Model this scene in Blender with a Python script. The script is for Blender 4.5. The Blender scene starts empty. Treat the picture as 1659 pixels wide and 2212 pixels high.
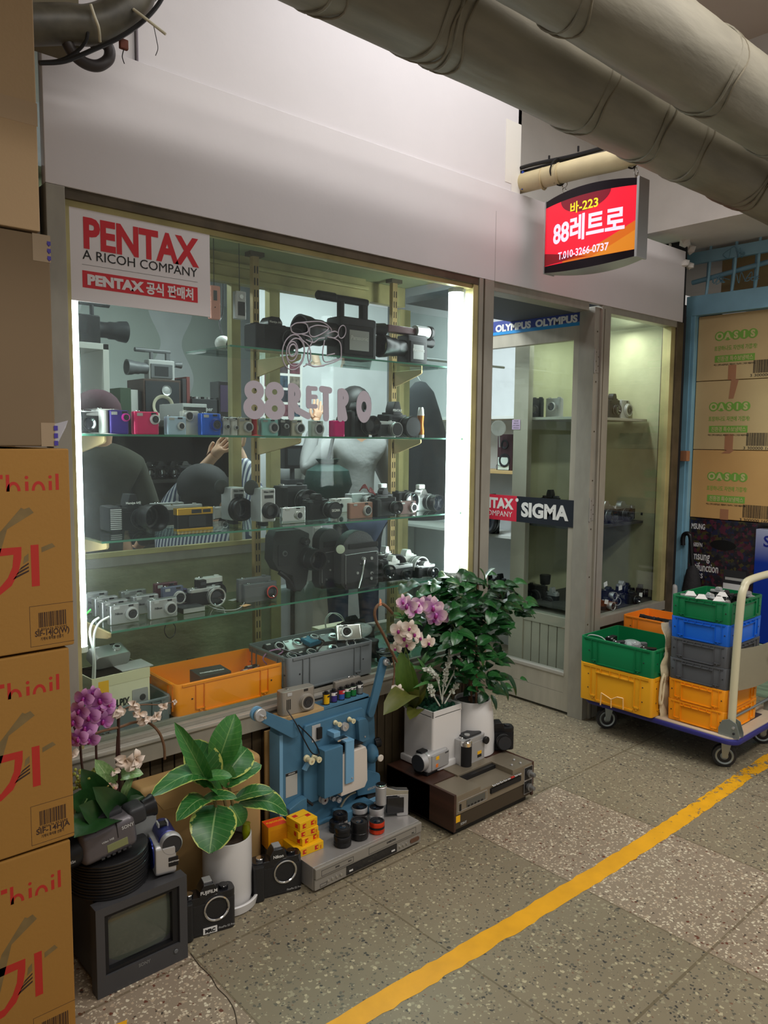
import bpy, bmesh, math, random
from mathutils import Vector, Matrix, Quaternion
from math import radians as R, sin, cos, pi
random.seed(7)
SC = bpy.context.scene
COL = SC.collection

# ---------------------------------------------------------------- camera
CAM_H = 1.4
YAW, PITCH, ROLL, FPX = R(41.75), R(5.352), R(-0.5046), 1661.0
_f = Vector((sin(YAW)*cos(PITCH), cos(YAW)*cos(PITCH), -sin(PITCH)))
_r = Vector((cos(YAW), -sin(YAW), 0)); _d = _f.cross(_r)
RR = cos(ROLL)*_r + sin(ROLL)*_d
DD = -sin(ROLL)*_r + cos(ROLL)*_d
cd = bpy.data.cameras.new('camera'); cam = bpy.data.objects.new('camera', cd); COL.objects.link(cam)
cd.sensor_fit = 'VERTICAL'; cd.sensor_height = 24.0; cd.lens = FPX*24.0/2212.0
cd.clip_start = 0.02
m = Matrix((RR, -DD, -_f)).transposed().to_4x4(); m.translation = Vector((0, 0, CAM_H))
cam.matrix_world = m
SC.camera = cam

def W(u, v, x=None, y=None, z=None):
    """measure a real-world point: sight line through the photo met with a known wall, shelf or floor plane"""
    d = RR*((u-829.5)/FPX) + DD*((v-1106.0)/FPX) + _f
    o = Vector((0, 0, CAM_H))
    if x is not None: t = x/d.x
    elif y is not None: t = y/d.y
    else: t = (z-CAM_H)/d.z
    return o + d*t

# ---------------------------------------------------------------- world, exposure
w = bpy.data.worlds.new('world'); SC.world = w; w.use_nodes = True
w.node_tree.nodes['Background'].inputs[0].default_value = (1.0, 0.95, 0.90, 1)
w.node_tree.nodes['Background'].inputs[1].default_value = 0.22
SC.view_settings.view_transform = 'Standard'; SC.view_settings.look = 'None'
SC.view_settings.exposure = 0.72; SC.view_settings.gamma = 1.0
SC.view_settings.use_curve_mapping = False
SC.cycles.max_bounces = 8; SC.cycles.transparent_max_bounces = 24
SC.cycles.caustics_reflective = False; SC.cycles.caustics_refractive = False
SC.cycles.sample_clamp_indirect = 4.0

def area(name, loc, rot, sx, sy, power, col):
    l = bpy.data.lights.new(name, 'AREA'); l.shape = 'RECTANGLE'; l.size = sx; l.size_y = sy
    l.energy = power; l.color = col
    o = bpy.data.objects.new(name, l); COL.objects.link(o); o.location = loc; o.rotation_euler = rot
    return o
# corridor ceiling fluorescents (out of frame above and behind), and the one above the pipes by the wall
area('corridor_light', (1.4, 0.2, 3.15), (0, 0, R(8)), 2.4, 0.25, 25, (1.0, 0.955, 0.90))
area('corridor_light', (3.1, -0.5, 3.15), (0, R(0), R(8)), 1.6, 0.25, 30, (1.0, 0.955, 0.90))
area('corridor_light', (-1.2, -0.6, 3.1), (0, 0, 0), 1.4, 0.4, 12, (1.0, 0.93, 0.84))
area('wall_light', (2.1, 1.66, 3.20), (R(0), 0, 0), 1.3, 0.12, 6.5, (0.99, 0.98, 1.0))
# right case fill, then the shop room ceiling lights
area('case_fill', (3.75, 2.42, 2.035), (0, 0, 0), 0.5, 0.06, 2.2, (0.95, 1.0, 0.92))  # added to brighten the right display case, no lamp known there
area('shop_light', (2.7, 3.2, 2.6), (0, 0, 0), 1.4, 0.5, 30, (0.90, 0.97, 1.0))
area('shop_light', (0.6, 3.9, 2.5), (0, 0, 0), 1.0, 0.5, 16, (0.90, 0.97, 0.98))

# ---------------------------------------------------------------- materials
MATS = {}
def mat(name, col, rough=0.5, metal=0.0, emit=None, es=1.0, coat=0.0, bump=0.0, bscale=60.0, var=0.0, vscale=8.0, spec=0.5, alpha=1.0, trans=0.0, sheen=0.0, stretch=None):
    if name in MATS: return MATS[name]
    m = bpy.data.materials.new(name); m.use_nodes = True
    nt = m.node_tree; b = nt.nodes['Principled BSDF']
    b.inputs['Base Color'].default_value = (*col, 1); b.inputs['Roughness'].default_value = rough
    b.inputs['Metallic'].default_value = metal; b.inputs['Coat Weight'].default_value = coat
    b.inputs['Specular IOR Level'].default_value = spec
    b.inputs['Transmission Weight'].default_value = trans
    if alpha < 1: b.inputs['Alpha'].default_value = alpha
    if emit: b.inputs['Emission Color'].default_value = (*emit, 1); b.inputs['Emission Strength'].default_value = es
    tc = None
    if bump or var:
        tc = nt.nodes.new('ShaderNodeTexCoord'); src = tc.outputs['Object']
        if stretch:
            mp = nt.nodes.new('ShaderNodeMapping'); mp.inputs['Scale'].default_value = stretch
            nt.links.new(src, mp.inputs[0]); src = mp.outputs[0]
    if bump:
        n = nt.nodes.new('ShaderNodeTexNoise'); n.inputs['Scale'].default_value = bscale; n.inputs['Detail'].default_value = 4
        bp = nt.nodes.new('ShaderNodeBump'); bp.inputs['Strength'].default_value = bump; bp.inputs['Distance'].default_value = 0.01
        nt.links.new(src, n.inputs[0]); nt.links.new(n.outputs[0], bp.inputs['Height']); nt.links.new(bp.outputs[0], b.inputs['Normal'])
    if var:
        n = nt.nodes.new('ShaderNodeTexNoise'); n.inputs['Scale'].default_value = vscale; n.inputs['Detail'].default_value = 6
        cr = nt.nodes.new('ShaderNodeValToRGB')
        cr.color_ramp.elements[0].position = 0.3; cr.color_ramp.elements[1].position = 0.7
        cr.color_ramp.elements[0].color = (*[c*(1-var) for c in col], 1)
        cr.color_ramp.elements[1].color = (*[min(1, c*(1+var)) for c in col], 1)
        nt.links.new(src, n.inputs[0]); nt.links.new(n.outputs[0], cr.inputs[0]); nt.links.new(cr.outputs[0], b.inputs['Base Color'])
    MATS[name] = m
    return m
def s2l(r, g, b):
    f = lambda c: (c/255/12.92) if c/255 <= 0.04045 else ((c/255+0.055)/1.055)**2.4
    return (f(r), f(g), f(b))

def glassmat(name, tint=(0.93, 0.97, 0.95), dust=0.0, refl=1.0):
    m = bpy.data.materials.new(name); m.use_nodes = True; nt = m.node_tree
    nt.nodes.clear()
    out = nt.nodes.new('ShaderNodeOutputMaterial'); tr = nt.nodes.new('ShaderNodeBsdfTransparent')
    tr.inputs[0].default_value = (*tint, 1)
    gl = nt.nodes.new('ShaderNodeBsdfGlossy'); gl.inputs['Roughness'].default_value = 0.0
    gl.inputs[0].default_value = (refl, refl, refl, 1)
    lw = nt.nodes.new('ShaderNodeLayerWeight'); lw.inputs[0].default_value = 0.5
    pw = nt.nodes.new('ShaderNodeMath'); pw.operation = 'POWER'; pw.inputs[1].default_value = 5.0; nt.links.new(lw.outputs['Facing'], pw.inputs[0])
    fr = nt.nodes.new('ShaderNodeMath'); fr.operation = 'MULTIPLY_ADD'; fr.inputs[1].default_value = 0.9; fr.inputs[2].default_value = 0.025; nt.links.new(pw.outputs[0], fr.inputs[0])
    mx = nt.nodes.new('ShaderNodeMixShader')
    nt.links.new(fr.outputs[0], mx.inputs[0]); nt.links.new(tr.outputs[0], mx.inputs[1]); nt.links.new(gl.outputs[0], mx.inputs[2])
    last = mx
    if dust:
        df = nt.nodes.new('ShaderNodeBsdfTranslucent'); df2 = nt.nodes.new('ShaderNodeBsdfDiffuse'); a = nt.nodes.new('ShaderNodeMixShader')
        df.inputs[0].default_value = (0.8, 0.88, 0.9, 1); df2.inputs[0].default_value = (0.8, 0.85, 0.85, 1)
        nt.links.new(df.outputs[0], a.inputs[1]); nt.links.new(df2.outputs[0], a.inputs[2]); a.inputs[0].default_value = 0.35
        tc = nt.nodes.new('ShaderNodeTexCoord'); n = nt.nodes.new('ShaderNodeTexNoise'); n.inputs['Scale'].default_value = 3.5
        n.inputs['Detail'].default_value = 8; n.inputs['Roughness'].default_value = 0.7
        mr = nt.nodes.new('ShaderNodeMapRange'); mr.inputs[1].default_value = 0.35; mr.inputs[2].default_value = 0.75
        mr.inputs[3].default_value = dust*0.25; mr.inputs[4].default_value = dust
        nt.links.new(tc.outputs['Object'], n.inputs[0]); nt.links.new(n.outputs[0], mr.inputs[0])
        m2 = nt.nodes.new('ShaderNodeMixShader'); nt.links.new(mr.outputs[0], m2.inputs[0])
        nt.links.new(mx.outputs[0], m2.inputs[1]); nt.links.new(a.outputs[0], m2.inputs[2]); last = m2
    nt.links.new(last.outputs[0], out.inputs[0])
    MATS[name] = m
    return m

BLACK = mat('black_plastic', (0.010, 0.010, 0.011), 0.33, spec=.3)
RUBBER = mat('black_leatherette', (0.01, 0.01, 0.011), 0.55, bump=0.4, bscale=900, spec=.25)
GLOSS = mat('glossy_black', (0.008, 0.008, 0.01), 0.12, coat=0.5)
SILVER = mat('silver_metal', (0.62, 0.62, 0.62), 0.3, 0.85)
SATIN = mat('satin_silver', (0.5, 0.5, 0.5), 0.42, 0.55)
CHROME = mat('chrome', (0.75, 0.75, 0.74), 0.12, 1.0)
GREY = mat('grey_plastic', (0.11, 0.115, 0.12), 0.45)
DGREY = mat('dark_grey_plastic', (0.030, 0.031, 0.034), 0.42, spec=.3)
LGREY = mat('light_grey_plastic', (0.42, 0.42, 0.41), 0.45)
WHITE = mat('white_plastic', (0.72, 0.71, 0.68), 0.4)
LENS = mat('lens_glass', (0.004, 0.006, 0.012), 0.04, coat=1.0)
INK = mat('black_ink', (0.01, 0.01, 0.01), 0.7)
PAPER = mat('white_paper', (0.75, 0.74, 0.72), 0.8)
RED = mat('red_print', s2l(190, 30, 35), 0.5)
YEL = mat('yellow_sticker', s2l(240, 180, 20), 0.5)
GLASS = glassmat('window_glass', dust=0.022)
CLEAR = glassmat('clear_glass', (0.95, 0.98, 0.97))
BACKGL = glassmat('inner_glass', (0.95, 0.98, 0.97), refl=0.3)
SHELFGL = glassmat('green_shelf_glass', (0.80, 0.92, 0.87))

# ---------------------------------------------------------------- mesh builder
class MB:
    def __init__(s): s.bm = bmesh.new(); s.mats = []; s.M = Matrix(); s.bv = False
    def mi(s, m):
        if m not in s.mats: s.mats.append(m)
        return s.mats.index(m)
    def _merge(s, b2, m, smooth=True, M=None):
        i = s.mi(m); MM = s.M @ M if M is not None else s.M
        b2.transform(MM); vm = {}
        for v in b2.verts: vm[v] = s.bm.verts.new(v.co)
        for f in b2.faces:
            try: g = s.bm.faces.new([vm[v] for v in f.verts])
            except ValueError: continue
            g.material_index = i; g.smooth = smooth
        b2.free()
    def box(s, x0, x1, y0, y1, z0, z1, m, bev=0.0, seg=2, M=None, taper=None):
        b = bmesh.new(); bmesh.ops.create_cube(b, size=1)
        for v in b.verts:
            t = taper if (taper and v.co.z < 0) else 1.0
            cx, cy = (x0+x1)/2, (y0+y1)/2
            v.co = Vector((cx+(v.co.x)*(x1-x0)*t, cy+(v.co.y)*(y1-y0)*t, (z0+z1)/2+v.co.z*(z1-z0)))
        if bev:
            s.bv = True; bev = min(bev, 0.49*min(abs(x1-x0), abs(y1-y0), abs(z1-z0)))
            bmesh.ops.bevel(b, geom=b.edges[:], offset=bev, segments=seg, affect='EDGES', profile=0.5, clamp_overlap=True)
        s._merge(b, m, bool(bev), M); return s
    def vbox(s, x0, x1, y0, y1, z0, z1, m, r, seg=5, bev=0.0, M=None, axis='z'):
        """box with only the edges along one axis rounded by r"""
        s.bv = True; b = bmesh.new(); bmesh.ops.create_cube(b, size=1)
        for v in b.verts: v.co = Vector(((x0+x1)/2+v.co.x*(x1-x0), (y0+y1)/2+v.co.y*(y1-y0), (z0+z1)/2+v.co.z*(z1-z0)))
        k = 'xyz'.index(axis)
        es = [e for e in b.edges if abs((e.verts[0].co-e.verts[1].co)[k]) > 1e-9 and (e.verts[0].co-e.verts[1].co).length - abs((e.verts[0].co-e.verts[1].co)[k]) < 1e-7]
        bmesh.ops.bevel(b, geom=es, offset=r, segments=seg, affect='EDGES', profile=0.5)
        if bev:
            es = [e for e in b.edges if len(e.link_faces) == 2 and e.calc_face_angle() > 0.9]
            bmesh.ops.bevel(b, geom=es, offset=bev, segments=2, affect='EDGES', profile=0.5)
        s._merge(b, m, True, M); return s
    def lathe(s, prof, m, o=(0, 0, 0), ax=(0, 0, 1), n=28, cap=True, smooth=True):
        """prof: (radius, distance along axis)"""
        b = bmesh.new(); q = Vector((0, 0, 1)).rotation_difference(Vector(ax).normalized()).to_matrix().to_4x4(); q.translation = Vector(o)
        rings = []
        for r, h in prof:
            if r < 1e-6: rings.append([b.verts.new((0, 0, h))])
            else: rings.append([b.verts.new((r*cos(2*pi*k/n), r*sin(2*pi*k/n), h)) for k in range(n)])
        for a, c in zip(rings, rings[1:]):
            for k in range(n):
                k2 = (k+1) % n
                if len(a) == 1 and len(c) == 1: continue
                if len(a) == 1: b.faces.new((a[0], c[k], c[k2]))
                elif len(c) == 1: b.faces.new((a[k], a[k2], c[0]))
                else: b.faces.new((a[k], a[k2], c[k2], c[k]))
        if cap:
            if len(rings[0]) > 1: b.faces.new(rings[0][::-1])
            if len(rings[-1]) > 1: b.faces.new(rings[-1])
        s._merge(b, m, smooth, q); return s
    def cyl(s, o, ax, r, h, m, r2=None, n=24, bev=0.0):
        r2 = r if r2 is None else r2
        if bev: s.lathe([(r-bev, 0), (r, bev), (r2, h-bev), (r2-bev, h)], m, o, ax, n)
        else: s.lathe([(r, 0), (r2, h)], m, o, ax, n, smooth=True)
        return s
    def sph(s, c, r, m, sx=1, sy=1, sz=1, n=16, M=None):
        b = bmesh.new(); bmesh.ops.create_uvsphere(b, u_segments=n, v_segments=max(6, n//2), radius=r)
        for v in b.verts: v.co = Vector((v.co.x*sx, v.co.y*sy, v.co.z*sz))
        if M is not None: b.transform(M)
        b.transform(Matrix.Translation(Vector(c)))
        s._merge(b, m, True); return s
    def tube(s, pts, r, m, n=8, closed=False, rs=None):
        pts = [Vector(p) for p in pts]
        if not closed and len(pts) > 2: pts, rs = catmull(pts, rs)
        b = bmesh.new(); rings = []; up = None
        N = len(pts)
        for i, p in enumerate(pts):
            t = (pts[min(i+1, N-1)] - pts[max(i-1, 0)]).normalized() if not closed else (pts[(i+1) % N]-pts[i-1]).normalized()
            if up is None:
                up = t.orthogonal().normalized()
            up = (up - t*up.dot(t)).normalized(); sd = t.cross(up)
            rr = rs[i] if rs else r
            rings.append([b.verts.new(p + up*rr*cos(2*pi*k/n) + sd*rr*sin(2*pi*k/n)) for k in range(n)])
        prs = list(zip(rings, rings[1:])) + ([(rings[-1], rings[0])] if closed else [])
        for a, c in prs:
            for k in range(n): b.faces.new((a[k], a[(k+1) % n], c[(k+1) % n], c[k]))
        if not closed: b.faces.new(rings[0][::-1]); b.faces.new(rings[-1])
        s._merge(b, m, True); return s
    def prism(s, pts, d0, d1, m, M=None, smooth=False, bev=0.0):
        """outline in local xz, extruded along y from d0 to d1"""
        b = bmesh.new()
        a = [b.verts.new((p[0], d0, p[1])) for p in pts]; c = [b.verts.new((p[0], d1, p[1])) for p in pts]
        n = len(pts)
        b.faces.new(a); b.faces.new(c[::-1])
        for i in range(n): b.faces.new((a[i], c[i], c[(i+1) % n], a[(i+1) % n]))
        bmesh.ops.recalc_face_normals(b, faces=b.faces)
        if bev: s.bv = True; bmesh.ops.bevel(b, geom=[e for e in b.edges if e.calc_face_angle(0) > 0.6], offset=bev, segments=2, affect='EDGES', profile=0.5)
        s._merge(b, m, smooth or bool(bev), M); return s
    def face(s, pts, m, smooth=False):
        i = s.mi(m); f = s.bm.faces.new([s.bm.verts.new(s.M @ Vector(p)) for p in pts]); f.material_index = i; f.smooth = smooth; return s
    def text(s, body, size, m, M, bold=0.0, ex=0.0004, align='CENTER', sx=1.0, shear=0.0, space=1.0, width=None, font=None):
        """lettering lying in the local xz plane, readable from -y"""
        c = bpy.data.curves.new('t', 'FONT'); c.body = body; c.size = size; c.offset = bold*size; c.extrude = ex
        c.align_x = align; c.align_y = 'CENTER'; c.shear = shear; c.space_character = space; c.resolution_u = 3
        o = bpy.data.objects.new('t', c); COL.objects.link(o); bpy.context.view_layer.update()
        if width: sx = width/max(o.dimensions.x, 1e-6)
        me = o.to_mesh(); b = bmesh.new(); b.from_mesh(me); o.to_mesh_clear()
        bpy.data.objects.remove(o); bpy.data.curves.remove(c)
        ys = [v.co.y for v in b.verts]; cy_ = (min(ys)+max(ys))/2 if ys else 0
        for v in b.verts: v.co.y -= cy_
        s._merge(b, m, False, M @ Matrix.Rotation(pi/2, 4, 'X') @ Matrix.Diagonal((sx, 1, 1, 1))); return s
    def done(s, name, parent=None, fixn=True, **k):
        me = bpy.data.meshes.new(name)
        if fixn: bmesh.ops.recalc_face_normals(s.bm, faces=s.bm.faces)
        for e in s.bm.edges:
            if len(e.link_faces) == 2 and e.calc_face_angle(0) > 0.75: e.smooth = False
        s.bm.to_mesh(me); s.bm.free()
        for m in s.mats: me.materials.append(m)
        o = bpy.data.objects.new(name, me); COL.objects.link(o)
        if s.bv: q = o.modifiers.new('n', 'WEIGHTED_NORMAL'); q.keep_sharp = True; q.weight = 80
        if parent is not None: o.parent = parent
        for a, v in k.items(): o[a] = v
        return o

def catmull(P, rs=None, k=6):
    out = []; ro = [] if rs else None
    for i in range(len(P)-1):
        a, b, c, d = P[max(i-1, 0)], P[i], P[i+1], P[min(i+2, len(P)-1)]
        for j in range(k):
            t = j/k
            out.append(0.5*((2*b)+(c-a)*t+(2*a-5*b+4*c-d)*t*t+(3*b-a-3*c+d)*t*t*t))
            if rs: ro.append(rs[i]*(1-t)+rs[i+1]*t)
    out.append(P[-1])
    if rs: ro.append(rs[-1])
    return out, ro

def T(x=0, y=0, z=0, rz=0, rx=0, ry=0, s=1):
    return Matrix.Translation((x, y, z)) @ Matrix.Rotation(R(rz), 4, 'Z') @ Matrix.Rotation(R(ry), 4, 'Y') @ Matrix.Rotation(R(rx), 4, 'X') @ Matrix.Scale(s, 4)

def thing(name, label, cat, loc=(0, 0, 0), rz=0, group=None, rx=0, ry=0):
    o = bpy.data.objects.new(name, None); COL.objects.link(o); o.empty_display_size = 0.05
    o.location = loc; o.rotation_euler = (R(rx), R(ry), R(rz)); o['label'] = label; o['category'] = cat
    if group: o['group'] = group
    return o
def tag(o, label, cat, group=None, kind=None):
    o['label'] = label; o['category'] = cat
    if group: o['group'] = group
    if kind: o['kind'] = kind
    return o
def struct(mb, name):
    o = mb.done(name); o['kind'] = 'structure'; return o
# ================================================================ SETTING
Y0 = 2.125            # front plane of the shop front
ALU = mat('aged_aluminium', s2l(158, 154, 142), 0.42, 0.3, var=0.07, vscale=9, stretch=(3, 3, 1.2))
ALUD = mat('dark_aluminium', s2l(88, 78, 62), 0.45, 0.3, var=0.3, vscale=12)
ALUY = mat('yellowed_aluminium', s2l(176, 166, 116), 0.45, 0.25, var=0.25, vscale=6)
WPAINT = mat('white_painted_board', s2l(216, 212, 214), 0.55, bump=0.05, bscale=30, var=0.03, vscale=3)
WPL = mat('white_plaster', s2l(212, 210, 205), 0.8, bump=0.25, bscale=14, var=0.07, vscale=4)
PIPEM = mat('pipe_wrap', s2l(126, 121, 106), 0.62, bump=0.35, bscale=7, var=0.22, vscale=5, stretch=(0.6, 3, 3))
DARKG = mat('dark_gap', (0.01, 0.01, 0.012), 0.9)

# terrazzo floor: aggregate chips by voronoi cells; slabs laid in strips along y
def terrazzo():
    m = bpy.data.materials.new('terrazzo'); m.use_nodes = True; nt = m.node_tree; N = nt.nodes.new; L = nt.links.new
    b = nt.nodes['Principled BSDF']; b.inputs['Roughness'].default_value = 0.3; b.inputs['Specular IOR Level'].default_value = 0.35
    tc = N('ShaderNodeTexCoord'); sep = N('ShaderNodeSeparateXYZ'); L(tc.outputs['Object'], sep.inputs[0])
    def math_(op, a, c=None, clamp=False):
        n = N('ShaderNodeMath'); n.operation = op; n.use_clamp = clamp
        for i, q in enumerate((a, c)):
            if q is None: continue
            if isinstance(q, (int, float)): n.inputs[i].default_value = q
            else: L(q, n.inputs[i])
        return n.outputs[0]
    wn = N('ShaderNodeTexNoise'); wn.inputs['Scale'].default_value = 90; L(tc.outputs['Object'], wn.inputs[0])
    mixv = N('ShaderNodeVectorMath'); mixv.operation = 'SCALE'; L(wn.outputs['Color'], mixv.inputs[0]); mixv.inputs['Scale'].default_value = 0.012
    addv = N('ShaderNodeVectorMath'); addv.operation = 'ADD'; L(tc.outputs['Object'], addv.inputs[0]); L(mixv.outputs[0], addv.inputs[1])
    def chips(scale, keep, keeph):
        v = N('ShaderNodeTexVoronoi'); v.inputs['Scale'].default_value = scale; L(addv.outputs[0], v.inputs['Vector'])
        s = N('ShaderNodeSeparateColor'); L(v.outputs['Color'], s.inputs[0])
        size = math_('MULTIPLY', s.outputs[1], keeph)
        on = math_('MULTIPLY', math_('LESS_THAN', v.outputs['Distance'], size), math_('LESS_THAN', s.outputs[0], keep))
        return on, s.outputs[2]
    def ramp(fac, els):
        r = N('ShaderNodeValToRGB'); r.color_ramp.interpolation = 'CONSTANT'
        r.color_ramp.elements[0].position = els[0][0]; r.color_ramp.elements[0].color = (*els[0][1], 1)
        r.color_ramp.elements[1].position = els[1][0]; r.color_ramp.elements[1].color = (*els[1][1], 1)
        for p, c in els[2:]:
            e = r.color_ramp.elements.new(p); e.color = (*c, 1)
        L(fac, r.inputs[0]); return r.outputs[0]
    def mix(f, a, c):
        n = N('ShaderNodeMix'); n.data_type = 'RGBA'
        if isinstance(f, (int, float)): n.inputs[0].default_value = f
        else: L(f, n.inputs[0])
        for i, q in ((6, a), (7, c)):
            if isinstance(q, tuple): n.inputs[i].default_value = (*q, 1)
            else: L(q, n.inputs[i])
        return n.outputs[2]
    big = N('ShaderNodeTexNoise'); big.inputs['Scale'].default_value = 2.2; big.inputs['Detail'].default_value = 5; L(tc.outputs['Object'], big.inputs[0])
    g1 = s2l(116, 107, 88); g2 = s2l(142, 131, 108)
    base = mix(big.outputs[0], g1, g2)
    on, cf = chips(95, 0.55, 0.62)
    cc = ramp(cf, [(0, s2l(70, 68, 62)), (0.28, s2l(150, 143, 118)), (0.6, s2l(96, 92, 80)), (0.75, s2l(178, 168, 138)), (0.93, s2l(60, 58, 56))])
    dark = mix(on, base, cc)
    on2, cf2 = chips(150, 0.3, 0.5)
    dark = mix(on2, dark, ramp(cf2, [(0, s2l(170, 160, 132)), (0.5, s2l(84, 80, 72)), (0.9, s2l(120, 90, 70))]))
    # pale pinkish slabs with white and dark red chips
    on3, cf3 = chips(125, 0.85, 0.66)
    cc3 = ramp(cf3, [(0, s2l(196, 182, 158)), (0.5, s2l(172, 154, 130)), (0.72, s2l(206, 196, 172)), (0.90, s2l(100, 60, 46)), (0.96, s2l(70, 62, 54))])
    lite = mix(on3, s2l(140, 126, 108), cc3)
    # slab pattern
    def joint(co, p, wd=0.0035): return math_('LESS_THAN', math_('ABSOLUTE', math_('SUBTRACT', co, p)), wd)
    inx = math_('MULTIPLY', math_('GREATER_THAN', sep.outputs[0], 2.005), math_('LESS_THAN', sep.outputs[0], 2.54))
    iny = math_('LESS_THAN', sep.outputs[1], 1.78)
    a = math_('MULTIPLY', inx, iny)
    # second pale slab beside the boxes
    b2 = math_('MULTIPLY', math_('LESS_THAN', sep.outputs[0], 0.93), math_('LESS_THAN', sep.outputs[1], 2.0))
    sel = math_('MAXIMUM', a, b2)
    col = mix(sel, dark, lite)
    J = None
    for co, p in ((0, 0.93), (0, 1.47), (0, 2.005), (0, 2.54), (0, 3.08), (0, 3.62), (1, 0.89), (1, 1.79)):
        j = joint(sep.outputs[co], p, 0.003 if co == 0 else 0.004); J = j if J is None else math_('MAXIMUM', J, j)
    col = mix(math_('MULTIPLY', J, 0.55), col, s2l(84, 72, 50))
    # crack
    L(col, b.inputs['Base Color'])
    rn = N('ShaderNodeMapRange'); L(big.outputs[0], rn.inputs[0]); rn.inputs[3].default_value = 0.3; rn.inputs[4].default_value = 0.5
    L(rn.outputs[0], b.inputs['Roughness'])
    return m
TERR = terrazzo()
struct(MB().box(-2.5, 7.0, -1.5, 6.0, -0.04, 0.0, TERR), 'floor')

# yellow floor line: worn paint with ragged edges (real strip a fraction of a millimetre thick)
def paintmat():
    m = mat('worn_yellow_paint', s2l(222, 160, 22), 0.45, var=0.08, vscale=14)
    nt = m.node_tree; b = nt.nodes['Principled BSDF']; N = nt.nodes.new; L = nt.links.new
    tc = N('ShaderNodeTexCoord'); n = N('ShaderNodeTexNoise'); n.inputs['Scale'].default_value = 22; n.inputs['Detail'].default_value = 9; n.inputs['Roughness'].default_value = 0.75
    L(tc.outputs['Object'], n.inputs[0])
    s = N('ShaderNodeSeparateXYZ'); L(tc.outputs['Object'], s.inputs[0])
    wear = N('ShaderNodeMapRange'); L(s.outputs[0], wear.inputs[0]); wear.inputs[1].default_value = 1.8; wear.inputs[2].default_value = 3.3
    wear.inputs[3].default_value = 0.30; wear.inputs[4].default_value = 0.47
    g = N('ShaderNodeMath'); g.operation = 'GREATER_THAN'; L(n.outputs[0], g.inputs[0]); L(wear.outputs[0], g.inputs[1]); L(g.outputs[0], b.inputs['Alpha'])
    return m
YP = paintmat()
mb = MB(); random.seed(3)
LA, LB = [], []
xs = [0.4+i*0.03 for i in range(125)]
def ymid(x):
    return 1.335 + 0.012*sin(x*2.1) - 0.010*(x-1.0)
top, bot = [], []
for x in xs:
    top.append((x, ymid(x)+0.030+random.uniform(-1, 1)*0.0035)); bot.append((x, ymid(x)-0.034+random.uniform(-1, 1)*0.0035))
for i in range(len(xs)-1):
    mb.face([(*bot[i], 0.0006), (*bot[i+1], 0.0006), (*top[i+1], 0.0006), (*top[i], 0.0006)], YP)
o = mb.done('painted_floor_line', fixn=False); tag(o, 'worn yellow line painted along the terrazzo floor', 'floor line')
mb = MB(); mb.face([(0.56, 1.60, 0.0007), (0.66, 1.62, 0.0007), (0.70, 1.70, 0.0007), (0.55, 1.72, 0.0007)], YP)
o = mb.done('paint_patch', fixn=False); tag(o, 'small patch of yellow floor paint beside the bottom fan box', 'floor paint')
# hairline crack from the monitor
mb = MB(); pts = [(W(u, v, z=0).x, W(u, v, z=0).y, 0.0006) for u, v in ((412, 2060), (430, 2085), (455, 2110), (470, 2135), (490, 2155), (505, 2180), (512, 2212))]
mb.tube(pts, 0.0012, mat('crack_dark', s2l(58, 50, 38), 0.9), 5); tag(mb.done('floor_crack'), 'thin crack in the terrazzo in front of the small monitor', 'crack')

# ---- upper front wall
zs = 2.057; zt = 2.437
struct(MB().box(0.712, 4.085, Y0, Y0+0.03, zs, zt, WPAINT, 0.002), 'wall_front')
struct(MB().box(0.972, 2.66, Y0+0.010, Y0+0.05, zt, 3.3, WPAINT), 'wall_upper')
struct(MB().box(0.60, 0.968, Y0+0.014, Y0+0.05, zt, 3.3, WPAINT), 'wall_upper_left')
struct(MB().box(2.655, 3.90, 2.52, 2.56, 2.3, 3.3, WPL).box(2.64, 2.66, Y0+0.01, 2.54, 2.3, 3.3, WPL).box(0.712, 3.9, Y0+0.03, 2.54, zt-0.02, zt-0.004, WPL), 'wall_recess')
# thin joints and tape on the board
mb = MB().box(2.497, 2.4985, Y0-0.0006, Y0, zs, zt-0.1, mat('seam_grey', s2l(150, 146, 144), 0.8))
struct(mb, 'trim_1')
tp = mat('masking_tape', s2l(226, 222, 214), 0.7)
mb = MB().box(2.56, 2.658, Y0+0.0085, Y0+0.01, 2.47, 2.72, tp).box(2.60, 2.658, Y0+0.008, Y0+0.0095, zt, 2.52, tp); struct(mb, 'trim_2')
# left pillar / corner strip
struct(MB().box(0.62, 0.700, Y0+0.015, Y0+0.08, 0, 3.3, mat('grey_strip', s2l(140, 134, 126), 0.7, var=0.15)), 'wall_left_strip')
struct(MB().box(-2.5, 0.62, Y0+0.10, Y0+0.14, 0, 3.3, WPL), 'wall_left')
# beam and ceiling on the right
struct(MB().box(3.825, 7.0, 1.0, 2.9, 2.50, 3.3, WPL), 'trim_3')
struct(MB().box(-2.5, 7.0, -1.5, 6.0, 3.3, 3.34, mat('ceiling_paint', s2l(196, 184, 170), 0.85)), 'ceiling')
# broken plaster under the beam
random.seed(5); mb = MB()
for i in range(22):
    p = W(random.uniform(1432, 1500), random.uniform(498, 560), x=3.95+random.uniform(-.04, .06))
    r = random.uniform(.012, .035)
    b = bmesh.new(); bmesh.ops.create_icosphere(b, subdivisions=1, radius=r)
    for v in b.verts: v.co *= random.uniform(.6, 1.1)
    mb._merge(b, WPL, False, Matrix.Translation((p.x+.16, p.y+.1, min(p.z, 2.49)+.0)))
tag(mb.done('broken_plaster'), 'crumbling plaster edge under the white beam at the sign board corner', 'plaster')

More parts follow.
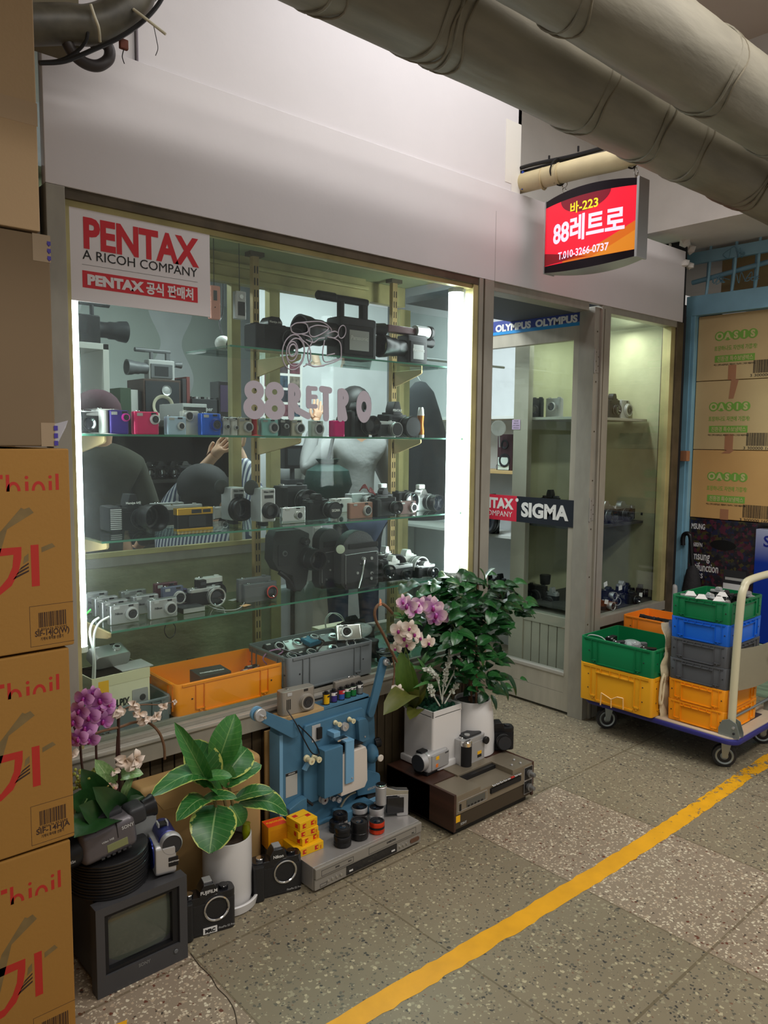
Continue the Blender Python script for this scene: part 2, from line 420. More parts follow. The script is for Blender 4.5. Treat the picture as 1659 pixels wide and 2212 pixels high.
# ---- shop front frames
struct(MB().box(0.712, 0.762, Y0, Y0+0.07, 0, zs, ALU, 0.003).box(0.762, 0.775, Y0+0.012, Y0+0.05, 0.47, 2.03, ALUY), 'trim_4')
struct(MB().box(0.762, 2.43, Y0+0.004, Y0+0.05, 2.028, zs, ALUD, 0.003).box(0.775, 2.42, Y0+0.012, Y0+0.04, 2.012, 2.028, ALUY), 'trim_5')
# sill: sloping apron, bright lip, inner track
mb = MB().box(0.70, 2.43, Y0-0.004, Y0+0.05, 0.435, 0.492, ALU, 0.002).box(0.70, 2.43, Y0-0.012, Y0+0.02, 0.492, 0.506, mat('bright_aluminium', s2l(190, 186, 176), 0.35, 0.5), 0.003)
mb.box(0.76, 2.43, Y0+0.010, Y0+0.03, 0.506, 0.520, ALU, 0.002).box(0.76, 2.43, Y0+0.034, Y0+0.05, 0.500, 0.532, ALU, 0.002)
struct(mb, 'trim_6')
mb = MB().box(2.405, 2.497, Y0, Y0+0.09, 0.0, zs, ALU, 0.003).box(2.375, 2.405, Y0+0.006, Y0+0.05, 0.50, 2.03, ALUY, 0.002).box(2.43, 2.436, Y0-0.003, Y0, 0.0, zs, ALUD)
struct(mb, 'trim_7')
# display window pane
o = MB().box(0.772, 2.380, Y0+0.022, Y0+0.027, 0.515, 2.016, GLASS).done('window_1'); o['kind'] = 'structure'
# base panel below the window: narrow vertical boards
mb = MB(); GRO = mat('brown_base_board', s2l(80, 68, 48), 0.55, var=0.25, vscale=9, stretch=(2, 2, .4))
x = 0.70
while x < 2.44:
    mb.box(x, x+0.036, Y0+0.03, Y0+0.05, 0.0, 0.437, GRO, 0.002); x += 0.040
mb.box(0.70, 2.45, Y0+0.045, Y0+0.06, 0, 0.437, DARKG)
struct(mb, 'wall_base')
# door header, jambs
ST = ALU
mb = MB().box(2.497, 3.20, Y0+0.01, Y0+0.09, 2.02, zs, ALU, 0.002).box(2.497, 3.3, Y0+0.09, 2.66, 2.03, 2.06, mat('dark_soffit', s2l(70, 74, 80), 0.7))
struct(mb, 'trim_8')
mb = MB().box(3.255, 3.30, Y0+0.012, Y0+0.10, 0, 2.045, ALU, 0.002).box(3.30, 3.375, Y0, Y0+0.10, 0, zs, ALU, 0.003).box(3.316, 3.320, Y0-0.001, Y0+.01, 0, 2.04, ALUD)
for k in range(8): mb.cyl((3.278, Y0+0.012, .25+.24*k), (0, -1, 0), .004, .002, ALUD, n=10)
struct(mb, 'trim_9')
# right display window frame
zb = W(1300, 1334, y=Y0).z
mb = MB().box(3.375, 4.085, Y0+.004, Y0+.06, 2.025, zs, ALU, .002).box(3.375, 4.085, Y0+.004, Y0+.06, zb-.05, zb, ALU, .002).box(3.985, 4.03, Y0+.01, Y0+.06, zb, 2.03, ALUY, .002).box(4.03, 4.10, Y0, Y0+.09, 0, zs, ALUD, .003)
mb.box(3.375, 4.03, Y0+.03, Y0+.05, 0, zb-.05, GRO)
struct(mb, 'trim_10')
o = MB().box(3.375, 3.99, Y0+.03, Y0+.035, zb, 2.026, CLEAR).done('window_2'); o['kind'] = 'structure'
# dark gap beyond
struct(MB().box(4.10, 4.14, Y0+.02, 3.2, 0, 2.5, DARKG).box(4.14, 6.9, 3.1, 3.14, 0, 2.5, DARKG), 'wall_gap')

# ---- shop room
RW = mat('shop_wall_paint', s2l(205, 208, 210), 0.8, bump=.1, bscale=12, var=.05)
RFL = mat('shop_floor', s2l(96, 94, 88), .5)
struct(MB().box(-0.8, 4.6, 5.1, 5.14, 0, 2.75, RW), 'wall_back')
struct(MB().box(-.84, -.8, 2.3, 5.14, 0, 2.75, RW), 'wall_west')
struct(MB().box(4.1, 4.14, 2.75, 5.14, 0, 2.75, RW), 'wall_east')
struct(MB().box(-.84, 4.14, 2.56, 5.14, 2.75, 2.78, RW), 'ceiling_shop')

# ---- window display case
CG = mat('case_ceiling_green', s2l(150, 158, 122), .6, var=.06)
YR = 2.60   # back frame plane
struct(MB().box(0.70, 2.45, Y0+.05, YR+.05, 2.085, 2.11, CG), 'ceiling_case')
mb = MB().box(.70, 2.45, Y0+.052, YR+.03, .515, .528, SHELFGL).box(.70, 2.45, Y0+.05, YR+.03, .49, .514, mat('case_floor', s2l(150, 160, 150), .5))
struct(mb, 'floor_case')
struct(MB().box(.70, .712, Y0+.05, YR+.03, .5, 2.09, mat('case_side', s2l(90, 96, 92), .5, var=.2)), 'wall_case_left')
o = MB().box(2.436, 2.441, Y0+.09, YR, .53, 2.085, BACKGL).done('window_3'); o['kind'] = 'structure'
# back frame: header mouldings, mullions, rail, lower metal panel, glass
mb = MB().box(.71, 2.18, YR-.03, YR+.04, 1.985, 2.085, ALUY, .003).box(.71, 2.18, YR-.05, YR, 2.035, 2.050, ALUY, .003).box(.71, 2.18, YR-.055, YR-.03, 1.975, 1.995, ALUY, .003).box(2.18, 2.44, YR, YR+.04, 2.0, 2.085, ALUY, .003)
struct(mb, 'trim_11')
def xc(u, y): return W(u, 950, y=y).x
mb = MB()
for u0, u1, zz in ((503, 522, 1.0), (584, 606, .53), (862, 884, .53)):
    mb.box(xc(u0, YR), xc(u1, YR), YR, YR+.035, zz, 1.99, ALUY, .002)
struct(mb, 'trim_12')
zr = W(400, 1187, y=YR).z; xr = xc(592, YR)
mb = MB().box(.71, xr, YR-.012, YR+.03, zr-.035, zr+.012, ALU, .003).box(.71, xr, YR-.02, YR, zr+.0, zr+.018, ALUY, .002).box(.71, 2.44, YR-.01, YR+.03, .53, .565, ALU, .002)
struct(mb, 'trim_13')
BRM = mat('brushed_panel', s2l(150, 150, 118), .38, .25, bump=.25, bscale=25, var=.25, vscale=5, stretch=(1, 1, 2))
struct(MB().box(.71, xr, YR+.005, YR+.015, .53, zr-.03, BRM), 'wall_case_back')
for n_, (u0, u1, z0_) in enumerate(((160, 505, zr), (520, 586, zr), (604, 864, .56), (882, 985, .56))):
    o = MB().box(max(.712, xc(u0, YR)), xc(u1, YR), YR+.012, YR+.016, z0_, 1.985, BACKGL).done('window_%d' % (n_+4)); o['kind'] = 'structure'
# slotted uprights
YU = 2.5
UPM = mat('brass_upright', s2l(176, 150, 102), .42, .3, var=.2, vscale=14)
UPX = []
for i, (u, lb) in enumerate(((553, 'yellowed slotted upright standing left of centre in the window case'), (848, 'yellowed slotted upright standing right of centre in the window case'))):
    x = xc(u, YU); UPX.append(x)
    t = thing('slotted_upright', lb, 'shelf upright', (x, YU, .53), group='uprights in the window case')
    mb = MB().box(-.014, .014, -.008, .014, 0, 1.555, UPM, .002)
    mb.box(-.03, .03, -.02, .02, 1.540, 1.556, ALUD)
    mb.done('post', t)
    mb = MB(); k = 0
    while k < 34:
        z = .06+k*.043
        for dx in (-.006, .006): mb.box(dx-.0018, dx+.0018, -.0092, -.006, z, z+.026, DARKG)
        k += 1
    mb.done('slot_row', t)
UPX = [xc(150, YU)] + UPX
# shelves with brackets
SHZ = (1.700, 1.410, 1.098, .828)
BRK = mat('cream_bracket', s2l(206, 180, 132), .45, .1)
def shelf(z, x0, x1, y0, lb, ups, yb=2.5):
    o = MB().box(x0, x1, y0, yb, z-.006, z, SHELFGL).box(x0, x1, y0, y0+.0015, z-.006, z, mat('glass_edge_green', s2l(84, 140, 120), .2)).done('glass_shelf')
    tag(o, lb, 'shelf', 'glass shelves in the window case')
    for i in ups:
        mb = MB(); L_ = (YU-y0-.02) if i < 2 else .17
        Mx = Matrix.Translation((0, 0, 0)) @ Matrix.Rotation(-pi/2, 4, 'Z')
        mb.prism([(0, 0), (L_, 0), (L_, -.014), (L_-.01, -.02), (.02, -.062), (0, -.062)], -.004, .004, BRK, M=Mx, bev=.0015)
        q = mb.done('shelf_bracket'); q.location = (UPX[i], YU-.008, z-.0065)
        tag(q, 'cream bracket holding the %s glass shelf at the %s upright' % ({0: 'topmost', 1: 'eye level', 2: 'third', 3: 'lowest'}[SHZ.index(z)], ('left end', 'left centre', 'right centre')[i]), 'bracket', 'shelf brackets in the window case')
shelf(SHZ[0], W(497, 752, y=2.2).x, W(1000, 785, y=2.2).x-.08, 2.2, 'highest glass shelf, short, holding the large shoulder camcorders', (1, 2))
shelf(SHZ[1], .72, 2.42, 2.2, 'eye level glass shelf carrying a row of colourful compact cameras', (0, 1, 2))
shelf(SHZ[2], W(242, 1166, y=2.2).x-.03, 2.40, 2.2, 'glass shelf with the cine cameras, second from the bottom', (0,))
shelf(SHZ[3], W(242, 1368, y=2.2).x, 2.36, 2.2, 'lowest glass shelf, carrying the silver compact cameras', (0,))
# display tubes
def lamp_tube(x, z0, z1, y, lb, r=.016, es=9):
    t = thing('fluorescent_tube', lb, 'lamp', (x, y, z0), group='upright tubes in the window case')
    em = mat('tube_glow', (1, 1, 1), .5, emit=(.90, .97, 1.0), es=es)
    MB().cyl((0, 0, 0), (0, 0, 1), r, z1-z0, em, n=16).done('tube', t)
    [MB().cyl((0, 0, q), (0, 0, 1), r+.002, .016, WHITE, n=16).done('end_cap', t) for q in (-.012, z1-z0-.004)]
lamp_tube(.792, .80, 1.955, Y0+.060, 'bright upright tube lamp at the left edge of the display window')
lamp_tube(2.333, .85, 2.00, Y0+.062, 'bright upright tube lamp at the right edge of the display window', .030)
# ================================================================ PIPES OVERHEAD
def big_pipe(yc, zc, r, lb, joints, x0=-1.2, x1=3.815):
    t = thing('insulated_pipe', lb, 'pipe', (x0, yc, zc), group='wrapped pipes under the corridor ceiling')
    L_ = x1-x0; prof = [(r, 0)]; random.seed(int(yc*100))
    cuts = sorted(j-x0 for j in joints); x = 0
    n = 90; b = bmesh.new(); rings = []
    for i in range(n+1):
        xx = L_*i/n
        rings.append([b.verts.new((xx, (r+.003*sin(xx*7+k*.5)+random.uniform(-.0016, .0016))*cos(2*pi*k/40), (r+.003*sin(xx*5+k))*sin(2*pi*k/40))) for k in range(40)])
    for a, c in zip(rings, rings[1:]):
        for k in range(40): b.faces.new((a[k], a[(k+1) % 40], c[(k+1) % 40], c[k]))
    mb = MB(); mb._merge(b, PIPEM, True); mb.done('wrapping', t)
    for c in cuts:
        q = MB(); sk = random.uniform(-.05, .05); pts = []
        for k in range(40):
            a = 2*pi*k/40; pts.append((c+sk*cos(a)+.012*sin(3*a), (r+.001)*cos(a), (r+.001)*sin(a)))
        q.tube(pts, .0045, PIPEM, 6, closed=True)
        pts2 = [(p[0]+.035+.01*sin(k*.7), p[1]*1.01, p[2]*1.01) for k, p in enumerate(pts)]
        q.tube(pts2, .003, mat('pipe_seam', s2l(120, 112, 94), .7), 6, closed=True); q.done('seam_band', t, kind='stuff') if False else q.done('seam_band', t)
big_pipe(1.088, 2.433, .109, 'thick wrapped pipe nearer the camera, crossing the upper right corner', [1.5, 2.15, 2.62, 3.3])
big_pipe(1.400, 2.449, .124, 'thick wrapped pipe nearer the shop wall, with a sagging joint', [1.05, 1.35, 1.42, 2.0, 2.35, 2.62, 3.05, 3.12, 3.7])
# cream pipe out of the wall
XC = 2.68
t = thing('cream_pipe', 'short cream wrapped pipe coming out of the wall above the red sign', 'pipe', (XC, 2.30, 2.50))
mb = MB(); mb.tube([(0, 0, 0), (0, -.16, -.01), (0, -.45, -.02), (0, -.66, -.03), (0, -.72, .0), (0, -.735, .10), (0, -.735, .8)], .040, mat('cream_wrap', s2l(205, 190, 150), .55, bump=.2, bscale=20, var=.1), 20); mb.done('wrapping', t)
for y in (-.27, -.35):
    mb = MB(); mb.tube([(.041*cos(a), y+.01*cos(a), -.018+.041*sin(a)) for a in [2*pi*k/20 for k in range(20)]], .004, mat('cream_wrap2', s2l(190, 172, 132), .6), 6, closed=True); mb.done('binding', t)
mb = MB(); mb.tube([(-.01, .0, .045), (-.02, -.2, .046), (0, -.42, .036), (.0, -.60, .03)], .008, BLACK, 7).tube([(.01, -.02, .048), (.01, -.25, .038), (.01, -.6, .03)], .006, BLACK, 7)
for y in (-.13, -.30, -.44): mb.box(-.008, -.002, y-.003, y+.003, .045, .066, BLACK)
o = mb.done('cable_bundle'); o.location = (XC, 2.30, 2.50); tag(o, 'black cables tied along the top of the cream pipe', 'cable')
mb = MB().box(2.655, 2.665, 2.118, 2.125, 2.455, 2.53, mat('blue_tape', s2l(40, 70, 170), .5)); struct(mb, 'trim_14')

# ================================================================ HANGING SIGN
sy0, sy1, sz0, sz1 = 1.597, 2.010, 2.098, 2.384
def W3(u, v): return W(u, v, x=XC)
cy, cz = (sy0+sy1)/2, (sz0+sz1)/2
sg = thing('hanging_sign', 'red and orange hanging light box sign with white Korean lettering', 'sign', (XC, cy, cz), rz=-90)
hw, hh, dp = (sy1-sy0)/2, (sz1-sz0)/2, .062
SR = mat('sign_red', s2l(222, 26, 52), .35, emit=s2l(222, 20, 45), es=.5); SO = mat('sign_orange', s2l(240, 120, 30), .35, emit=s2l(240, 120, 30), es=.2)
SM = mat('sign_maroon', s2l(130, 12, 36), .35, emit=s2l(130, 12, 36), es=.25); SB = mat('sign_black', s2l(40, 30, 42), .3)
SW = mat('sign_white', s2l(235, 225, 250), .35, emit=s2l(235, 225, 250), es=.4); SY = mat('sign_yellow', s2l(245, 228, 40), .35, emit=s2l(245, 228, 40), es=.35)
def bulge(x): return -.030*(1-(x/hw)**2)
def edge(x): return .016*(1-(x/hw)**2)
def zlim(x, s): return s*(hh+edge(x))
def curved(mb, poly, m, off):
    """drape a polygon given as columns (x, zlow, zhigh) on the bulged face"""
    for a, c in zip(poly, poly[1:]):
        mb.face([(a[0], bulge(a[0])-off, a[1]), (c[0], bulge(c[0])-off, c[1]), (c[0], bulge(c[0])-off, c[2]), (a[0], bulge(a[0])-off, a[2])], m, True)
N_ = 36; cols = [-hw+2*hw*i/N_ for i in range(N_+1)]
mb = MB()
curved(mb, [(x, zlim(x, -1), zlim(x, 1)) for x in cols], SB, 0)
for s in (-1, 1):
    for a, c in zip(cols, cols[1:]):
        mb.face([(a, bulge(a), zlim(a, s)), (c, bulge(c), zlim(c, s)), (c, dp-bulge(c), zlim(c, s)), (a, dp-bulge(a), zlim(a, s))], SATIN, True)
curved(mb, [(x, zlim(x, -1), zlim(x, 1)) for x in cols], SB, 0)
for a, c in zip(cols, cols[1:]): mb.face([(a, dp-bulge(a), zlim(a, -1)), (c, dp-bulge(c), zlim(c, -1)), (c, dp-bulge(c), zlim(c, 1)), (a, dp-bulge(a), zlim(a, 1))], SR)
mb.box(hw, hw+.012, -.006, dp+.006, -hh-.004, hh+.004, SATIN, .003).box(-hw-.006, -hw, -.006, dp+.006, -hh-.004, hh+.004, SATIN, .002)
mb.done('casing', sg)
mb = MB(); iz = lambda x, s: s*(hh-.026+.4*edge(x))
curved(mb, [(x, iz(x, -1), iz(x, 1)) for x in cols], SR, .0006)
def arc_o(x): return -hh+.028+.105*max(0, (x+hw*.5)/(1.5*hw))**1.6
curved(mb, [(x, iz(x, -1), max(iz(x, -1)+.0001, arc_o(x))) for x in cols if x > -hw*.55], SO, .0010)
curved(mb, [(x, iz(x, -1), max(iz(x, -1)+.0001, arc_o(x)-.035)) for x in cols if x > -hw*.2], mat('sign_orange2', s2l(248, 150, 40), .35, emit=s2l(248, 150, 40), es=.2), .0013)
curved(mb, [(x, -hh+.027, -hh+.027+.05*max(0, 1-(x+hw)/(hw*1.1))) for x in cols if x < hw*.12], mat('sign_crimson', s2l(190, 14, 40), .35), .0010)
cx0 = -.005; ra = .115
curved(mb, [(cx0+ra*sin(a), iz(cx0, 1)-.062*cos(a)+.0001, iz(cx0+ra*sin(a), 1)) for a in [-pi/2+pi*k/18 for k in range(19)]], SM, .0012)
def bent_text(mb, body, size, m, x, z, bold, width=None, off=.0018, ang=0):
    k = MB(); k.text(body, size, m, T(x, 0, z), bold, ex=.0002, width=width)
    bmesh.ops.triangulate(k.bm, faces=k.bm.faces)
    for v in k.bm.verts: v.co.y = bulge(v.co.x)-off + (v.co.y)*.5
    mb._merge(k.bm, m, False)
bent_text(mb, '바-223', .047, SY, cx0+.0, .083, .020, .128)
bent_text(mb, '88레트로', .105, SW, 0.005, .002, .028, .325)
bent_text(mb, 'T.010-3266-0737', .040, SW, -.01, -.092, .018, .235)
mb.done('printed_face', sg, fixn=False)
# hooks and ties
for u, v, nm in ((1210, 412, 'far'), (1365, 366, 'near')):
    p = W3(u, v); mb = MB(); zt_ = 2.475 if nm == 'far' else 2.455
    mb.tube([(0, 0, -.055), (.012, 0, -.045), (.012, 0, -.03), (0, 0, -.022), (-.012, 0, -.03), (-.011, 0, -.045), (-.002, 0, -.052)], .0022, CHROME, 6)
    mb.tube([(0, .0, -.024), (.0, -.012, -.012), (0, -.006, 0.0), (.0, .010, -.004), (0, .010, -.018)], .0022, CHROME, 6)
    mb.cyl((0, 0, -.068), (0, 0, 1), .004, .018, CHROME, n=8)
    o = mb.done('hanging_ring'); o.location = (XC+.03, p.y, 2.455); tag(o, 'steel ring holding the %s end of the red hanging sign' % ('wall' if nm == 'far' else 'aisle'), 'ring', 'rings of the hanging sign')
    mb = MB(); mb.tube([(-.012, .02, 0), (-.044, .02, .04), (-.03, .01, .085), (.0, .0, .092), (.035, -.01, .075), (.046, -.01, .04), (.02, 0, .0), (0.0, 0, -.012), (-.01, .01, -.008)], .0035, BLACK, 6)
    o = mb.done('cable_tie'); o.location = (XC+.0, p.y, 2.448 if nm == 'far' else 2.435); tag(o, 'black tie looped round the cream pipe at the %s end of the red sign' % ('wall' if nm == 'far' else 'aisle'), 'tie', 'ties of the hanging sign')

# ================================================================ CORNER PIPES (top left)
def at_y(u, v, y): p = W(u, v, y=y); return (p.x, p.y, p.z)
t = thing('elbow_pipe', 'dark grey bent pipe with peeling paint in the upper left corner', 'pipe', (0, 0, 0))
PK = mat('sooty_pipe', s2l(78, 74, 62), .45, var=.5, vscale=16)
mb = MB(); mb.tube([at_y(40, 55, 1.98), at_y(140, 52, 1.97), at_y(190, 55, 1.96), at_y(240, 40, 1.95), at_y(285, 5, 1.94), at_y(305, -50, 1.94), at_y(310, -130, 1.94)], .072*.62, PK, 20); mb.done('elbow', t)
mb = MB(); mb.tube([at_y(298, -25, 1.94), at_y(305, -60, 1.94), at_y(310, -130, 1.94)], .05, mat('teal_pipe', s2l(120, 150, 150), .5), 20); mb.done('riser', t)
o = MB().box(-.05, .06, -.04, .05, -.035, .10, mat('sooty_block', s2l(104, 96, 76), .8, var=.2), .003, M=Matrix.Rotation(R(0), 4, 'Z')).done('concrete_block')
p = W(110, 60, y=2.02); o.location = (p.x-.005, p.y, p.z-.01); tag(o, 'grimy concrete block stub beside the bent pipe, top left corner', 'block')
def cable(name, lb, pts, r, m, cat='cable', rs=None):
    mb = MB(); mb.tube([at_y(*q) for q in pts], r, m, 8); return tag(mb.done(name), lb, cat)
cable('black_cable', 'thick black cable curving under the bent pipe to the corner', [(85, 136, 1.9), (140, 132, 1.9), (200, 108, 1.9), (260, 80, 1.9), (310, 45, 1.9), (345, 5, 1.9), (365, -40, 1.9)], .0055, BLACK)
cable('black_cable', 'thinner black cable crossing behind the flexible conduit', [(90, 134, 1.93), (130, 130, 1.93), (165, 112, 1.93), (185, 90, 1.93), (190, 70, 1.93)], .004, BLACK)
mb = MB(); mb.tube([at_y(*q) for q in ((145, 92, 1.97), (160, 118, 1.97), (185, 137, 1.97), (212, 142, 1.97), (234, 128, 1.97), (236, 106, 1.97), (222, 92, 1.97), (196, 90, 1.97))], .014, mat('conduit', s2l(52, 46, 46), .5), 12)
tag(mb.done('flexible_conduit'), 'ribbed dark conduit looping below the bent pipe', 'conduit')
cable('cable_tie', 'pale plastic cable tie with a long loose tail round the bent pipe', [(288, 20, 1.90), (312, 38, 1.88), (340, 60, 1.87), (358, 74, 1.86)], .0035, mat('tie_plastic', s2l(190, 184, 160), .5), 'tie')
cable('cable_tie', 'pale plastic cable tie hanging over the middle of the bent pipe', [(196, 10, 1.905), (204, 35, 1.90), (213, 60, 1.90), (216, 90, 1.92)], .0035, MATS['tie_plastic'], 'tie')
cable('thin_wire', 'thin loose wire end hanging by the loose cable tie tail', [(332, 56, 1.9), (338, 85, 1.9), (341, 105, 1.9), (336, 120, 1.9)], .0010, INK, 'wire')
t = thing('rusty_clip', 'small rusty clip hanging from the black cable', 'clip', at_y(267, 96, 1.92)); MB().box(-.011, .011, -.006, .006, -.012, .012, mat('rust', s2l(100, 50, 36), .8, var=.3), .003).done('clip_body', t)
mb = MB().tube([(0, 0, -.012), (-.004, 0, -.03), (.001, 0, -.045)], .0012, INK, 6); mb.done('wire_loop', t)
t = thing('thin_conduit', 'thin vertical grey conduit on the upper white wall', 'conduit', at_y(297, 134, Y0+.004)); MB().cyl((0, 0, 0), (0, 0, 1), .0035, .6, mat('lilac_grey', s2l(140, 132, 140), .6), n=8).done('conduit_run', t)

# ================================================================ FAN BOXES, left
CARD = mat('kraft_card', s2l(148, 106, 42), .75, bump=.05, bscale=120, var=.04, vscale=3)
CARDB = mat('kraft_card_pale', s2l(188, 158, 120), .75, bump=.05, bscale=120, var=.05, vscale=3)
PRED = mat('print_red', s2l(168, 34, 22), .7); PGR = mat('print_brown_grey', s2l(112, 92, 54), .75, var=.15, vscale=30); PDK = mat('print_dark', s2l(52, 30, 20), .75)
YB = 1.70
def barcode(mb, x0, x1, z0, z1, y, m, seed):
    rnd = random.Random(seed); x = x0
    while x < x1-.002:
        w_ = rnd.choice((.0007, .0012, .002)); mb.box(x, min(x+w_, x1), y-.0004, y, z0, z1, m); x += w_+rnd.choice((.0006, .001, .0018))
def card_box(name, lb, x0, x1, y0, y1, z0, z1, m, grp=None, flap=True):
    t = thing(name, lb, 'box', ((x0+x1)/2, y0, z0), group=grp)
    w_, d_, h_ = (x1-x0)/2, y1-y0, z1-z0
    mb = MB().box(-w_, w_, 0, d_, .0006, h_-.0006, m, .004); mb.done('carton', t)
    return t, w_, h_
def fan_box(z0, z1, xr, code, lb, yo=0):
    t, w_, h_ = card_box('fan_box', lb, .02, xr, YB, YB+.40, z0, z1, CARD, 'fan boxes stacked at the left')
    s = h_/.43; mb = MB(); y = -.0002
    X = lambda px: w_ - (147-px)*.000955       # from the right edge
    Z = lambda f: h_*(1-f)
    # clipped wordmark: top halves of the letters
    for px, pw, f0, f1 in ((11, 7, .125, .205), (50, 7, .16, .205), (100, 7, .16, .205), (115, 7, .125, .205)):
        mb.box(X(px), X(px+pw), y, 0, Z(f1), Z(f0), PRED)
    for px in (53.5, 103.5): mb.cyl((X(px), 0, Z(.14)), (0, -1, 0), .0036, .0003, PRED, n=14)
    for c, ww in ((26, 15), (78, 15)):
        a0 = [(X(c)+ww*.00092*cos(a)-.0, Z(.205)+.020*sin(a)) for a in [pi*k/12 for k in range(13)]]
        a1 = [(X(c)+(ww-6.5)*.00092*cos(a), Z(.205)+.0135*sin(a)) for a in [pi*k/12 for k in range(13)]]
        mb.prism(a0+a1[::-1], y, 0, PRED)
    mb.box(X(-8), X(5), y, 0, Z(.145), Z(.125), PRED)
    # brush stroke and big syllable
    mb.prism([(X(-40), Z(.60)), (X(-12), Z(.415)), (X(40), Z(.285)), (X(46), Z(.293)), (X(57), Z(.285)), (X(66), Z(.312)), (X(10), Z(.385)), (X(-2), Z(.47)), (X(-20), Z(.60))], y, 0, PGR)
    out = [(X(-60), Z(.475)), (X(38), Z(.475)), (X(37), Z(.53)), (X(30), Z(.60)), (X(15), Z(.66)), (X(-10), Z(.70)), (X(-60), Z(.72))]
    inn = [(X(-60), Z(.685)), (X(-10), Z(.665)), (X(8), Z(.62)), (X(18), Z(.57)), (X(21), Z(.51)), (X(-60), Z(.515))]
    mb.prism([out[0], out[1], out[2], out[3], out[4], out[5], out[6], inn[0], inn[1], inn[2], inn[3], inn[4], inn[5]], y, 0, PRED)
    mb.box(X(57), X(74), y, 0, Z(.675), Z(.47), PRED)
    mb.prism([(X(80), Z(.51)), (X(80), Z(.485)), (X(103), Z(.468)), (X(110), Z(.487))], y, 0, PGR)
    mb.prism([(X(40), Z(.56)), (X(43), Z(.525)), (X(52), Z(.51)), (X(52), Z(.545))], y, 0, PGR)
    for k in range(3): mb.prism([(X(36-6*k), Z(.575+.02*k)), (X(52), Z(.555+.018*k)), (X(52), Z(.563+.018*k)), (X(30-6*k), Z(.592+.02*k))], y, 0, PDK)
    # label frame
    fx0, fx1, fz0, fz1 = X(50), X(146.5), Z(.975), Z(.775); l_ = .0008
    for a in ((fx0, fx1, fz1, fz1+l_), (fx0, fx1, fz0-l_, fz0), (fx0, fx0+l_, fz0, fz1)): mb.box(a[0], a[1], y, 0, a[2], a[3], PDK)
    barcode(mb, X(69), X(131), Z(.885), Z(.81), 0, PDK, code.__hash__() if False else len(code)*7)
    mb.text('8 805676 953595' if 'W' in code else '8 805676 953588', .0075, PDK, T((X(66)+X(131))/2, y, Z(.895)), 0, .0002, width=.062)
    mb.text(code, .017, PDK, T((X(60)+X(136))/2, y, Z(.918)), .02, .0002, width=.072)
    mb.text('기계식 화석봉 선풍기', .008, PDK, T((X(72)+X(122))/2, y, Z(.943)), .01, .0002, width=.048)
    mb.done('printing', t)
fan_box(.502, .938, .590, 'SIF-14HJA', 'kraft fan carton in the middle of three printed ones')
fan_box(.942, 1.376, .602, 'SIF-14JO(W)', 'topmost of the three printed kraft fan cartons at the left')
fan_box(.002, .498, .580, 'SIF-14JO(W)', 'lowest printed kraft fan carton, standing on the floor at the left')
t, w_, h_ = card_box('plain_carton', 'plain dark kraft carton on top of the printed fan cartons', .02, W(113, 700, y=YB).x, YB, YB+.36, 1.380, 1.818, mat('kraft_card_dark', s2l(112, 92, 66), .75, var=.05, vscale=3))
TAPE = mat('parcel_tape', s2l(150, 130, 104), .25); PUR = mat('purple_print', s2l(60, 46, 140), .5)
mb = MB().box(w_-.035, w_+.001, -.0006, 0, h_-.055, h_, TAPE)
for k in range(3): mb.box(w_-.006, w_+.0012, -.0012, 0, h_-.020-.015*k, h_-.012-.015*k, PUR).tube([(w_-.006, -.001, h_-.016-.015*k), (w_-.002, -.001, h_-.022-.015*k)], .0012, PUR, 5)
mb.box(w_-.03, w_+.001, -.0006, 0, 0.0, .05, TAPE)
mb.done('parcel_tape', t)
mb = MB()
mb.face([(w_-.002, -.001, .048), (w_+.026, -.002, .056), (w_+.02, -.003, .04), (w_+.006, -.002, .012), (w_-.002, -.001, .002)], mat('clear_tape', s2l(200, 200, 215), .2, alpha=.45))
for k in range(3): mb.box(w_-.004, w_+.004, -.0022, -.0016, .034-.016*k, .044-.016*k, PUR)
mb.done('loose_tape_end', t)
t, w_, h_ = card_box('plain_carton', 'pale kraft carton at the very top of the left stack', .02, W(80, 250, y=YB).x, YB, YB+.36, 1.822, 2.40, CARDB)
mb = MB().box(-w_, w_+.0005, -.0006, .0005, .21, .255, mat('tape_pale', s2l(184, 156, 122), .3)); mb.done('parcel_tape', t)

# ================================================================ RACK AND CARTONS, right
BLU = mat('sky_blue_paint', s2l(130, 178, 200), .5, var=.08, vscale=8)
XR = 4.35
rk = thing('steel_rack', 'sky blue painted steel rack frame beside the shop', 'rack', (XR-.03, 2.17, 0))
yp = W(1500, 690, x=XR).y
zb1 = W(1500, 640, x=XR-.03).z; zb0 = W(1500, 681, x=XR-.03).z
mb = MB().box(-.005, .045, 0.0, .05, 0, zb0, BLU, .004); mb.box(-.012, -.005, .02, .05, 0, zb0, BLU); mb.done('post', rk)
MB().box(-.01, .05, -1.6, .055, zb0-.005, zb1, BLU, .004).done('lower_beam', rk)
zu = W(1486, 566, x=XR-.03).z
mb = MB().box(-.01, .02, -1.6, .07, zu-.02, zu+.045, BLU, .003); mb.done('upper_beam', rk)
for i, u in enumerate((1535, 1590, 1640)):
    y = W(u, 600, x=XR).y-2.17
    MB().tube([(.0, y+.01, zb1-.03), (.005, y, (zu+zb1)/2), (.0, y-.012, zu+.16)], .008, BLU, 8).done('hanging_rod', rk)
    MB().tube([(.09, y+.05, zb1), (.095, y+.045, zu+.12)], .007, BLU, 8).done('hanging_rod', rk)
MB().tube([(.06, .06, zb1+.09), (.05, -.3, zb1+.13), (.04, -.8, zb1+.19)], .014, BLU, 10).done('cross_pipe', rk)
WIRE = mat('blue_wire', s2l(96, 140, 160), .5)
random.seed(4)
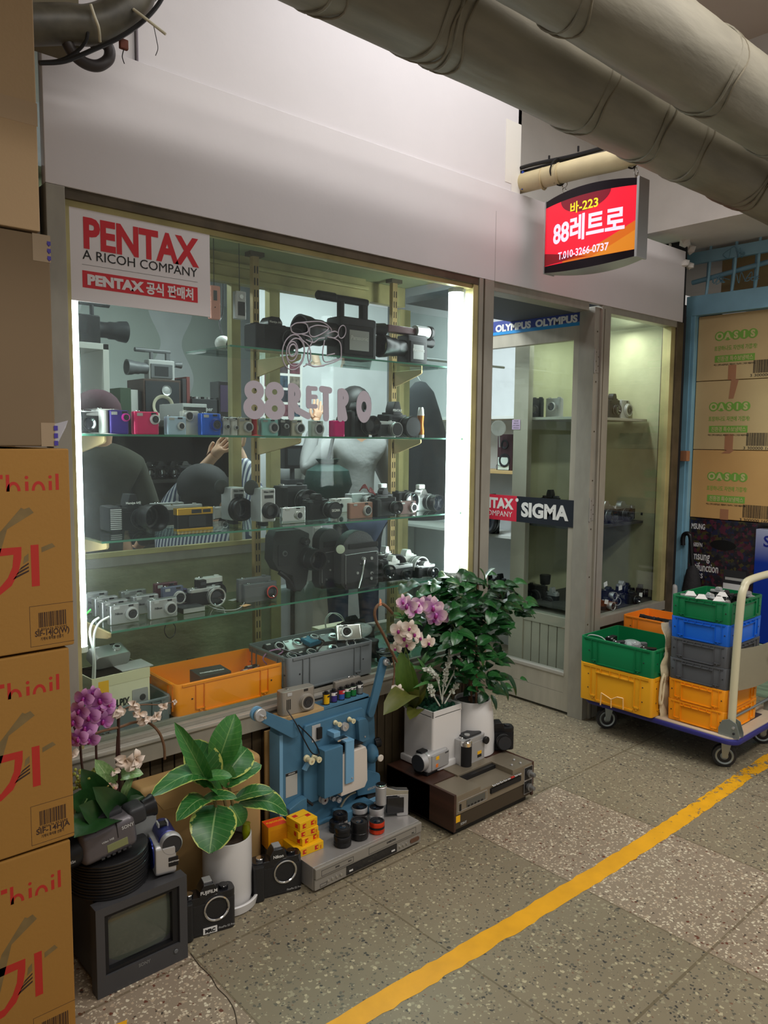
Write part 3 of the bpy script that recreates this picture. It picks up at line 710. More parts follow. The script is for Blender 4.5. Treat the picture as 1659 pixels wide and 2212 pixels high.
for nm, (u, v) in (('left', (1555, 605)), ('right', (1625, 595)), ('upper', (1590, 545))):
    p = W(u, v, x=XR-.05); mb = MB(); pts = []
    for k in range(14): pts.append((p.x+random.uniform(-.02, .02), p.y-.03+.006*k+random.uniform(-.035, .035), p.z+random.uniform(-.03, .03)))
    mb.tube(pts, .0022, WIRE, 5); tag(mb.done('twisted_wire'), 'twisted wire knot on the blue rack rods, the %s one' % nm, 'wire', 'wire knots on the blue rack')
GRN = mat('print_green', s2l(118, 168, 66), .7); GRNT = mat('print_on_green', s2l(196, 186, 130), .7); BTAPE = mat('brown_tape', s2l(168, 118, 86), .3)
zs_ = [zb0-.006, W(1512, 824, x=XR).z, W(1505, 971, x=XR).z, W(1497, 1117, x=XR).z]
OC = [mat('oasis_kraft_pale', s2l(196, 172, 124), .75, var=.03), mat('oasis_kraft_pale', (0, 0, 0)), mat('oasis_kraft_orange', s2l(200, 158, 98), .75, var=.03)]
for i in range(3):
    z1, z0 = zs_[i], zs_[i+1]; y1 = W(1500, 900, x=XR).y; y0 = 1.25
    t = thing('printed_carton', 'kraft carton with green lettering, the %s of three on the blue rack' % ('top', 'middle', 'bottom')[i], 'box', (XR, (y0+y1)/2, z0), rz=-90, group='green printed cartons on the blue rack')
    w_ = (y1-y0)/2; h_ = z1-z0; MB().box(-w_, w_, 0, .45, .001, h_-.002, OC[i], .004).done('carton', t)
    mb = MB(); rc = T(0, -.0006, 0)
    vv = ((722, 823, 1030), )[0][i]
    uL, uR = ((1545, 1637), (1532, 1621), (1528, 1615))[i]; vc = ((723, 878, 1030))[i]
    pL = y1-W(uL, vc, x=XR).y-w_; pR = y1-W(uR, vc, x=XR).y-w_; zc_ = W((uL+uR)/2, vc, x=XR).z-z0
    rr = (pR-pL)/9
    for k, ch in enumerate('OASiS'):
        xx = pL+rr*(1+k*1.75); mb.cyl((xx, 0, zc_), (0, -1, 0), rr, .0008+k*.0001, GRN, n=28)
        mb.text(ch, rr*1.9, GRNT, T(xx, -.0014, zc_), .05, .0003)
    wd = pR-pL
    mb.text('포장하나도 자연에 가깝게!', .03, GRN, T((pL+pR)/2, -.0006, zc_-.068), .01, .0003, width=wd)
    mb.box((pL+pR)/2-wd*.48, (pL+pR)/2+wd*.46, -.0006, 0, zc_-.146, zc_-.108, GRN)
    mb.text('친환경 특수보냉박스', .03, GRNT, T((pL+pR)/2, -.0012, zc_-.127), .02, .0003, width=wd*.84)
    mb.text('*박스 안쪽 보냉비닐도 재활용이 가능하니 그대로 배출하세요.', .012, INK, T((pL+pR)/2, -.0006, zc_-.160), 0, .0003, width=wd)
    ub = (1628, 1613, 1605)[i]; vb = ((778, 806), (935, 963), (1090, 1118))[i]
    xb = y1-W(ub, vb[0], x=XR).y-w_; zt_ = W(ub, vb[0], x=XR).z-z0; zb_ = W(ub, vb[1], x=XR).z-z0
    barcode(mb, xb, xb+.2, zb_, zt_, 0, INK, 5); mb.text('3 300000 160719', .022, INK, T(xb+.085, -.0006, zb_-.012), 0, .0003, width=.2)
    mb.done('printing', t)
    ut = ((1573, 1590, .11, 'b'), (1565, 1583, .12, 'b'), (1555, 1573, .08, 'b'))[i]
    xa = y1-W(ut[0], vb[1], x=XR).y-w_; xb2 = y1-W(ut[1], vb[1], x=XR).y-w_
    MB().box(xa, xb2, -.0008, 0, 0.0, ut[2]*.75, BTAPE).done('parcel_tape', t)
    mb = MB()
    if i: mb.prism([(xa-.01+.02*(i == 1), h_-.105 if i == 1 else h_-.02), (xb2-.01, h_-.105 if i == 1 else h_-.02), (xb2+.015, h_), (xa+.02, h_)], -.0008, 0, BTAPE); mb.done('parcel_tape', t)
# carton for a printer, dark mosaic print
zS = zs_[3]
def mosaic():
    m = bpy.data.materials.new('mosaic_print'); m.use_nodes = True; nt = m.node_tree; b = nt.nodes['Principled BSDF']; b.inputs['Roughness'].default_value = .4
    tc = nt.nodes.new('ShaderNodeTexCoord'); v = nt.nodes.new('ShaderNodeTexVoronoi'); v.inputs['Scale'].default_value = 55; v.distance = 'MANHATTAN'
    s = nt.nodes.new('ShaderNodeSeparateColor'); r = nt.nodes.new('ShaderNodeValToRGB'); r.color_ramp.interpolation = 'CONSTANT'
    cs = [(26, 26, 34), (60, 26, 34), (30, 34, 60), (64, 60, 32), (36, 32, 40), (78, 34, 52), (44, 44, 48)]
    r.color_ramp.elements[0].color = (*s2l(*cs[0]), 1); r.color_ramp.elements[1].position = .2; r.color_ramp.elements[1].color = (*s2l(*cs[1]), 1)
    for i, c in enumerate(cs[2:]):
        e = r.color_ramp.elements.new(.32+.13*i); e.color = (*s2l(*c), 1)
    nt.links.new(tc.outputs['Object'], v.inputs[0]); nt.links.new(v.outputs['Color'], s.inputs[0]); nt.links.new(s.outputs[0], r.inputs[0]); nt.links.new(r.outputs[0], b.inputs['Base Color'])
    return m
MOS = mosaic(); PW = mat('print_white', s2l(215, 215, 215), .5)
XS = XR+.0; yS1 = W(1490, 1160, x=XS).y; yS0 = W(1633, 1160, x=XS).y; zS0 = .02
t = thing('printer_carton', 'dark carton with a confetti print under the kraft cartons, beside the rack post', 'box', (XS, (yS0+yS1)/2, zS0), rz=-90)
w_ = (yS1-yS0)/2; h_ = zS-.004-zS0; MB().box(-w_, w_, 0, .4, 0, h_, MOS, .003).done('carton', t)
def L2(u, v, xx, yc, z0): p = W(u, v, x=xx); return (yc-p.y, p.z-z0)
ycS = (yS0+yS1)/2; mb = MB(); L_ = lambda u, v: L2(u, v, XS, ycS, zS0)
for tx, u0, u1, v, sz, bo in (('MSUNG', 1494, 1523, 1137, .045, .02), ('K2680FN', 1490, 1517, 1176, .035, 0), ('amsung', 1489, 1533, 1206, .07, .01), ('tifunction', 1500, 1552, 1226, .07, .01), ('ess', 1500, 1518, 1243, .06, 0)):
    a = L_(u0, v); c = L_(u1, v); mb.text(tx, sz, PW, T((a[0]+c[0])/2, -.0006, a[1]*.5+c[1]*.5), bo, .0003, width=c[0]-a[0])
a = L_(1490, 1191); c = L_(1540, 1193); mb.text('For a better printing experience with easy setup', .02, PW, T((a[0]+c[0])/2, -.0006, a[1]), 0, .0003, width=c[0]-a[0]) if False else None
# printed picture of the printer
a = L_(1562, 1262); c = L_(1612, 1236); mb.box(a[0], c[0], -.0006, 0, a[1]-.10, a[1]+.02, PW).box(a[0], c[0], -.0007, 0, a[1]+.01, c[1], DGREY).box(a[0]+.01, c[0]-.01, -.0010, 0, a[1]+.03, a[1]+.045, LGREY)
mb.done('printing', t)
a = L_(1562, 1178); mb = MB().prism([(a[0]+.075*cos(q), a[1]+.03*sin(q)) for q in [2*pi*k/20 for k in range(20)]], -.0008, 0, BLACK); mb.done('hand_hole', t)
# blue and white carton
XT = XR-.02; yT1 = yS0-.006; zT = W(1640, 1143, x=XT).z
def bwgrad():
    m = mat('blue_white_print', (1, 1, 1), .3); nt = m.node_tree; b = nt.nodes['Principled BSDF']; tc = nt.nodes.new('ShaderNodeTexCoord'); s = nt.nodes.new('ShaderNodeSeparateXYZ'); r = nt.nodes.new('ShaderNodeValToRGB')
    r.color_ramp.elements[0].position = .45; r.color_ramp.elements[0].color = (*s2l(10, 50, 150), 1); r.color_ramp.elements[1].position = .80; r.color_ramp.elements[1].color = (*s2l(222, 226, 232), 1)
    nt.links.new(tc.outputs['Object'], s.inputs[0]); nt.links.new(s.outputs[2], r.inputs[0]); nt.links.new(r.outputs[0], b.inputs['Base Color']); return m
t = thing('toner_carton', 'blue and white carton at the right edge, under the kraft cartons', 'box', (XT, yT1-.25, 0.3), rz=-90)
MB().box(-.25, .25, 0, .35, 0, zT-.3, bwgrad(), .003).done('carton', t)
p = W(1650, 1169, x=XT); mb = MB().text('SAMSUNG', .085, mat('print_navy', s2l(24, 34, 130), .4), T(yT1-.25-W(1649, 1169, x=XT).y, -.0006, p.z-.3), .02, .0003, align='LEFT'); mb.done('printing', t)
t = thing('small_carton', 'low carton at the right edge under the blue and white carton', 'box', (XT, yT1-.25, 0.0), rz=-90)
MB().box(-.25, .25, 0, .35, 0, .296, mat('striped_carton', s2l(150, 176, 150), .5, var=.4, vscale=5, stretch=(1, 1, 12)), .003).done('carton', t)
# kraft carton above the rack, behind the rods
t, w_, h_ = card_box('plain_carton', 'kraft carton high on the rack behind the blue rods', 4.55, 5.1, 1.2, 2.14, zb1+.01, 2.49, OC[0])
# grey bollard, umbrella
t = thing('folded_umbrella', 'folded black umbrella hanging by its hook handle on the blue rack post', 'umbrella', tuple(W(1478, 1200, x=XR-.06)))
mb = MB(); mb.tube([(0, .01, .06), (0, .012, .10), (0, .004, .125), (0, -.02, .13), (0, -.035, .10), (0, -.045, .0), (0, -.055, -.06)], .013, BLACK, 10); mb.done('handle', t)
mb = MB(); mb.lathe([(.012, 0), (.035, -.03), (.055, -.14), (.05, -.25), (.02, -.5), (.004, -.62)], mat('umbrella_cloth', (.012, .012, .014), .8, bump=.5, bscale=40), (0, -.055, -.05), (0, 0, 1), 14); mb.done('canopy', t)
t = thing('bollard', 'short grey capped post standing behind the top green crate', 'post', (4.22, W(1457, 1270, x=4.22).y, 0)); MB().lathe([(.017, 0), (.017, .55), (.014, .565), (.006, .572), (0, .573)], LGREY, n=16).done('pipe', t)
zc_ = W(1457, 1262, x=4.22).z
t.children[0].scale = (1, 1, zc_/.573)
mb = MB().box(-.01, .03, -.02, .02, -.03, .03, BTAPE, .003); p = W(1478, 985, x=4.26); o = mb.done('tape_scrap'); o.location = p; tag(o, 'scrap of brown tape stuck beside the blue post', 'tape')
# ================================================================ CAMERA LIBRARY (front faces local -y, base at z=0)
def lens_part(t, x, z, y, r, L_, m=None, ring=None, name='lens', open_=False, n=28):
    m = m or SATIN; ring = ring or CHROME; mb = MB()
    k = r
    mb.lathe([(k, 0), (k, L_*.45), (k*.97, L_*.47), (k*.93, L_*.5), (k*.93, L_*.95), (k*.86, L_), (k*.74, L_), (k*.70, L_*.92)], m, (x, y, z), (0, -1, 0), n, cap=False)
    mb.lathe([(k*.70, L_*.90), (k*.5, L_*.86), (0, L_*.90)] if not open_ else [(k*.70, L_*.9), (k*.6, L_*.2), (k*.45, L_*.15), (0, L_*.25)], LENS, (x, y, z), (0, -1, 0), n, cap=False)
    mb.lathe([(k*1.03, 0), (k*1.03, .0015+L_*.08)], ring, (x, y, z), (0, -1, 0), n)
    if not open_: mb.lathe([(k*.42, L_*.9), (k*.42, L_*.95), (k*.36, L_*.97), (k*.34, L_*.93)], DGREY, (x, y, z), (0, -1, 0), n, cap=False)
    return mb.done(name, t)
def compact(lb, x, y, z, w, h, d, m, lens=(.22, .0, .34), grp=None, rz=0, lm=None, rm=None, txt=None, tm=None, fin=True, grip=None, front=None, rx=0, rnd=.28, name='compact_camera', sq=False, L_=None, loc=None, accent=None):
    t = thing(name, lb, 'camera', loc or (x, y, z), rz=rz, group=grp, rx=rx)
    a = w/2; r = min(h, d)*rnd; mb = MB()
    mb.vbox(-a, a, -d/2, d/2, 0.0, h, m, min(r, d*.45), 4, bev=min(.004, h*.06), axis='z')
    if front: mb.vbox(-a+.004, a-.004, -d/2-.0012, -d/2+.002, .005, h-.006, front, .006, 3, axis='y')
    mb.done('body', t)
    if grip: MB().vbox(-a-.001, -a+w*.17, -d/2-.007, -d/2+.004, .004, h-.006, grip, .003, 3, bev=.002).done('grip', t)
    lr = h*lens[2]; lx, lz = lens[0]*w, h*(.48+lens[1])
    if lr > 0: lens_part(t, lx, lz, -d/2, lr, L_ or h*.16, lm, rm)
    if fin:
        MB().box(lx-.010, lx+.006, -d/2-.0016, -d/2, h*.86, h*.96, GLOSS, .001).done('viewfinder', t)
        MB().box(-a*.55-.009, -a*.55+.009, -d/2-.0018, -d/2, h*.80, h*.93, LGREY, .001).done('flash', t)
    MB().cyl((-a*.55, 0, h-.0005), (0, 0, 1), min(.006, d*.3), .0035, CHROME, n=14, bev=.001).done('shutter_button', t)
    if txt: MB().text(txt, h*.16, tm or WHITE, T(-a*.42, -d/2-.0014, h*.56), .02, .0002).done('lettering', t)
    return t
def slr(lb, x, y, z, w, h, d, body=None, top=None, prism=True, lens=(.0, .42, .36, .06), grp=None, rz=0, lm=None, grip=True, txt=None, cap=None, name='reflex_camera', mount=False, flash=None, tm=None, phh=.24, loc=None, rx=0, sunk=0):
    body = body or RUBBER; top = top or BLACK; lm = lm or BLACK
    t = thing(name, lb, 'camera', loc or (x, y, z), rz=rz, group=grp, rx=rx)
    a = w/2; hb = h*(1-phh) if prism else h*.94; mb = MB()
    mb.vbox(-a, a, -d/2, d/2, 0.0, hb*.80, body, d*.30, 4, axis='z', bev=.001)
    mb.vbox(-a, a, -d/2+.001, d/2-.001, hb*.78, hb, top, d*.3, 4, axis='z', bev=.002)
    mb.vbox(-a, a, -d/2-.0004, d/2, 0.0, hb*.07, top, d*.3, 4, axis='z', bev=.001)
    if grip: mb.vbox(-a-.002, -a+w*.20, -d/2-d*.32, d/2-.006, .002, hb-.004, body, d*.16, 4, bev=.004)
    mb.done('body', t)
    if prism:
        p = w*.17; MB().prism([(-p, hb-.002), (p, hb-.002), (p*.95, hb+h*phh*.45), (p*.55, h), (-p*.55, h), (-p*.95, hb+h*phh*.45)], -d*.52, d*.30, top, bev=.002).done('prism_housing', t)
        if txt: MB().text(txt, h*.09, tm or WHITE, T(0, -d*.52-.001, hb+h*phh*.32), .02, .0002).done('lettering', t)
    elif txt: MB().text(txt, h*.10, tm or WHITE, T(a*.3, -d/2-.001, hb*.89), .02, .0002).done('lettering', t)
    lx, lz = lens[0]*w, lens[1]*hb*1.12
    if mount:
        mb = MB().lathe([(h*.25, 0), (h*.25, .004), (h*.225, .005), (h*.21, .003)], CHROME, (lx, -d/2, lz), (0, -1, 0), 32, cap=False).lathe([(h*.21, .003), (h*.19, -.012), (0, -.012)], LENS, (lx, -d/2, lz), (0, -1, 0), 32, cap=False); mb.done('lens_mount', t)
    elif lens[2]:
        r = h*lens[2]; L_ = lens[3]; mb = MB()
        mb.lathe([(r*.86, 0), (r*.86, L_*.2), (r*.95, L_*.24), (r*.95, L_*.55), (r*.90, L_*.58), (r*.90, L_*.7), (r, L_*.74), (r, L_), (r*.9, L_), (r*.84, L_*.93)], lm, (lx, -d/2, lz), (0, -1, 0), 32, cap=False)
        if cap: mb.lathe([(r*.9, L_*.93), (r*.88, L_+.002), (0, L_+.002)], DGREY, (lx, -d/2, lz), (0, -1, 0), 32, cap=False)
        else: mb.lathe([(r*.84, L_*.93), (r*.6, L_*.7), (0, L_*.82)], LENS, (lx, -d/2, lz), (0, -1, 0), 32, cap=False)
        for k in range(3): mb.lathe([(r*.965, L_*(.28+.09*k)), (r*.965, L_*(.32+.09*k))], SATIN if k == 1 else DGREY, (lx, -d/2, lz), (0, -1, 0), 32, cap=False)
        o = mb.done('lens', t)
        if cap and isinstance(cap, str): MB().text(cap, r*.42, WHITE, T(lx, -d/2-L_-.003, lz), .02, .0002).done('lettering', o)
    MB().cyl((-a*.66, -d*.05, hb), (0, 0, 1), h*.085, h*.05, lm if top is BLACK else CHROME, n=20, bev=.001).done('dial', t)
    MB().cyl((a*.62, 0, hb), (0, 0, 1), h*.095, h*.055, top if top is not BLACK else DGREY, n=20, bev=.001).done('rewind_knob', t)
    if flash: MB().box(-.018, .018, -d*.3, d*.2, h, h+.02, flash, .004).box(-.012, .012, -d*.1, d*.1, h-.01, h+.004, BLACK).done('flash_unit', t)
    return t
def fit(uL, uR, vt, vb, z=None, y=None):
    """front-face corners measured on the shelf: left x, right x, front y, height"""
    if y is None: y = W(uL, vb, z=z).y
    a = W(uL, vb, y=y); b = W(uR, vb, y=y); zz = z if z is not None else a.z
    return (a.x+b.x)/2, abs(b.x-a.x), y, W(uL, vt, y=y).z-zz
def putc(lb, uL, uR, vt, vb, z, m, d=.025, y=None, **k):
    x, w_, yy, h_ = fit(uL, uR, vt, vb, z, y); return compact(lb, x, yy+d/2, z, w_, h_, d, m, **k)
def puts(lb, uL, uR, vt, vb, z, d=.04, y=None, **k):
    x, w_, yy, h_ = fit(uL, uR, vt, vb, z, y); return slr(lb, x, yy+d/2, z, w_, h_, d, **k)
def strap(lb, pts, r, m, cat='strap', name='strap', n=6):
    mb = MB(); mb.tube(pts, r, m, n); return tag(mb.done(name), lb, cat)
def camcorder(lb, loc, s, body, dark, rz=0, grp=None, handle=True, L_=.30, screen=True, barrel=None, txt=None, name='camcorder'):
    """side-on: lens towards local -x, side panel faces -y"""
    t = thing(name, lb, 'camcorder', loc, rz=rz, group=grp)
    h = .13*s; L = L_*s
    mb = MB().box(-L*.18, L*.42, -.035*s, .04*s, .0, h, body, .008*s).box(-L*.14, L*.36, -.042*s, -.030*s, .012*s, h*.80, dark, .004*s)
    mb.done('body', t)
    mb = MB(); mb.lathe([(.036*s, 0), (.036*s, .05*s), (.040*s, .055*s), (.040*s, .085*s), (.046*s, .10*s), (.050*s, .135*s), (.044*s, .135*s), (.030*s, .10*s)], barrel or dark, (-L*.17, 0, h*.56), (-1, 0, 0), 28, cap=False)
    mb.lathe([(.031*s, .1*s), (0, .1*s)], LENS, (-L*.17, 0, h*.56), (-1, 0, 0), 28, cap=False); mb.done('lens', t)
    if handle:
        MB().box(-L*.30, L*.38, -.012*s, .014*s, h+.045*s, h+.068*s, dark, .008*s).box(-L*.10, -L*.03, -.010*s, .012*s, h-.002, h+.05*s, dark, .004*s).box(L*.26, L*.36, -.010*s, .012*s, h-.002, h+.05*s, dark, .004*s).done('handle', t)
        MB().cyl((-L*.44, 0, h+.058*s), (1, 0, 0), .014*s, .07*s, dark, bev=.003*s).done('microphone', t)
    MB().box(L*.30, L*.47, -.018*s, .022*s, h*.70, h*.99, dark, .004*s).cyl((L*.46, 0, h*.84), (1, 0, 0), .016*s, .05*s, dark, r2=.022*s).done('eyepiece', t)
    if screen: MB().box(-L*.06, L*.26, -.0435*s, -.041*s, h*.2, h*.68, LGREY if body is not LGREY else DGREY, .001).done('side_panel', t)
    if txt: MB().text(txt, .018*s, WHITE, T(L*.1, -.0442*s, h*.5), .02, .0002).done('lettering', t)
    return t
# ================================================================ OPEN DOOR
XD = 3.262   # visible face of the leaf
dr = bpy.data.objects.new('door_1', None); COL.objects.link(dr); dr.location = (XD, 2.20, 0); dr['kind'] = 'structure'; dr.rotation_euler = (0, 0, R(-90))
def DL(u, v): p = W(u, v, x=XD); return (2.20-p.y, p.z)       # local x along the leaf is negative inwards
DM = mat('door_aluminium', s2l(172, 166, 150), .42, .3, var=.10, vscale=7, stretch=(3, 3, .5))
zk = DL(1215, 1455)[1]; ztop = DL(1248, 672)[1]; zg = DL(1235, 735)[1]
WD = .80
MB().box(-.06, 0, 0, .04, .015, ztop, DM, .002).box(-WD, -WD+.06, 0, .04, .015, ztop, DM, .002).done('stile', dr)
MB().box(-WD, -.06, .002, .038, zg, ztop, DM, .002).done('top_rail', dr)
mb = MB().box(-WD, -.06, .002, .038, .015, zk*.52, DM, .001).box(-WD, -.06, .002, .038, zk*.525, zk-.012, DM, .001).box(-WD, -.055, -.003, .042, zk-.012, zk+.006, MATS['bright_aluminium'], .002); mb.done('kick_panel', dr)
MB().box(-WD+.06, -.06, .018, .022, zk, zg, CLEAR).done('pane', dr)
# hinges
for i, v in enumerate((782, 1100)):
    zc = W(1270, v, x=3.28).z
    t = MB().box(-.001, .034, -.003, .002, zc-.055, zc+.055, mat('hinge_steel', s2l(160, 156, 148), .4, .5), .001); 
    for k in range(5): t.cyl((.008+.018*(k % 2), -.003, zc-.045+.022*k), (0, -1, 0), .003, .001, ALUD, n=10)
    t.cyl((-.004, -.004, zc-.058), (0, 0, 1), .005, .116, MATS['hinge_steel'], n=12)
    o = t.done('hinge'); o.location = (3.262, Y0+.012, 0); tag(o, 'steel hinge plate on the door jamb, %s' % ('upper one' if i == 0 else 'lower one beside the black sign'), 'hinge', 'door hinges')
# stickers and signs on the leaf
def tagp(mb, nm, lb, cat, **k): o = mb.done(nm); o.location = (XD, 2.20, 0); o.rotation_euler = (0, 0, R(-90)); return tag(o, lb, cat, **k)
OB = mat('olympus_blue', s2l(48, 62, 128), .4); OC2 = mat('olympus_cyan', s2l(30, 130, 190), .4)
a, c = DL(1068, 725), DL(1250, 700); z1 = DL(1249, 670)[1]; z0 = DL(1249, 703)[1]
mb = MB().box(a[0]-.28, -.006, -.0012, 0, z0+.018, z1, OB).box(a[0]-.28, -.012, -.0012, 0, z0, z0+.017, OC2)
PWH = mat('sticker_lettering', s2l(214, 212, 205), .5)
for uu0, uu1, vv in ((1071, 1147, 704), (1157, 1248, 690)):
    p, q = DL(uu0, vv), DL(uu1, vv); mb.text('OLYMPUS', .048, PWH, T((p[0]+q[0])/2, -.0018, (z0+z1)/2-.002), .05, .0003, width=q[0]-p[0])
tagp(mb, 'blue_sticker_strip', 'blue and cyan sticker strip across the top of the open door', 'sticker')
za, zb_ = DL(1240, 1081)[1], DL(1240, 1140)[1]; xm = DL(1117, 1100)[0]; x1 = DL(1242, 1100)[0]; x0 = DL(1058, 1100)[0]-.32
mb = MB().box(x0, xm, -.004, -.001, zb_, za, mat('sign_red2', s2l(200, 44, 64), .4)).box(xm, x1, -.004, -.001, zb_, za, mat('sign_dark', s2l(36, 40, 46), .35))
p, q = DL(1126, 1100), DL(1228, 1112)
mb.text('SIGMA', .1, PWH, T((p[0]+q[0])/2, -.0045, (za+zb_)/2), .045, .0003, width=q[0]-p[0])
q = DL(1108, 1090)
mb.text('PENTAX', .075, PWH, T(q[0], -.0045, za-(za-zb_)*.33), .05, .0003, align='RIGHT').text('A RICOH COMPANY', .042, PWH, T(q[0], -.0045, za-(za-zb_)*.74), 0, .0003, align='RIGHT')
for u, v in ((1118, 1080), (1082, 1090)):
    p = DL(u, v); mb.cyl((p[0], -.0045, p[1]), (0, -1, 0), .010, .0004, PWH, n=18)
tagp(mb, 'door_sign', 'red and black sign strip across the middle of the open door', 'sign')

# ================================================================ RIGHT DISPLAY CASE (glass side seen through the door)
XK = 3.40; YK = 2.72
def KL(u, v): p = W(u, v, x=XK); return p.y, p.z
yk0, yk1 = KL(1112, 900)[0], KL(1143, 900)[0]
zrl = KL(1215, 1338)[1]; CP = mat('case_post', s2l(176, 172, 154), .5, .2, var=.06)
mb = MB().box(XK-.01, XK+.03, yk1, yk0, 0, 2.04, CP, .002).box(XK-.005, XK+.02, Y0+.1, yk1, zrl-.045, zrl+.01, CP, .002).box(XK-.005, XK+.02, Y0+.1, yk1, 1.97, 2.03, CP, .002)
struct(mb, 'trim_15')
mb = MB(); y = Y0+.11
while y < yk1-.02:
    mb.box(XK, XK+.012, y, y+.052, 0, zrl-.045, CP, .002); y += .057
mb.box(XK+.008, XK+.016, Y0+.1, yk1, 0, zrl-.045, DARKG); struct(mb, 'wall_case_base')
o = MB().box(XK+.004, XK+.008, Y0+.1, yk1, zrl, 1.98, CLEAR).done('window_8'); o['kind'] = 'structure'
GP = mat('old_case_wall', s2l(176, 176, 142), .8, bump=.2, bscale=20, var=.16, vscale=4)
struct(MB().box(XK+.03, 4.09, YK, YK+.03, 0, 2.05, GP), 'wall_case_right')
struct(MB().box(4.07, 4.098, Y0+.09, YK, 0, 2.05, GP), 'wall_case_end')
o = MB().box(XK, 4.09, Y0+.10, YK, 2.045, 2.050, CLEAR).done('window_9'); o['kind'] = 'structure'
zsh = [W(1360, 906, y=2.40).z, W(1350, 1122, y=2.40).z, zb]
WD_ = mat('pale_shelf', s2l(180, 176, 160), .5)
for i, z in enumerate(zsh):
    o = MB().box(XK+.03, 4.06, 2.30 if i < 2 else Y0+.07, YK, z-.014, z, WD_ if i == 0 else mat('dark_shelf', s2l(60, 60, 56), .6), .001).done('case_shelf'); tag(o, ('upper pale shelf in the right display case', 'middle dark shelf in the right display case', 'bottom board of the right display case')[i], 'shelf', 'shelves of the right display case')
# cameras on its shelves
G1 = 'cameras on the upper shelf of the right case'
def row(z, y, items, grp):
    for lb, u0, u1, vt, kind, kw in items:
        x0, x1 = W(u0, 950, y=y).x, W(u1, 950, y=y).x; h = W((u0+u1)/2, vt, y=y).z-z; w_ = abs(x1-x0)
        if kind == 's': slr(lb, (x0+x1)/2, y+.02, z, w_, h, .04, grp=grp, **kw)
        else: compact(lb, (x0+x1)/2, y+.015, z, w_, h, .03, grp=grp, **kw)
row(zsh[0], 2.42, [
 ('tall black reflex camera, left on the upper shelf of the right case', 1311, 1338, 850, 's', dict(lens=(0, .42, .2, .03))),
 ('pale grey compact camera between two black ones, right display case', 1340, 1357, 864, 'c', dict(m=LGREY)),
 ('black round lens camera, right on the upper shelf of the right case', 1360, 1402, 862, 's', dict(lens=(.15, .42, .24, .05)))], G1)
G2 = 'old chrome cameras on the middle shelf of the right case'
for i, (u0, u1) in enumerate(((1300, 1332), (1335, 1368), (1371, 1398), (1398, 1414))):
    row(zsh[1], 2.36, [('old chrome and black camera before the framed picture, %s' % ('first from the left', 'second from the left', 'third from the left', 'rightmost')[i], u0, u1, 1082, 's', dict(top=SILVER, grip=False, lens=(0, .4, .34, .05), lm=DGREY))], G2)
t = thing('picture_frame', 'small brown wooden picture frame standing in the right display case', 'picture', (W(1354, 1080, y=2.62).x, 2.62, zsh[1]))
zf = W(1354, 1040, y=2.62).z-zsh[1]; wf = (W(1392, 1060, y=2.62).x-W(1317, 1060, y=2.62).x)/2; WB = mat('red_brown_wood', s2l(140, 78, 48), .5, var=.2)
MB().box(-wf, wf, -.01, .01, zf-.022, zf, WB, .002).box(-wf, -wf+.02, -.01, .01, 0, zf, WB, .002).box(wf-.02, wf, -.01, .01, 0, zf, WB, .002).box(-wf, wf, -.01, .01, 0, .02, WB, .002).done('frame', t)
mb = MB().box(-wf+.01, wf-.01, .0, .005, .01, zf-.01, PAPER)
for k in range(9): mb.tube([(-wf*.6+.02*k, -.001, .04), (-wf*.6+.02*k+.04, -.001, .10)], .0012, DGREY, 4)
mb.prism([(-.01, .10), (.03, .10), (.03, .12), (-.01, .125)], -.001, 0, mat('pale_green', s2l(150, 170, 130), .6)); mb.done('picture', t)
t = thing('leaning_photograph', 'large black and white landscape photograph leaning in the right display case', 'photograph', (W(1350, 1290, y=2.60).x, 2.60, zb), rx=-6)
wp = (W(1392, 1200, y=2.6).x-W(1312, 1200, y=2.6).x)/2; hp = W(1350, 1172, y=2.6).z-zb
mb = MB().box(-wp, wp, 0, .006, 0, hp, mat('photo_sky', s2l(150, 160, 166), .35)).box(-wp, wp, -.0006, 0, 0, hp*.38, mat('photo_ground', s2l(70, 72, 74), .4))
mb.prism([(-wp, hp*.36), (-wp, hp*.62), (-wp*.6, hp*.60), (-wp*.3, hp*.52), (0, hp*.50), (wp*.3, hp*.45), (wp, hp*.42), (wp, hp*.36)], -.0010, -.0004, mat('photo_hill', s2l(96, 98, 100), .4)); mb.done('print', t)
random.seed(12)
G3 = 'small cameras piled at the bottom of the right case'
PW2 = mat('price_tag_white', (.8, .8, .8), .6)
for k, (u, v) in enumerate(((1308, 1322), (1322, 1300), (1336, 1330), (1350, 1305), (1362, 1325), (1380, 1310), (1395, 1322), (1410, 1300), (1312, 1285), (1340, 1282))):
    yy = 2.22+.05*(k % 4)+.02*(k//5); p = W(u, v, y=yy); z = zb+(.045 if k > 7 else 0)
    slr('dark camera piled at the bottom of the right case, %s' % ('far left', 'second row left', 'third from the left', 'centre', 'behind the big crates', 'right of centre', 'near the right frame', 'far right', 'raised on the left pair', 'raised in the middle')[k], p.x, yy, z, .085, .07, .035, rz=random.uniform(-25, 25), top=random.choice((SATIN, BLACK, BLACK)), grip=False, lens=(0, .4, .32, .03), lm=random.choice((BLACK, SATIN)), grp=G3)
for k, (u, v) in enumerate(((1308, 1262), (1340, 1270), (1384, 1285), (1310, 1300))):
    p = W(u, v, y=2.20); mb = MB().box(-.016, .016, -.001, .001, -.012, .012, PW2, M=Matrix.Rotation(R(-12+9*k), 4, 'Y')); o = mb.done('price_tag'); o.location = (p.x, 2.20, p.z); tag(o, 'white tag sticking up from the pile in the right case, %s' % ('left rear', 'centre', 'right', 'left front')[k], 'tag', 'white tags in the right case')

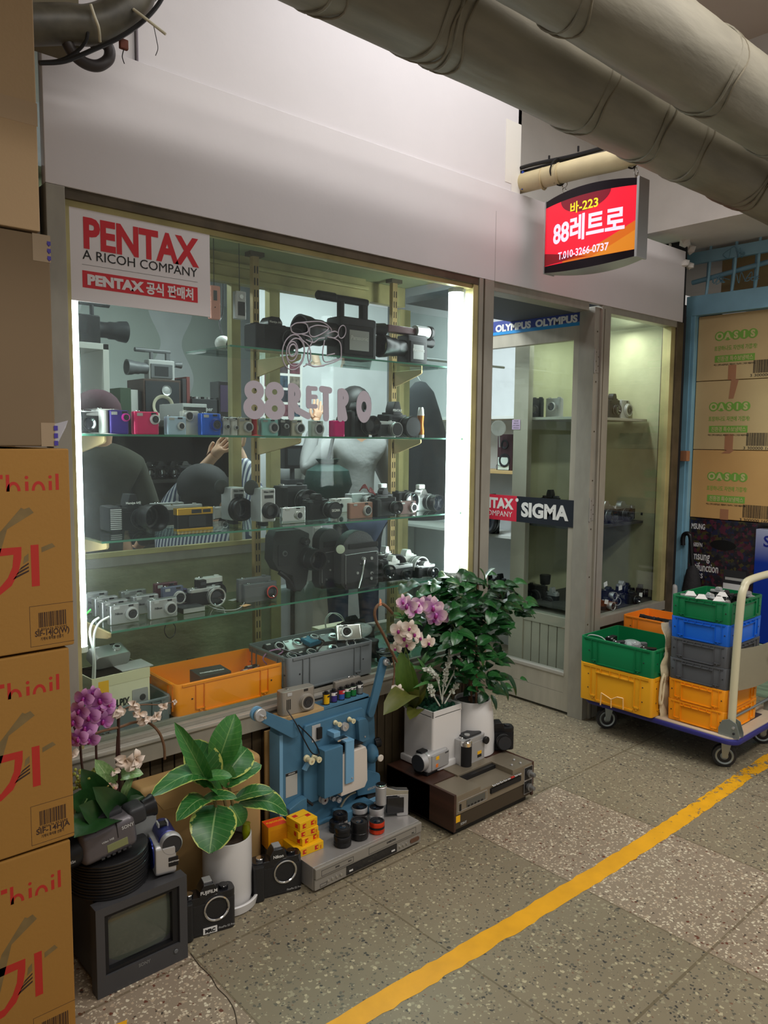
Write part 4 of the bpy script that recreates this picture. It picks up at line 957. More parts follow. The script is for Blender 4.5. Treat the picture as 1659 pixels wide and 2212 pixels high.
# cameras seen through the door glass, standing along the glass side of that case
def krow(z, items, grp):
    for lb, u0, u1, vt, kw in items:
        x = 3.56; y0_, y1_ = W(u0, 950, x=x).y, W(u1, 950, x=x).y; h = W((u0+u1)/2, vt, x=x).z-z
        slr(lb, x, (y0_+y1_)/2, z, abs(y0_-y1_), h, .04, rz=-90, grp=grp, **kw)
krow(zsh[0], [('black camera seen through the door glass, left on the upper shelf', 1150, 1170, 858, dict(prism=False, lens=(0, .4, .2, .02))), ('beige box camera with a round lens seen through the door glass', 1180, 1212, 858, dict(body=LGREY, top=LGREY, prism=False, lens=(.1, .5, .22, .03), grip=False, lm=LGREY))], 'cameras behind the door glass, upper shelf')
krow(zsh[1], [('black camera behind the door glass just above the black sign', 1176, 1212, 1058, dict(lens=(0, .4, .2, .02)))], 'cameras behind the door glass, middle shelf')
zlow = zrl+.01
o = MB().box(XK+.03, 3.70, Y0+.1, yk1, zlow-.012, zlow, WD_).done('case_shelf'); tag(o, 'low shelf behind the door glass carrying the largest black camera', 'shelf', 'shelves of the right display case')
krow(zlow, [('big black medium format camera with an upright finder behind the door glass', 1150, 1190, 1262, dict(prism=False, lens=(.1, .42, .33, .05))), ('black camera with a strap behind the door glass, right of the big one', 1192, 1216, 1270, dict(lens=(0, .4, .25, .04), top=SATIN))], 'cameras behind the door glass, low shelf')
p = W(1178, 1240, x=3.58); t = thing('chimney_finder', 'tall black finder standing up on the big camera behind the door glass', 'viewfinder', (3.58, p.y, W(1178, 1262, x=3.58).z)); MB().cyl((0, 0, 0), (0, 0, 1), .028, .055, BLACK, r2=.032, n=20, bev=.003).done('tube', t)
# pink note on the post
p = W(1115, 917, x=XK-.012); NT = mat('pink_note', s2l(206, 176, 206), .8)
mb = MB(); mb.box(-.028, .028, -.001, 0, -.027, .027, NT)
for k, s_ in enumerate(('하루 종일', '영업시간', '인스타그램 확인', '부탁드립니다')): mb.text(s_, .009, INK, T(0, -.0012, .019-.0125*k), 0, .0002, width=(.03, .036, .044, .04)[k])
o = mb.done('paper_note'); o.location = (XK-.0115, p.y-.0, p.z); o.rotation_euler = (0, 0, R(-90)); tag(o, 'pink handwritten note stuck on the pale post behind the door glass', 'note')

# ================================================================ SHOP ROOM, seen beyond the case
# shelving against the east wall
XE = 3.95
sh = thing('wall_shelf_unit', 'white shelf unit against the shop wall behind the open door', 'shelf unit', (XE, 3.35, 0))
zq = [W(1085, v, x=XE).z for v in (900, 1015, 1150, 1285)]
for i, z in enumerate(zq):
    MB().box(-.12, .14, -.45, .9, z-.02, z, mat('shelf_white', s2l(210, 212, 208), .6) if i != 1 else mat('shelf_wood', s2l(190, 160, 110), .5), .002).done('shelf_board', sh)
for y in (-.45, .88): MB().box(-.12, .14, y, y+.02, 0, zq[0], MATS['shelf_white']).done('side_panel', sh)
def egood(nm, lb, u0, u1, v0, z, m, cat, rz=-90, d=.12):
    x = XE-.06; y0_, y1_ = W(u0, 950, x=x).y, W(u1, 950, x=x).y; h = W((u0+u1)/2, v0, x=x).z-z
    t = thing(nm, lb, cat, (x, (y0_+y1_)/2, z), rz=rz); return t, abs(y0_-y1_)/2, h
t, w_, h_ = egood('bookshelf_speaker', 'dark red-black speaker on the wooden shelf behind the door', 1075, 1107, 938, zq[1], 0, 'speaker')
MB().box(-w_, w_, 0, .12, 0, h_, mat('maroon_box', s2l(58, 34, 38), .5), .003).done('cabinet', t)
for zz, r in ((.28, .045), (.72, .03)): MB().lathe([(r, 0), (r, .004), (r*.8, .004), (r*.3, -.004), (0, -.002)], DGREY, (0, 0, h_*zz), (0, -1, 0), 20, cap=False).done('driver', t)
t = thing('round_lamp', 'round chrome lamp head behind the door post', 'lamp', tuple(W(1073, 925, x=XE-.15))); MB().lathe([(.0, 0), (.03, .005), (.045, .02), (.05, .035), (.042, .036), (.0, .02)], SATIN, (0, 0, 0), (-.5, -.8, 0), 22).done('shade', t); MB().tube([(0, .0, 0), (.05, .02, -.03), (.07, .03, W(1073, 925, x=XE-.15).z*0-.12)], .005, SATIN, 6).done('arm', t)
t, w_, h_ = egood('card_holder', 'small wire holder with pale green cards on the wooden shelf', 1077, 1101, 988, zq[1], 0, 'card holder')
MB().box(-w_, w_, -.002, .010, .004, h_, mat('pale_card', s2l(206, 222, 214), .6)).done('card_stack', t); MB().tube([(-w_-.004, -.008, 0), (-w_-.004, -.008, h_*.4), (0, -.010, h_*.3), (w_+.004, -.008, h_*.4), (w_+.004, -.008, 0)], .0018, BLACK, 5).done('wire_rack', t)
for i, (u0, u1, v, zi, lb) in enumerate(((1053, 1075, 1240, 3, 'black camera on the lowest white shelf behind the door, left of two'), (1077, 1100, 1238, 3, 'black camera on the lowest white shelf behind the door, right of two'), (1058, 1080, 1066, 2, 'black camera on the third shelf behind the door post'))):
    x = XE-.08; y0_, y1_ = W(u0, 950, x=x).y, W(u1, 950, x=x).y
    slr(lb, x, (y0_+y1_)/2, zq[zi], abs(y0_-y1_), max(.06, W(u0, v, x=x).z-zq[zi]), .05, rz=-90, grp='cameras on the shelf unit behind the door')
# ================================================================ WINDOW: signs on the pane
YG = Y0+.021
t = thing('shop_sign_board', 'white sign board with big red letters in the upper left of the window', 'sign', (W(297, 600, y=YG-.006).x, YG-.006, W(147, 648, y=YG).z-.0))
x0_, x1_ = W(143, 540, y=YG).x, W(451, 590, y=YG).x; zt_ = W(300, 465, y=YG).z; zb_ = W(300, 667, y=YG).z; w_ = (x1_-x0_)/2; xm_ = (x0_+x1_)/2
t.location = (xm_, YG-.006, zb_); h_ = zt_-zb_
BW = mat('board_white', s2l(226, 222, 224), .45)
MB().box(-w_, w_, -.002, .003, 0, h_, BW, .001).done('board', t)
PR = mat('pentax_red', s2l(204, 38, 48), .4)
def bx(u, v): p = W(u, v, y=YG-.008); return p.x-xm_, p.z-zb_
mb = MB(); a, c = bx(176, 500), bx(426, 540); mb.text('PENTAX', .088, PR, T((a[0]+c[0])/2, -.0024, bx(300, 524)[1]) @ Matrix.Diagonal((1, 1, 1.25, 1)), .038, .0003, width=c[0]-a[0])
a, c = bx(178, 548), bx(426, 590); mb.text('A RICOH COMPANY', .036, INK, T((a[0]+c[0])/2, -.0024, bx(300, 569)[1]), 0, .0003, width=c[0]-a[0])
a, c = bx(177, 566), bx(427, 610); zz = bx(300, 590)[1]; mb.box(a[0], c[0], -.0024, -.002, zz, zz+.0006, INK)
a, c = bx(178, 600), bx(427, 640); z0, z1 = bx(300, 637)[1], bx(300, 602)[1]; mb.box(a[0], c[0], -.0024, -.002, z0, z1, PR)
ml = (a[0]*.5+c[0]*.5); wd = c[0]-a[0]
mb.text('PENTAX', .036, BW, T(a[0]+wd*.265, -.0028, (z0+z1)/2), .06, .0003, width=wd*.47).text('공식 판매처', .036, BW, T(a[0]+wd*.745, -.0028, (z0+z1)/2), .035, .0003, width=wd*.43)
mb.done('printing', t, fixn=False)
# cut vinyl lettering
VY = mat('grey_vinyl', s2l(196, 190, 202), .6)
a = W(520, 870, y=YG); c = W(806, 890, y=YG); zc = W(660, 868, y=YG).z
def vinyl_stroke(mb, pts, r, m, y):
    mb.tube([(p[0], y, p[1]) for p in pts], r, m, 6)
mb = MB(); S_ = (c.x-a.x)/7.3
hgt = .078
def blob8(x):
    for zz, rr in ((.020, .0205), (-.020, .0215)):
        mb.prism([(x+rr*.95*cos(q), zz+rr*1.02*sin(q)) for q in [2*pi*k/24 for k in range(24)]] , 0, .0006, VY)
LV = [0]
def ring(mb, x, z, ro, ri, sz=1.0, m=VY, y0=0, y1=.0006, n=28, a0=0, a1=2*pi, sx=1.0):
    LV[0] += 1; y0 = -.00008*LV[0]
    ks = [a0+(a1-a0)*k/n for k in range(n+1)]
    for p, q in zip(ks, ks[1:]):
        mb.prism([(x+sx*ro*cos(p), z+sz*ro*sin(p)), (x+sx*ro*cos(q), z+sz*ro*sin(q)), (x+sx*ri*cos(q), z+sz*ri*sin(q)), (x+sx*ri*cos(p), z+sz*ri*sin(p))], y0, y1, m)
def bar(mb, x0, z0, x1, z1, r, m=VY):
    d = Vector((x1-x0, z1-z0)).normalized(); n = Vector((-d.y, d.x)); out = []
    an = math.atan2(d.y, d.x)
    for k in range(7): q = an-pi/2+pi*k/6; out.append((x1+r*cos(q), z1+r*sin(q)))
    for k in range(7): q = an+pi/2+pi*k/6; out.append((x0+r*cos(q), z0+r*sin(q)))
    LV[0] += 1; mb.prism(out, -.00008*LV[0], .0006, m)
X0 = a.x; H = .058  # half height
def ux(u): return W(u, 870, y=YG).x-X0
for u in (547, 591):
    x = ux(u)+.003; ring(mb, x, .027, .033, .0090, sx=1.12); ring(mb, x, -.027, .037, .0105, sx=1.12)
r = .0125
x = ux(628); bar(mb, x, -.052, x, .048, r); ring(mb, x+.004, .024, .036, .012, a0=-pi/2, a1=pi/2); bar(mb, x+.006, -.002, x+.026, -.030, r); bar(mb, x+.026, -.030, x+.070, -.048, r*.9)
x = ux(668); bar(mb, x-.004, -.012, x-.004, .044, r*.9)
for dz in (.046, .018, -.014): bar(mb, x-.004, dz, x+.026, dz, r*.62)
x = ux(694); bar(mb, x-.0, .046, x+.034, .043, r*.9); bar(mb, x+.017, .042, x+.019, -.052, r)
x = ux(734); bar(mb, x, -.052, x, .040, r); ring(mb, x+.004, .020, .034, .011, a0=-pi/2, a1=pi/2); bar(mb, x+.008, -.004, x+.020, -.050, r)
x = ux(785); ring(mb, x, -.008, .036, .012, sz=1.6, sx=1.0)
o = mb.done('window_lettering', fixn=False); o.location = (X0, YG-.0022, zc); tag(o, 'grey vinyl lettering 88RETRO on the window pane', 'lettering')
# outline drawing of a video camera
mb = MB()
def dr_(pts, rr=.0022, closed=False):
    P_ = []
    for u, v in pts: p = W(u, v, y=YG); P_.append((p.x-X0, 0, p.z-zc))
    mb.tube(P_ + ([P_[0]] if closed else []), rr, VY, 6)
el = lambda cu, cv, ru, rv, tilt=0: [(cu+ru*cos(q)*cos(tilt)-rv*sin(q)*sin(tilt), cv+ru*cos(q)*sin(tilt)+rv*sin(q)*cos(tilt)) for q in [2*pi*k/16 for k in range(17)]]
dr_(el(633, 761, 24, 38, .1)); dr_(el(637, 761, 19, 30, .1)); dr_(el(630, 759, 12, 21, .1)); dr_(el(631, 757, 8, 13, .1), .003)
dr_([(640, 698), (690, 695), (712, 708), (715, 718)]); dr_([(627, 706), (640, 698), (660, 700), (664, 717), (644, 722), (630, 717), (627, 706)])
dr_([(668, 708), (685, 703), (708, 708), (700, 718), (678, 728), (668, 722), (668, 708)]); dr_([(650, 722), (668, 728), (674, 738)]); dr_(el(738, 717, 8, 14, .2), .0018)
dr_([(705, 722), (722, 716), (730, 722), (722, 730), (706, 728)]); dr_([(660, 734), (676, 740), (688, 732), (700, 730)]); dr_([(674, 738), (664, 760), (668, 785), (684, 792), (730, 778), (736, 760), (732, 738), (712, 728)])
dr_([(700, 735), (696, 765), (702, 782), (728, 776)]); dr_([(704, 768), (722, 764)]); dr_([(660, 786), (680, 792), (700, 790)]); dr_([(645, 730), (664, 745), (670, 762), (668, 782), (655, 792)])
o = mb.done('window_drawing', fixn=False); o.location = (X0, YG-.0022, zc); tag(o, 'grey vinyl outline drawing of a video camera on the pane', 'window sticker')

# ================================================================ EYE LEVEL SHELF
E1 = SHZ[1]; yf = 2.225
C = lambda nm, r, g, b, ro=.28, me=.2, **k: mat(nm, s2l(r, g, b), ro, me, **k)
GE = 'compact cameras on the eye level shelf'
ek = dict(y=yf, grp=GE)
puts('black camera with silver grip at the far left of the eye level shelf', 176, 218, 884, 928, E1, y=2.24, d=.05, prism=False, lens=(-.2, .4, .3, .02), top=SATIN, grp=GE)
putc('purple and magenta rugged compact camera with a white side', 238, 280, 885, 929, E1, C('purple_shell', 66, 48, 140), lens=(.28, .22, .17), d=.03, lm=C('magenta', 200, 40, 150), **ek)
putc('white backed compact camera tucked beside the purple one', 219, 237, 883, 929, E1, WHITE, lens=(0, 0, 0), d=.05, fin=False, **ek)
putc('hot pink rugged compact camera', 290, 346, 888, 932, E1, C('hot_pink', 216, 36, 100), lens=(.28, .18, .22), d=.03, rnd=.4, **ek)
x = W(293, 880, y=2.33).x; t = thing('camera_lens', 'black lens standing behind the pink compact camera', 'lens', (x, 2.33, E1)); MB().lathe([(.030, 0), (.030, .03), (.034, .035), (.034, .055), (.028, .058), (.024, .05)], BLACK, n=28, cap=False).done('barrel', t)
putc('pale silver blue compact camera', 362, 404, 899, 934, E1, C('ice_blue', 176, 198, 218), lens=(.18, 0, .22), d=.03, **ek)
putc('white swivel lens camera standing behind the pale blue one', 396, 432, 887, 934, E1, C('pearl', 216, 214, 206), lens=(-.2, .30, .22), d=.03, y=2.27, grp=GE, fin=False)
putc('bright blue rugged compact camera with a thick side', 436, 480, 892, 937, E1, C('royal_blue', 20, 92, 205), lens=(.18, .0, .28), d=.035, rnd=.35, lm=C('royal_blue2', 16, 60, 150), **ek)
putc('slim pale silver camera right of the bright blue one', 482, 498, 901, 938, E1, SATIN, lens=(0, 0, .14), d=.02, **ek)
putc('white slim camera left of the champagne compact', 500, 515, 901, 938, E1, WHITE, lens=(.1, -.05, .12), d=.03, **ek)
putc('champagne compact camera with a ring lens, left of the red edge', 516, 546, 902, 938, E1, C('champagne', 196, 188, 168), lens=(.15, 0, .30), d=.03, **ek)
putc('slim red camera standing edge on', 548, 559, 903, 940, E1, C('red_shell', 200, 36, 44), lens=(0, 0, 0), d=.05, fin=False, **ek)
putc('mint green compact camera', 565, 602, 904, 941, E1, C('mint', 150, 206, 200), lens=(.18, 0, .32), d=.025, **ek)
putc('black compact camera studded with silver, left of a silver one', 606, 628, 905, 942, E1, GLOSS, lens=(0, .1, .14), d=.03, **ek)
putc('silver compact camera with a ring lens right of the studded black one', 630, 655, 906, 942, E1, C('warm_silver', 196, 190, 172), lens=(.18, 0, .34), d=.03, **ek)
putc('light silver camera with a large faint ring, black side', 674, 700, 908, 942, E1, C('pale_silver', 190, 198, 190), lens=(.08, 0, .38), d=.03, L_=.004, **ek)
putc('glossy neon pink compact camera', 722, 747, 908, 943, E1, C('neon_pink', 240, 20, 130, .15), lens=(0, 0, 0), d=.04, fin=False, **ek)
puts('black reflex camera behind the letters O of the window lettering', 752, 800, 868, 942, E1, y=2.25, d=.05, lens=(.25, .4, .28, .05), grp=GE)
puts('silver topped mirrorless camera with a capped lens', 812, 856, 907, 944, E1, y=2.235, d=.03, prism=False, top=SILVER, lm=SATIN, lens=(.30, .45, .42, .03), cap=True, grp=GE)
puts('large black medium format camera with a pointed finder and capped lens', 832, 882, 866, 940, E1, y=2.30, d=.06, lens=(.25, .42, .30, .06), cap=True, txt='PENTAX', grp=GE, phh=.36)
p = W(909, 900, y=2.29); t = thing('drinking_bottle', 'orange and steel drinking bottle at the right end of the eye level shelf', 'bottle', (p.x, 2.29, E1)); hb = W(909, 880, y=2.29).z-E1
MB().lathe([(.013, 0), (.015, .01), (.0155, hb*.2), (.012, hb*.45), (.0145, hb*.7), (.0145, hb*.73)], mat('orange_metal', s2l(196, 116, 50), .25, .7), n=24).done('body', t)
MB().lathe([(.0150, 0), (.0155, hb*.10)], SILVER, n=24).lathe([(.0148, hb*.73), (.0135, hb*.82), (.013, hb*.92), (.010, hb)], SILVER, n=24).done('steel_cap', t)
p = W(215, 873, y=2.36); t = compact('flat silver camera lying behind the purple one on the eye level shelf', p.x, 2.38, E1+.0, .17, .055, .02, SATIN, lens=(0, 0, 0), grp=GE, fin=False)
# ================================================================ TOP SHELF
E0 = SHZ[0]
puts('large black medium format reflex on the highest shelf', 548, 640, 678, 752, E0, y=2.25, d=.07, lens=(.28, .42, .30, .06), txt='Mamiya 645', grp='large cameras on the highest shelf')
x0_ = W(655, 760, y=2.27).x; x1_ = W(815, 760, y=2.27).x
camcorder('black shoulder camcorder with a long handle on the highest shelf', ((x0_+x1_)/2+.03, 2.29, E0), 1.18, DGREY, BLACK, grp='shoulder camcorders on the highest shelf', L_=.25, txt='Panasonic')
x = W(886, 760, y=2.27).x
t = camcorder('dark camcorder with a silver eyepiece barrel at the right of the highest shelf', (x+.01, 2.29, E0), .92, DGREY, BLACK, grp='shoulder camcorders on the highest shelf', L_=.20, txt='Panasonic', handle=False)
MB().box(-.13, .03, -.02, .02, .122, .150, mat('maroon_top', s2l(90, 46, 52), .4), .006).cyl((.02, -.01, .138), (1, 0, 0), .024, .08, SATIN, n=24, bev=.003).cyl((.095, -.01, .138), (1, 0, 0), .028, .02, BLACK, n=24, bev=.003).done('barrel', t)
for u0, u1, v0, v1, lb, m_, vc in ((452, 474, 618, 690, 'pink compact camera hanging on a cord beside the white sign board', C('rose_gold', 222, 160, 146), 520), (506, 529, 630, 690, 'silver compact camera with a dark screen hanging on a cord', SATIN, 505)):
    a = W((u0+u1)/2, v1, y=2.20); b_ = W((u0+u1)/2, v0, y=2.20); hh_ = b_.z-a.z; ww = W(u1, v1, y=2.2).x-W(u0, v1, y=2.2).x
    t = thing('compact_camera', lb, 'camera', (a.x, 2.20, a.z), group='cameras hanging on cords')
    MB().vbox(-ww/2, ww/2, -.012, .012, 0, hh_, m_, .006, 4, bev=.003).done('body', t)
    if m_ is SATIN: MB().box(-ww*.32, ww*.32, -.0135, -.012, hh_*.12, hh_*.62, GLOSS, .001).cyl((0, -.012, hh_*.80), (0, -1, 0), .007, .002, CHROME).done('screen', t)
    else: MB().box(-ww*.25, ww*.1, -.0135, -.012, hh_*.55, hh_*.85, GREY, .001).cyl((-ww*.1, -.012, hh_*.35), (0, -1, 0), .002, .001, INK, n=8).done('buttons', t)
    zc_ = 2.084
    MB().cyl((0, 0, hh_), (0, 0, 1), .0012, zc_-a.z-hh_, INK, n=6).done('cord', t)

# ================================================================ CINE CAMERA SHELF (third)
E2 = SHZ[2]; GM = 'cameras on the cine camera shelf'
# big medium format with ribbed grip and deep hood
x, w_, y_, h_ = fit(240, 330, 1050, 1150, z=E2)
t = slr('black medium format camera with a ribbed grip and a deep lens hood', x+.01, y_+.05, E2, .105, .118, .075, body=BLACK, lens=(.2, .46, .30, .03), grip=False, txt='Mamiya 645', grp=GM, phh=.36)
MB().lathe([(.033, 0), (.033, .02), (.040, .03), (.044, .085), (.0415, .085), (.036, .03), (.03, .028)], BLACK, (.022, -.065, .048), (.12, -1, 0), 36, cap=False).done('lens_hood', t)
MB().box(-.085, -.045, -.055, .035, .0, .082, DGREY, .008).done('winder_grip', t)
mb = MB()
for k in range(11): mb.box(-.083, -.047, -.058, -.052, .008+.0062*k, .0115+.0062*k, LGREY, .001)
mb.done('grip_ribs', t)
for i, (u0, u1, vt, vb, lb) in enumerate(((330, 400, 1086, 1128, 'dull grey rangefinder behind the deep hooded camera, rear one'), (362, 440, 1090, 1138, 'dull grey rangefinder behind the black and gold compact'))):
    puts(lb, u0, u1, vt, vb, E2, d=.035, prism=False, body=DGREY, top=LGREY, lens=(.2, .45, .3, .02), grip=False, grp=GM)
GOLD = mat('gold_metal', s2l(206, 160, 60), .3, .8)
x, w_, y_, h_ = fit(384, 461, 1099, 1149, z=E2); t = thing('compact_camera', 'black and gold compact camera at the front of the cine camera shelf', 'camera', (x, y_+.015, E2), group=GM)
MB().vbox(-w_/2, w_/2, -.015, .015, h_*.10, h_*.72, BLACK, .004, 3).done('body', t)
MB().vbox(-w_/2-.001, w_/2+.001, -.0165, .0165, h_*.70, h_, GOLD, .005, 4, bev=.002).vbox(-w_/2-.001, w_/2+.001, -.0165, .0165, 0, h_*.11, GOLD, .005, 4, bev=.001).done('gold_trim', t)
MB().box(-w_*.12, w_*.16, -.0175, -.0165, h_*.76, h_*.93, GLOSS, .001).box(w_*.2, w_*.42, -.0175, -.0165, h_*.78, h_*.92, DGREY, .001).done('viewfinder', t)
MB().vbox(-w_*.20, w_*.28, -.0175, -.015, h_*.18, h_*.66, DGREY, .004, 3, axis='y').done('lens_cover', t)
putc('small silver camera with a round knob behind the gold compact', 462, 492, 1096, 1122, E2, SATIN, lens=(.25, 0, .3), d=.03, grp=GM)
# two silver cine cameras
def cine(lb, u, vb, vt, big):
    p = W(u, vb, z=E2); hh_ = W(u, vt, y=p.y).z-E2; t = thing('cine_camera', lb, 'cine camera', (p.x, p.y+.03, E2), group='small silver cine cameras')
    w_ = hh_*.42; MB().vbox(-w_/2, w_/2, -.03, .045, hh_*.12, hh_*.94, SATIN, .008, 4, bev=.004).done('body', t)
    MB().box(-w_*.3, w_*.3, -.0315, -.029, hh_*.70, hh_*.78, GLOSS, .001).done('finder_window', t)
    MB().text('Nizo S480', hh_*.07, INK, T(0, -.0312, hh_*.86), .02, .0002).done('lettering', t)
    r = hh_*(.30 if big else .20); lens_part(t, 0, hh_*.40, -.03, r, .035 if big else .025, BLACK, DGREY, open_=True)
    MB().box(-w_*.18, w_*.18, -.01, .03, 0, hh_*.14, BLACK, .002).done('handle_base', t)
    MB().sph((-w_*.55, .03, hh_*.95), hh_*.20, mat('rubber_cup', (.04, .042, .04), .8), 1, .55, .95).done('eyecup', t)
    return t
cine('silver cine camera with a large round lens on the cine camera shelf', 516, 1134, 1048, True)
cine('slimmer silver cine camera right of the wide lensed one', 581, 1138, 1050, False)
strap('black cord trailing between the two silver cine cameras', [tuple(W(u, v, z=E2+.003)) for u, v in ((462, 1122), (480, 1120), (500, 1128), (520, 1130))] , .002, BLACK, 'cord', 'cord')
puts('large black press style camera behind the chrome compact', 606, 668, 1046, 1118, E2, d=.06, prism=False, lens=(.20, .45, .36, .06), top=DGREY, grp=GM)
putc('shiny chrome compact camera in front of the big black camera', 610, 661, 1097, 1133, E2, CHROME, lens=(.18, 0, .26), d=.022, grp=GM)
puts('black reflex camera with a lettered lens cap on the cine camera shelf', 664, 712, 1068, 1124, E2, d=.045, lens=(.32, .45, .33, .06), cap='SIGMA', grp=GM)
putc('white toy like camera behind the lettered lens cap', 722, 762, 1078, 1108, E2, WHITE, lens=(-.2, 0, .25), d=.03, grp=GM)
puts('beige reflex camera with red wrapped cord on top', 757, 800, 1066, 1098, E2, d=.05, body=SATIN, top=SATIN, prism=False, lens=(.2, .45, .36, .04), lm=LGREY, grip=False, grp=GM, txt='Canon', tm=INK)
putc('rose brown compact camera with a ring lens at the front of the cine camera shelf', 756, 806, 1087, 1122, E2, C('rose_brown', 168, 122, 106), lens=(.22, 0, .32), d=.022, grp=GM)
puts('black bridge camera with a ribbed lens right of the rose brown compact', 810, 858, 1074, 1118, E2, d=.04, prism=False, lens=(.28, .42, .32, .035), grp=GM)
putc('brown and chrome rangefinder with a red badge', 862, 900, 1084, 1112, E2, C('brown_leather', 96, 60, 54, .6, 0), lens=(.28, 0, .36), d=.03, lm=CHROME, grp=GM)
puts('silver reflex camera with raised flash at the right end of the cine shelf', 895, 935, 1058, 1104, E2, d=.05, body=SATIN, top=SILVER, lens=(.2, .45, .40, .07), flash=WHITE, grp=GM)
puts('black camera half hidden behind the black bridge camera', 812, 852, 1056, 1092, E2, y=2.36, d=.04, lens=(.2, .4, .3, .02), flash=SATIN, grp=GM)
puts('dark camera with a round hood behind the brown rangefinder', 858, 890, 1060, 1096, E2, y=2.36, d=.04, lens=(.2, .5, .4, .03), prism=False, grp=GM)
mb = MB(); p = W(797, 1062, y=2.27); DR = mat('wine_cord', s2l(130, 40, 44), .6)
for k in range(5): mb.tube([(p.x-.035, 2.27+.004*k, p.z+.018-.004*k), (p.x-.01, 2.268+.004*k, p.z+.012+.004*k), (p.x+.0, 2.27, p.z-.0), (p.x+.02, 2.272+.003*k, p.z-.006+.005*k), (p.x+.034, 2.27, p.z-.014)], .0022, DR, 6)
tag(mb.done('cord_bundle'), 'bundle of dark red cord lying on the beige reflex camera', 'cord')

# ================================================================ LOWEST SHELF
E3 = SHZ[3]; GN = 'identical silver compact cameras on the lowest shelf'; NS = mat('brushed_silver', s2l(186, 186, 188), .32, .75)
spots = [('second row, leftmost pack, rearmost', 185, 236, 1283, 1327, 2), ('leftmost pack, third from the front', 204, 258, 1294, 1333, 0), ('leftmost pack, second from the front', 220, 280, 1302, 1342, 0), ('nearest the glass at the left', 238, 303, 1310, 1352, 0),
         ('rear of the middle pack', 262, 318, 1279, 1312, 1), ('middle of the middle pack', 288, 345, 1290, 1330, 1), ('front of the middle pack with its wrist strap', 325, 385, 1298, 1340, 1)]
for q, u0, u1, vt, vb, g in spots:
    putc('brushed silver compact camera, '+q, u0, u1, vt, vb, E3, NS, lens=(.22, 0, .34), d=.028, txt='Nikon', tm=INK, grp=GN)
putc('dark purple compact camera on the lowest shelf', 372, 408, 1276, 1312, E3, C('deep_purple', 54, 40, 100), lens=(.25, -.02, .32), d=.025, grp='coloured compacts on the lowest shelf')
putc('blue grey compact camera just behind the dark purple one', 352, 398, 1270, 1300, E3, C('slate_blue', 90, 96, 120), lens=(.25, 0, .3), d=.02, grp='coloured compacts on the lowest shelf', y=2.37)
putc('wine coloured compact camera behind the blue grey one', 335, 385, 1262, 1294, E3, C('wine', 84, 40, 48), lens=(.25, 0, .3), d=.02, y=2.42, grp='coloured compacts on the lowest shelf')
puts('silver and black rangefinder with an accessory finder and wide lens', 412, 480, 1272, 1314, E3, d=.035, prism=False, top=SILVER, lens=(.22, .45, .48, .03), lm=SILVER, grip=False, grp='cameras in the middle of the lowest shelf')
p = W(450, 1268, y=2.31); t = thing('accessory_finder', 'small black finder standing above the silver and black rangefinder', 'viewfinder', (p.x, W(412, 1314, z=E3).y+.018, W(440, 1272, y=W(412, 1314, z=E3).y).z+.002)); MB().vbox(-.014, .014, -.012, .012, 0, .026, BLACK, .003, 3).box(-.010, .010, -.0135, -.011, .010, .021, LENS).done('housing', t)
puts('black camera with a white and red top behind the rangefinder', 430, 484, 1248, 1296, E3, y=2.38, d=.04, prism=False, top=WHITE, lens=(.2, .4, .3, .02), grp='cameras in the middle of the lowest shelf')
x, w_, y_, h_ = fit(402, 448, 1310, 1326, z=E3); t = thing('flat_camera', 'flat black and silver camera lying on its back at the front of the lowest shelf', 'camera', (x-.01, y_+.03, E3)); MB().vbox(-.04, .04, -.03, .03, 0, .018, DGREY, .004, 3, bev=.002).done('body', t); MB().vbox(-.038, .040, -.0315, -.028, .002, .016, SATIN, .002, 2).done('edge_trim', t)
for i, (u0, u1, vt, vb, lb) in enumerate(((518, 588, 1250, 1292, 'dark grey camera behind the red ringed one'), (530, 600, 1262, 1304, 'dark grey camera with a red ring round its lens'))):
    t = puts(lb, u0, u1, vt, vb, E3, d=.03, y=(2.31 if i == 0 else None), prism=False, body=GREY, top=GREY, lens=(.24, .40, .34, .018), grip=False, grp='cameras in the middle of the lowest shelf')
    if i: lx = w_ = None; MB().lathe([(.0225, 0), (.0225, .004), (.019, .005)], mat('red_ring', s2l(200, 60, 50), .3, .3), (t.children[0].dimensions.x*0+.24*(W(600, 1304, y=W(530, 1304, z=E3).y).x-W(530, 1304, z=E3).x), -.030, .032), (0, -1, 0), 28, cap=False).done('red_ring', t)
# tags and cords
for u, v, m_, lb in ((505, 1296, PAPER, 'white paper tag lying beside the rangefinder'), (530, 1308, mat('kraft_tag', s2l(214, 160, 112), .7), 'kraft paper tag at the edge of the lowest shelf')):
    p = W(u, v, z=E3+.003); o = MB().box(-.018, .018, -.011, .011, 0, .001, m_, M=Matrix.Rotation(R(20), 4, 'Z')).done('paper_tag'); o.location = p; tag(o, lb, 'tag', 'tags on the lowest shelf')
strap('grey wrist cord running from the flat camera to the kraft tag', [tuple(W(u, v, z=E3+.003)) for u, v in ((445, 1306), (470, 1316), (500, 1318), (520, 1312), (530, 1295), (528, 1280))], .0016, LGREY, 'cord', 'cord')
strap('small black ring strap hanging below the lowest shelf', [tuple(W(u, v, y=2.26)) for u, v in ((358, 1350), (355, 1362), (360, 1374), (368, 1378), (377, 1370), (379, 1355), (374, 1346))], .0016, BLACK)
strap('bright green strap on the leftmost silver camera', [tuple(W(u, v, y=2.24)) for u, v in ((168, 1322), (175, 1332), (186, 1326), (196, 1316))], .0025, mat('neon_green', s2l(60, 230, 70), .5), 'strap')
CW = mat('white_cord', s2l(214, 220, 214), .5)
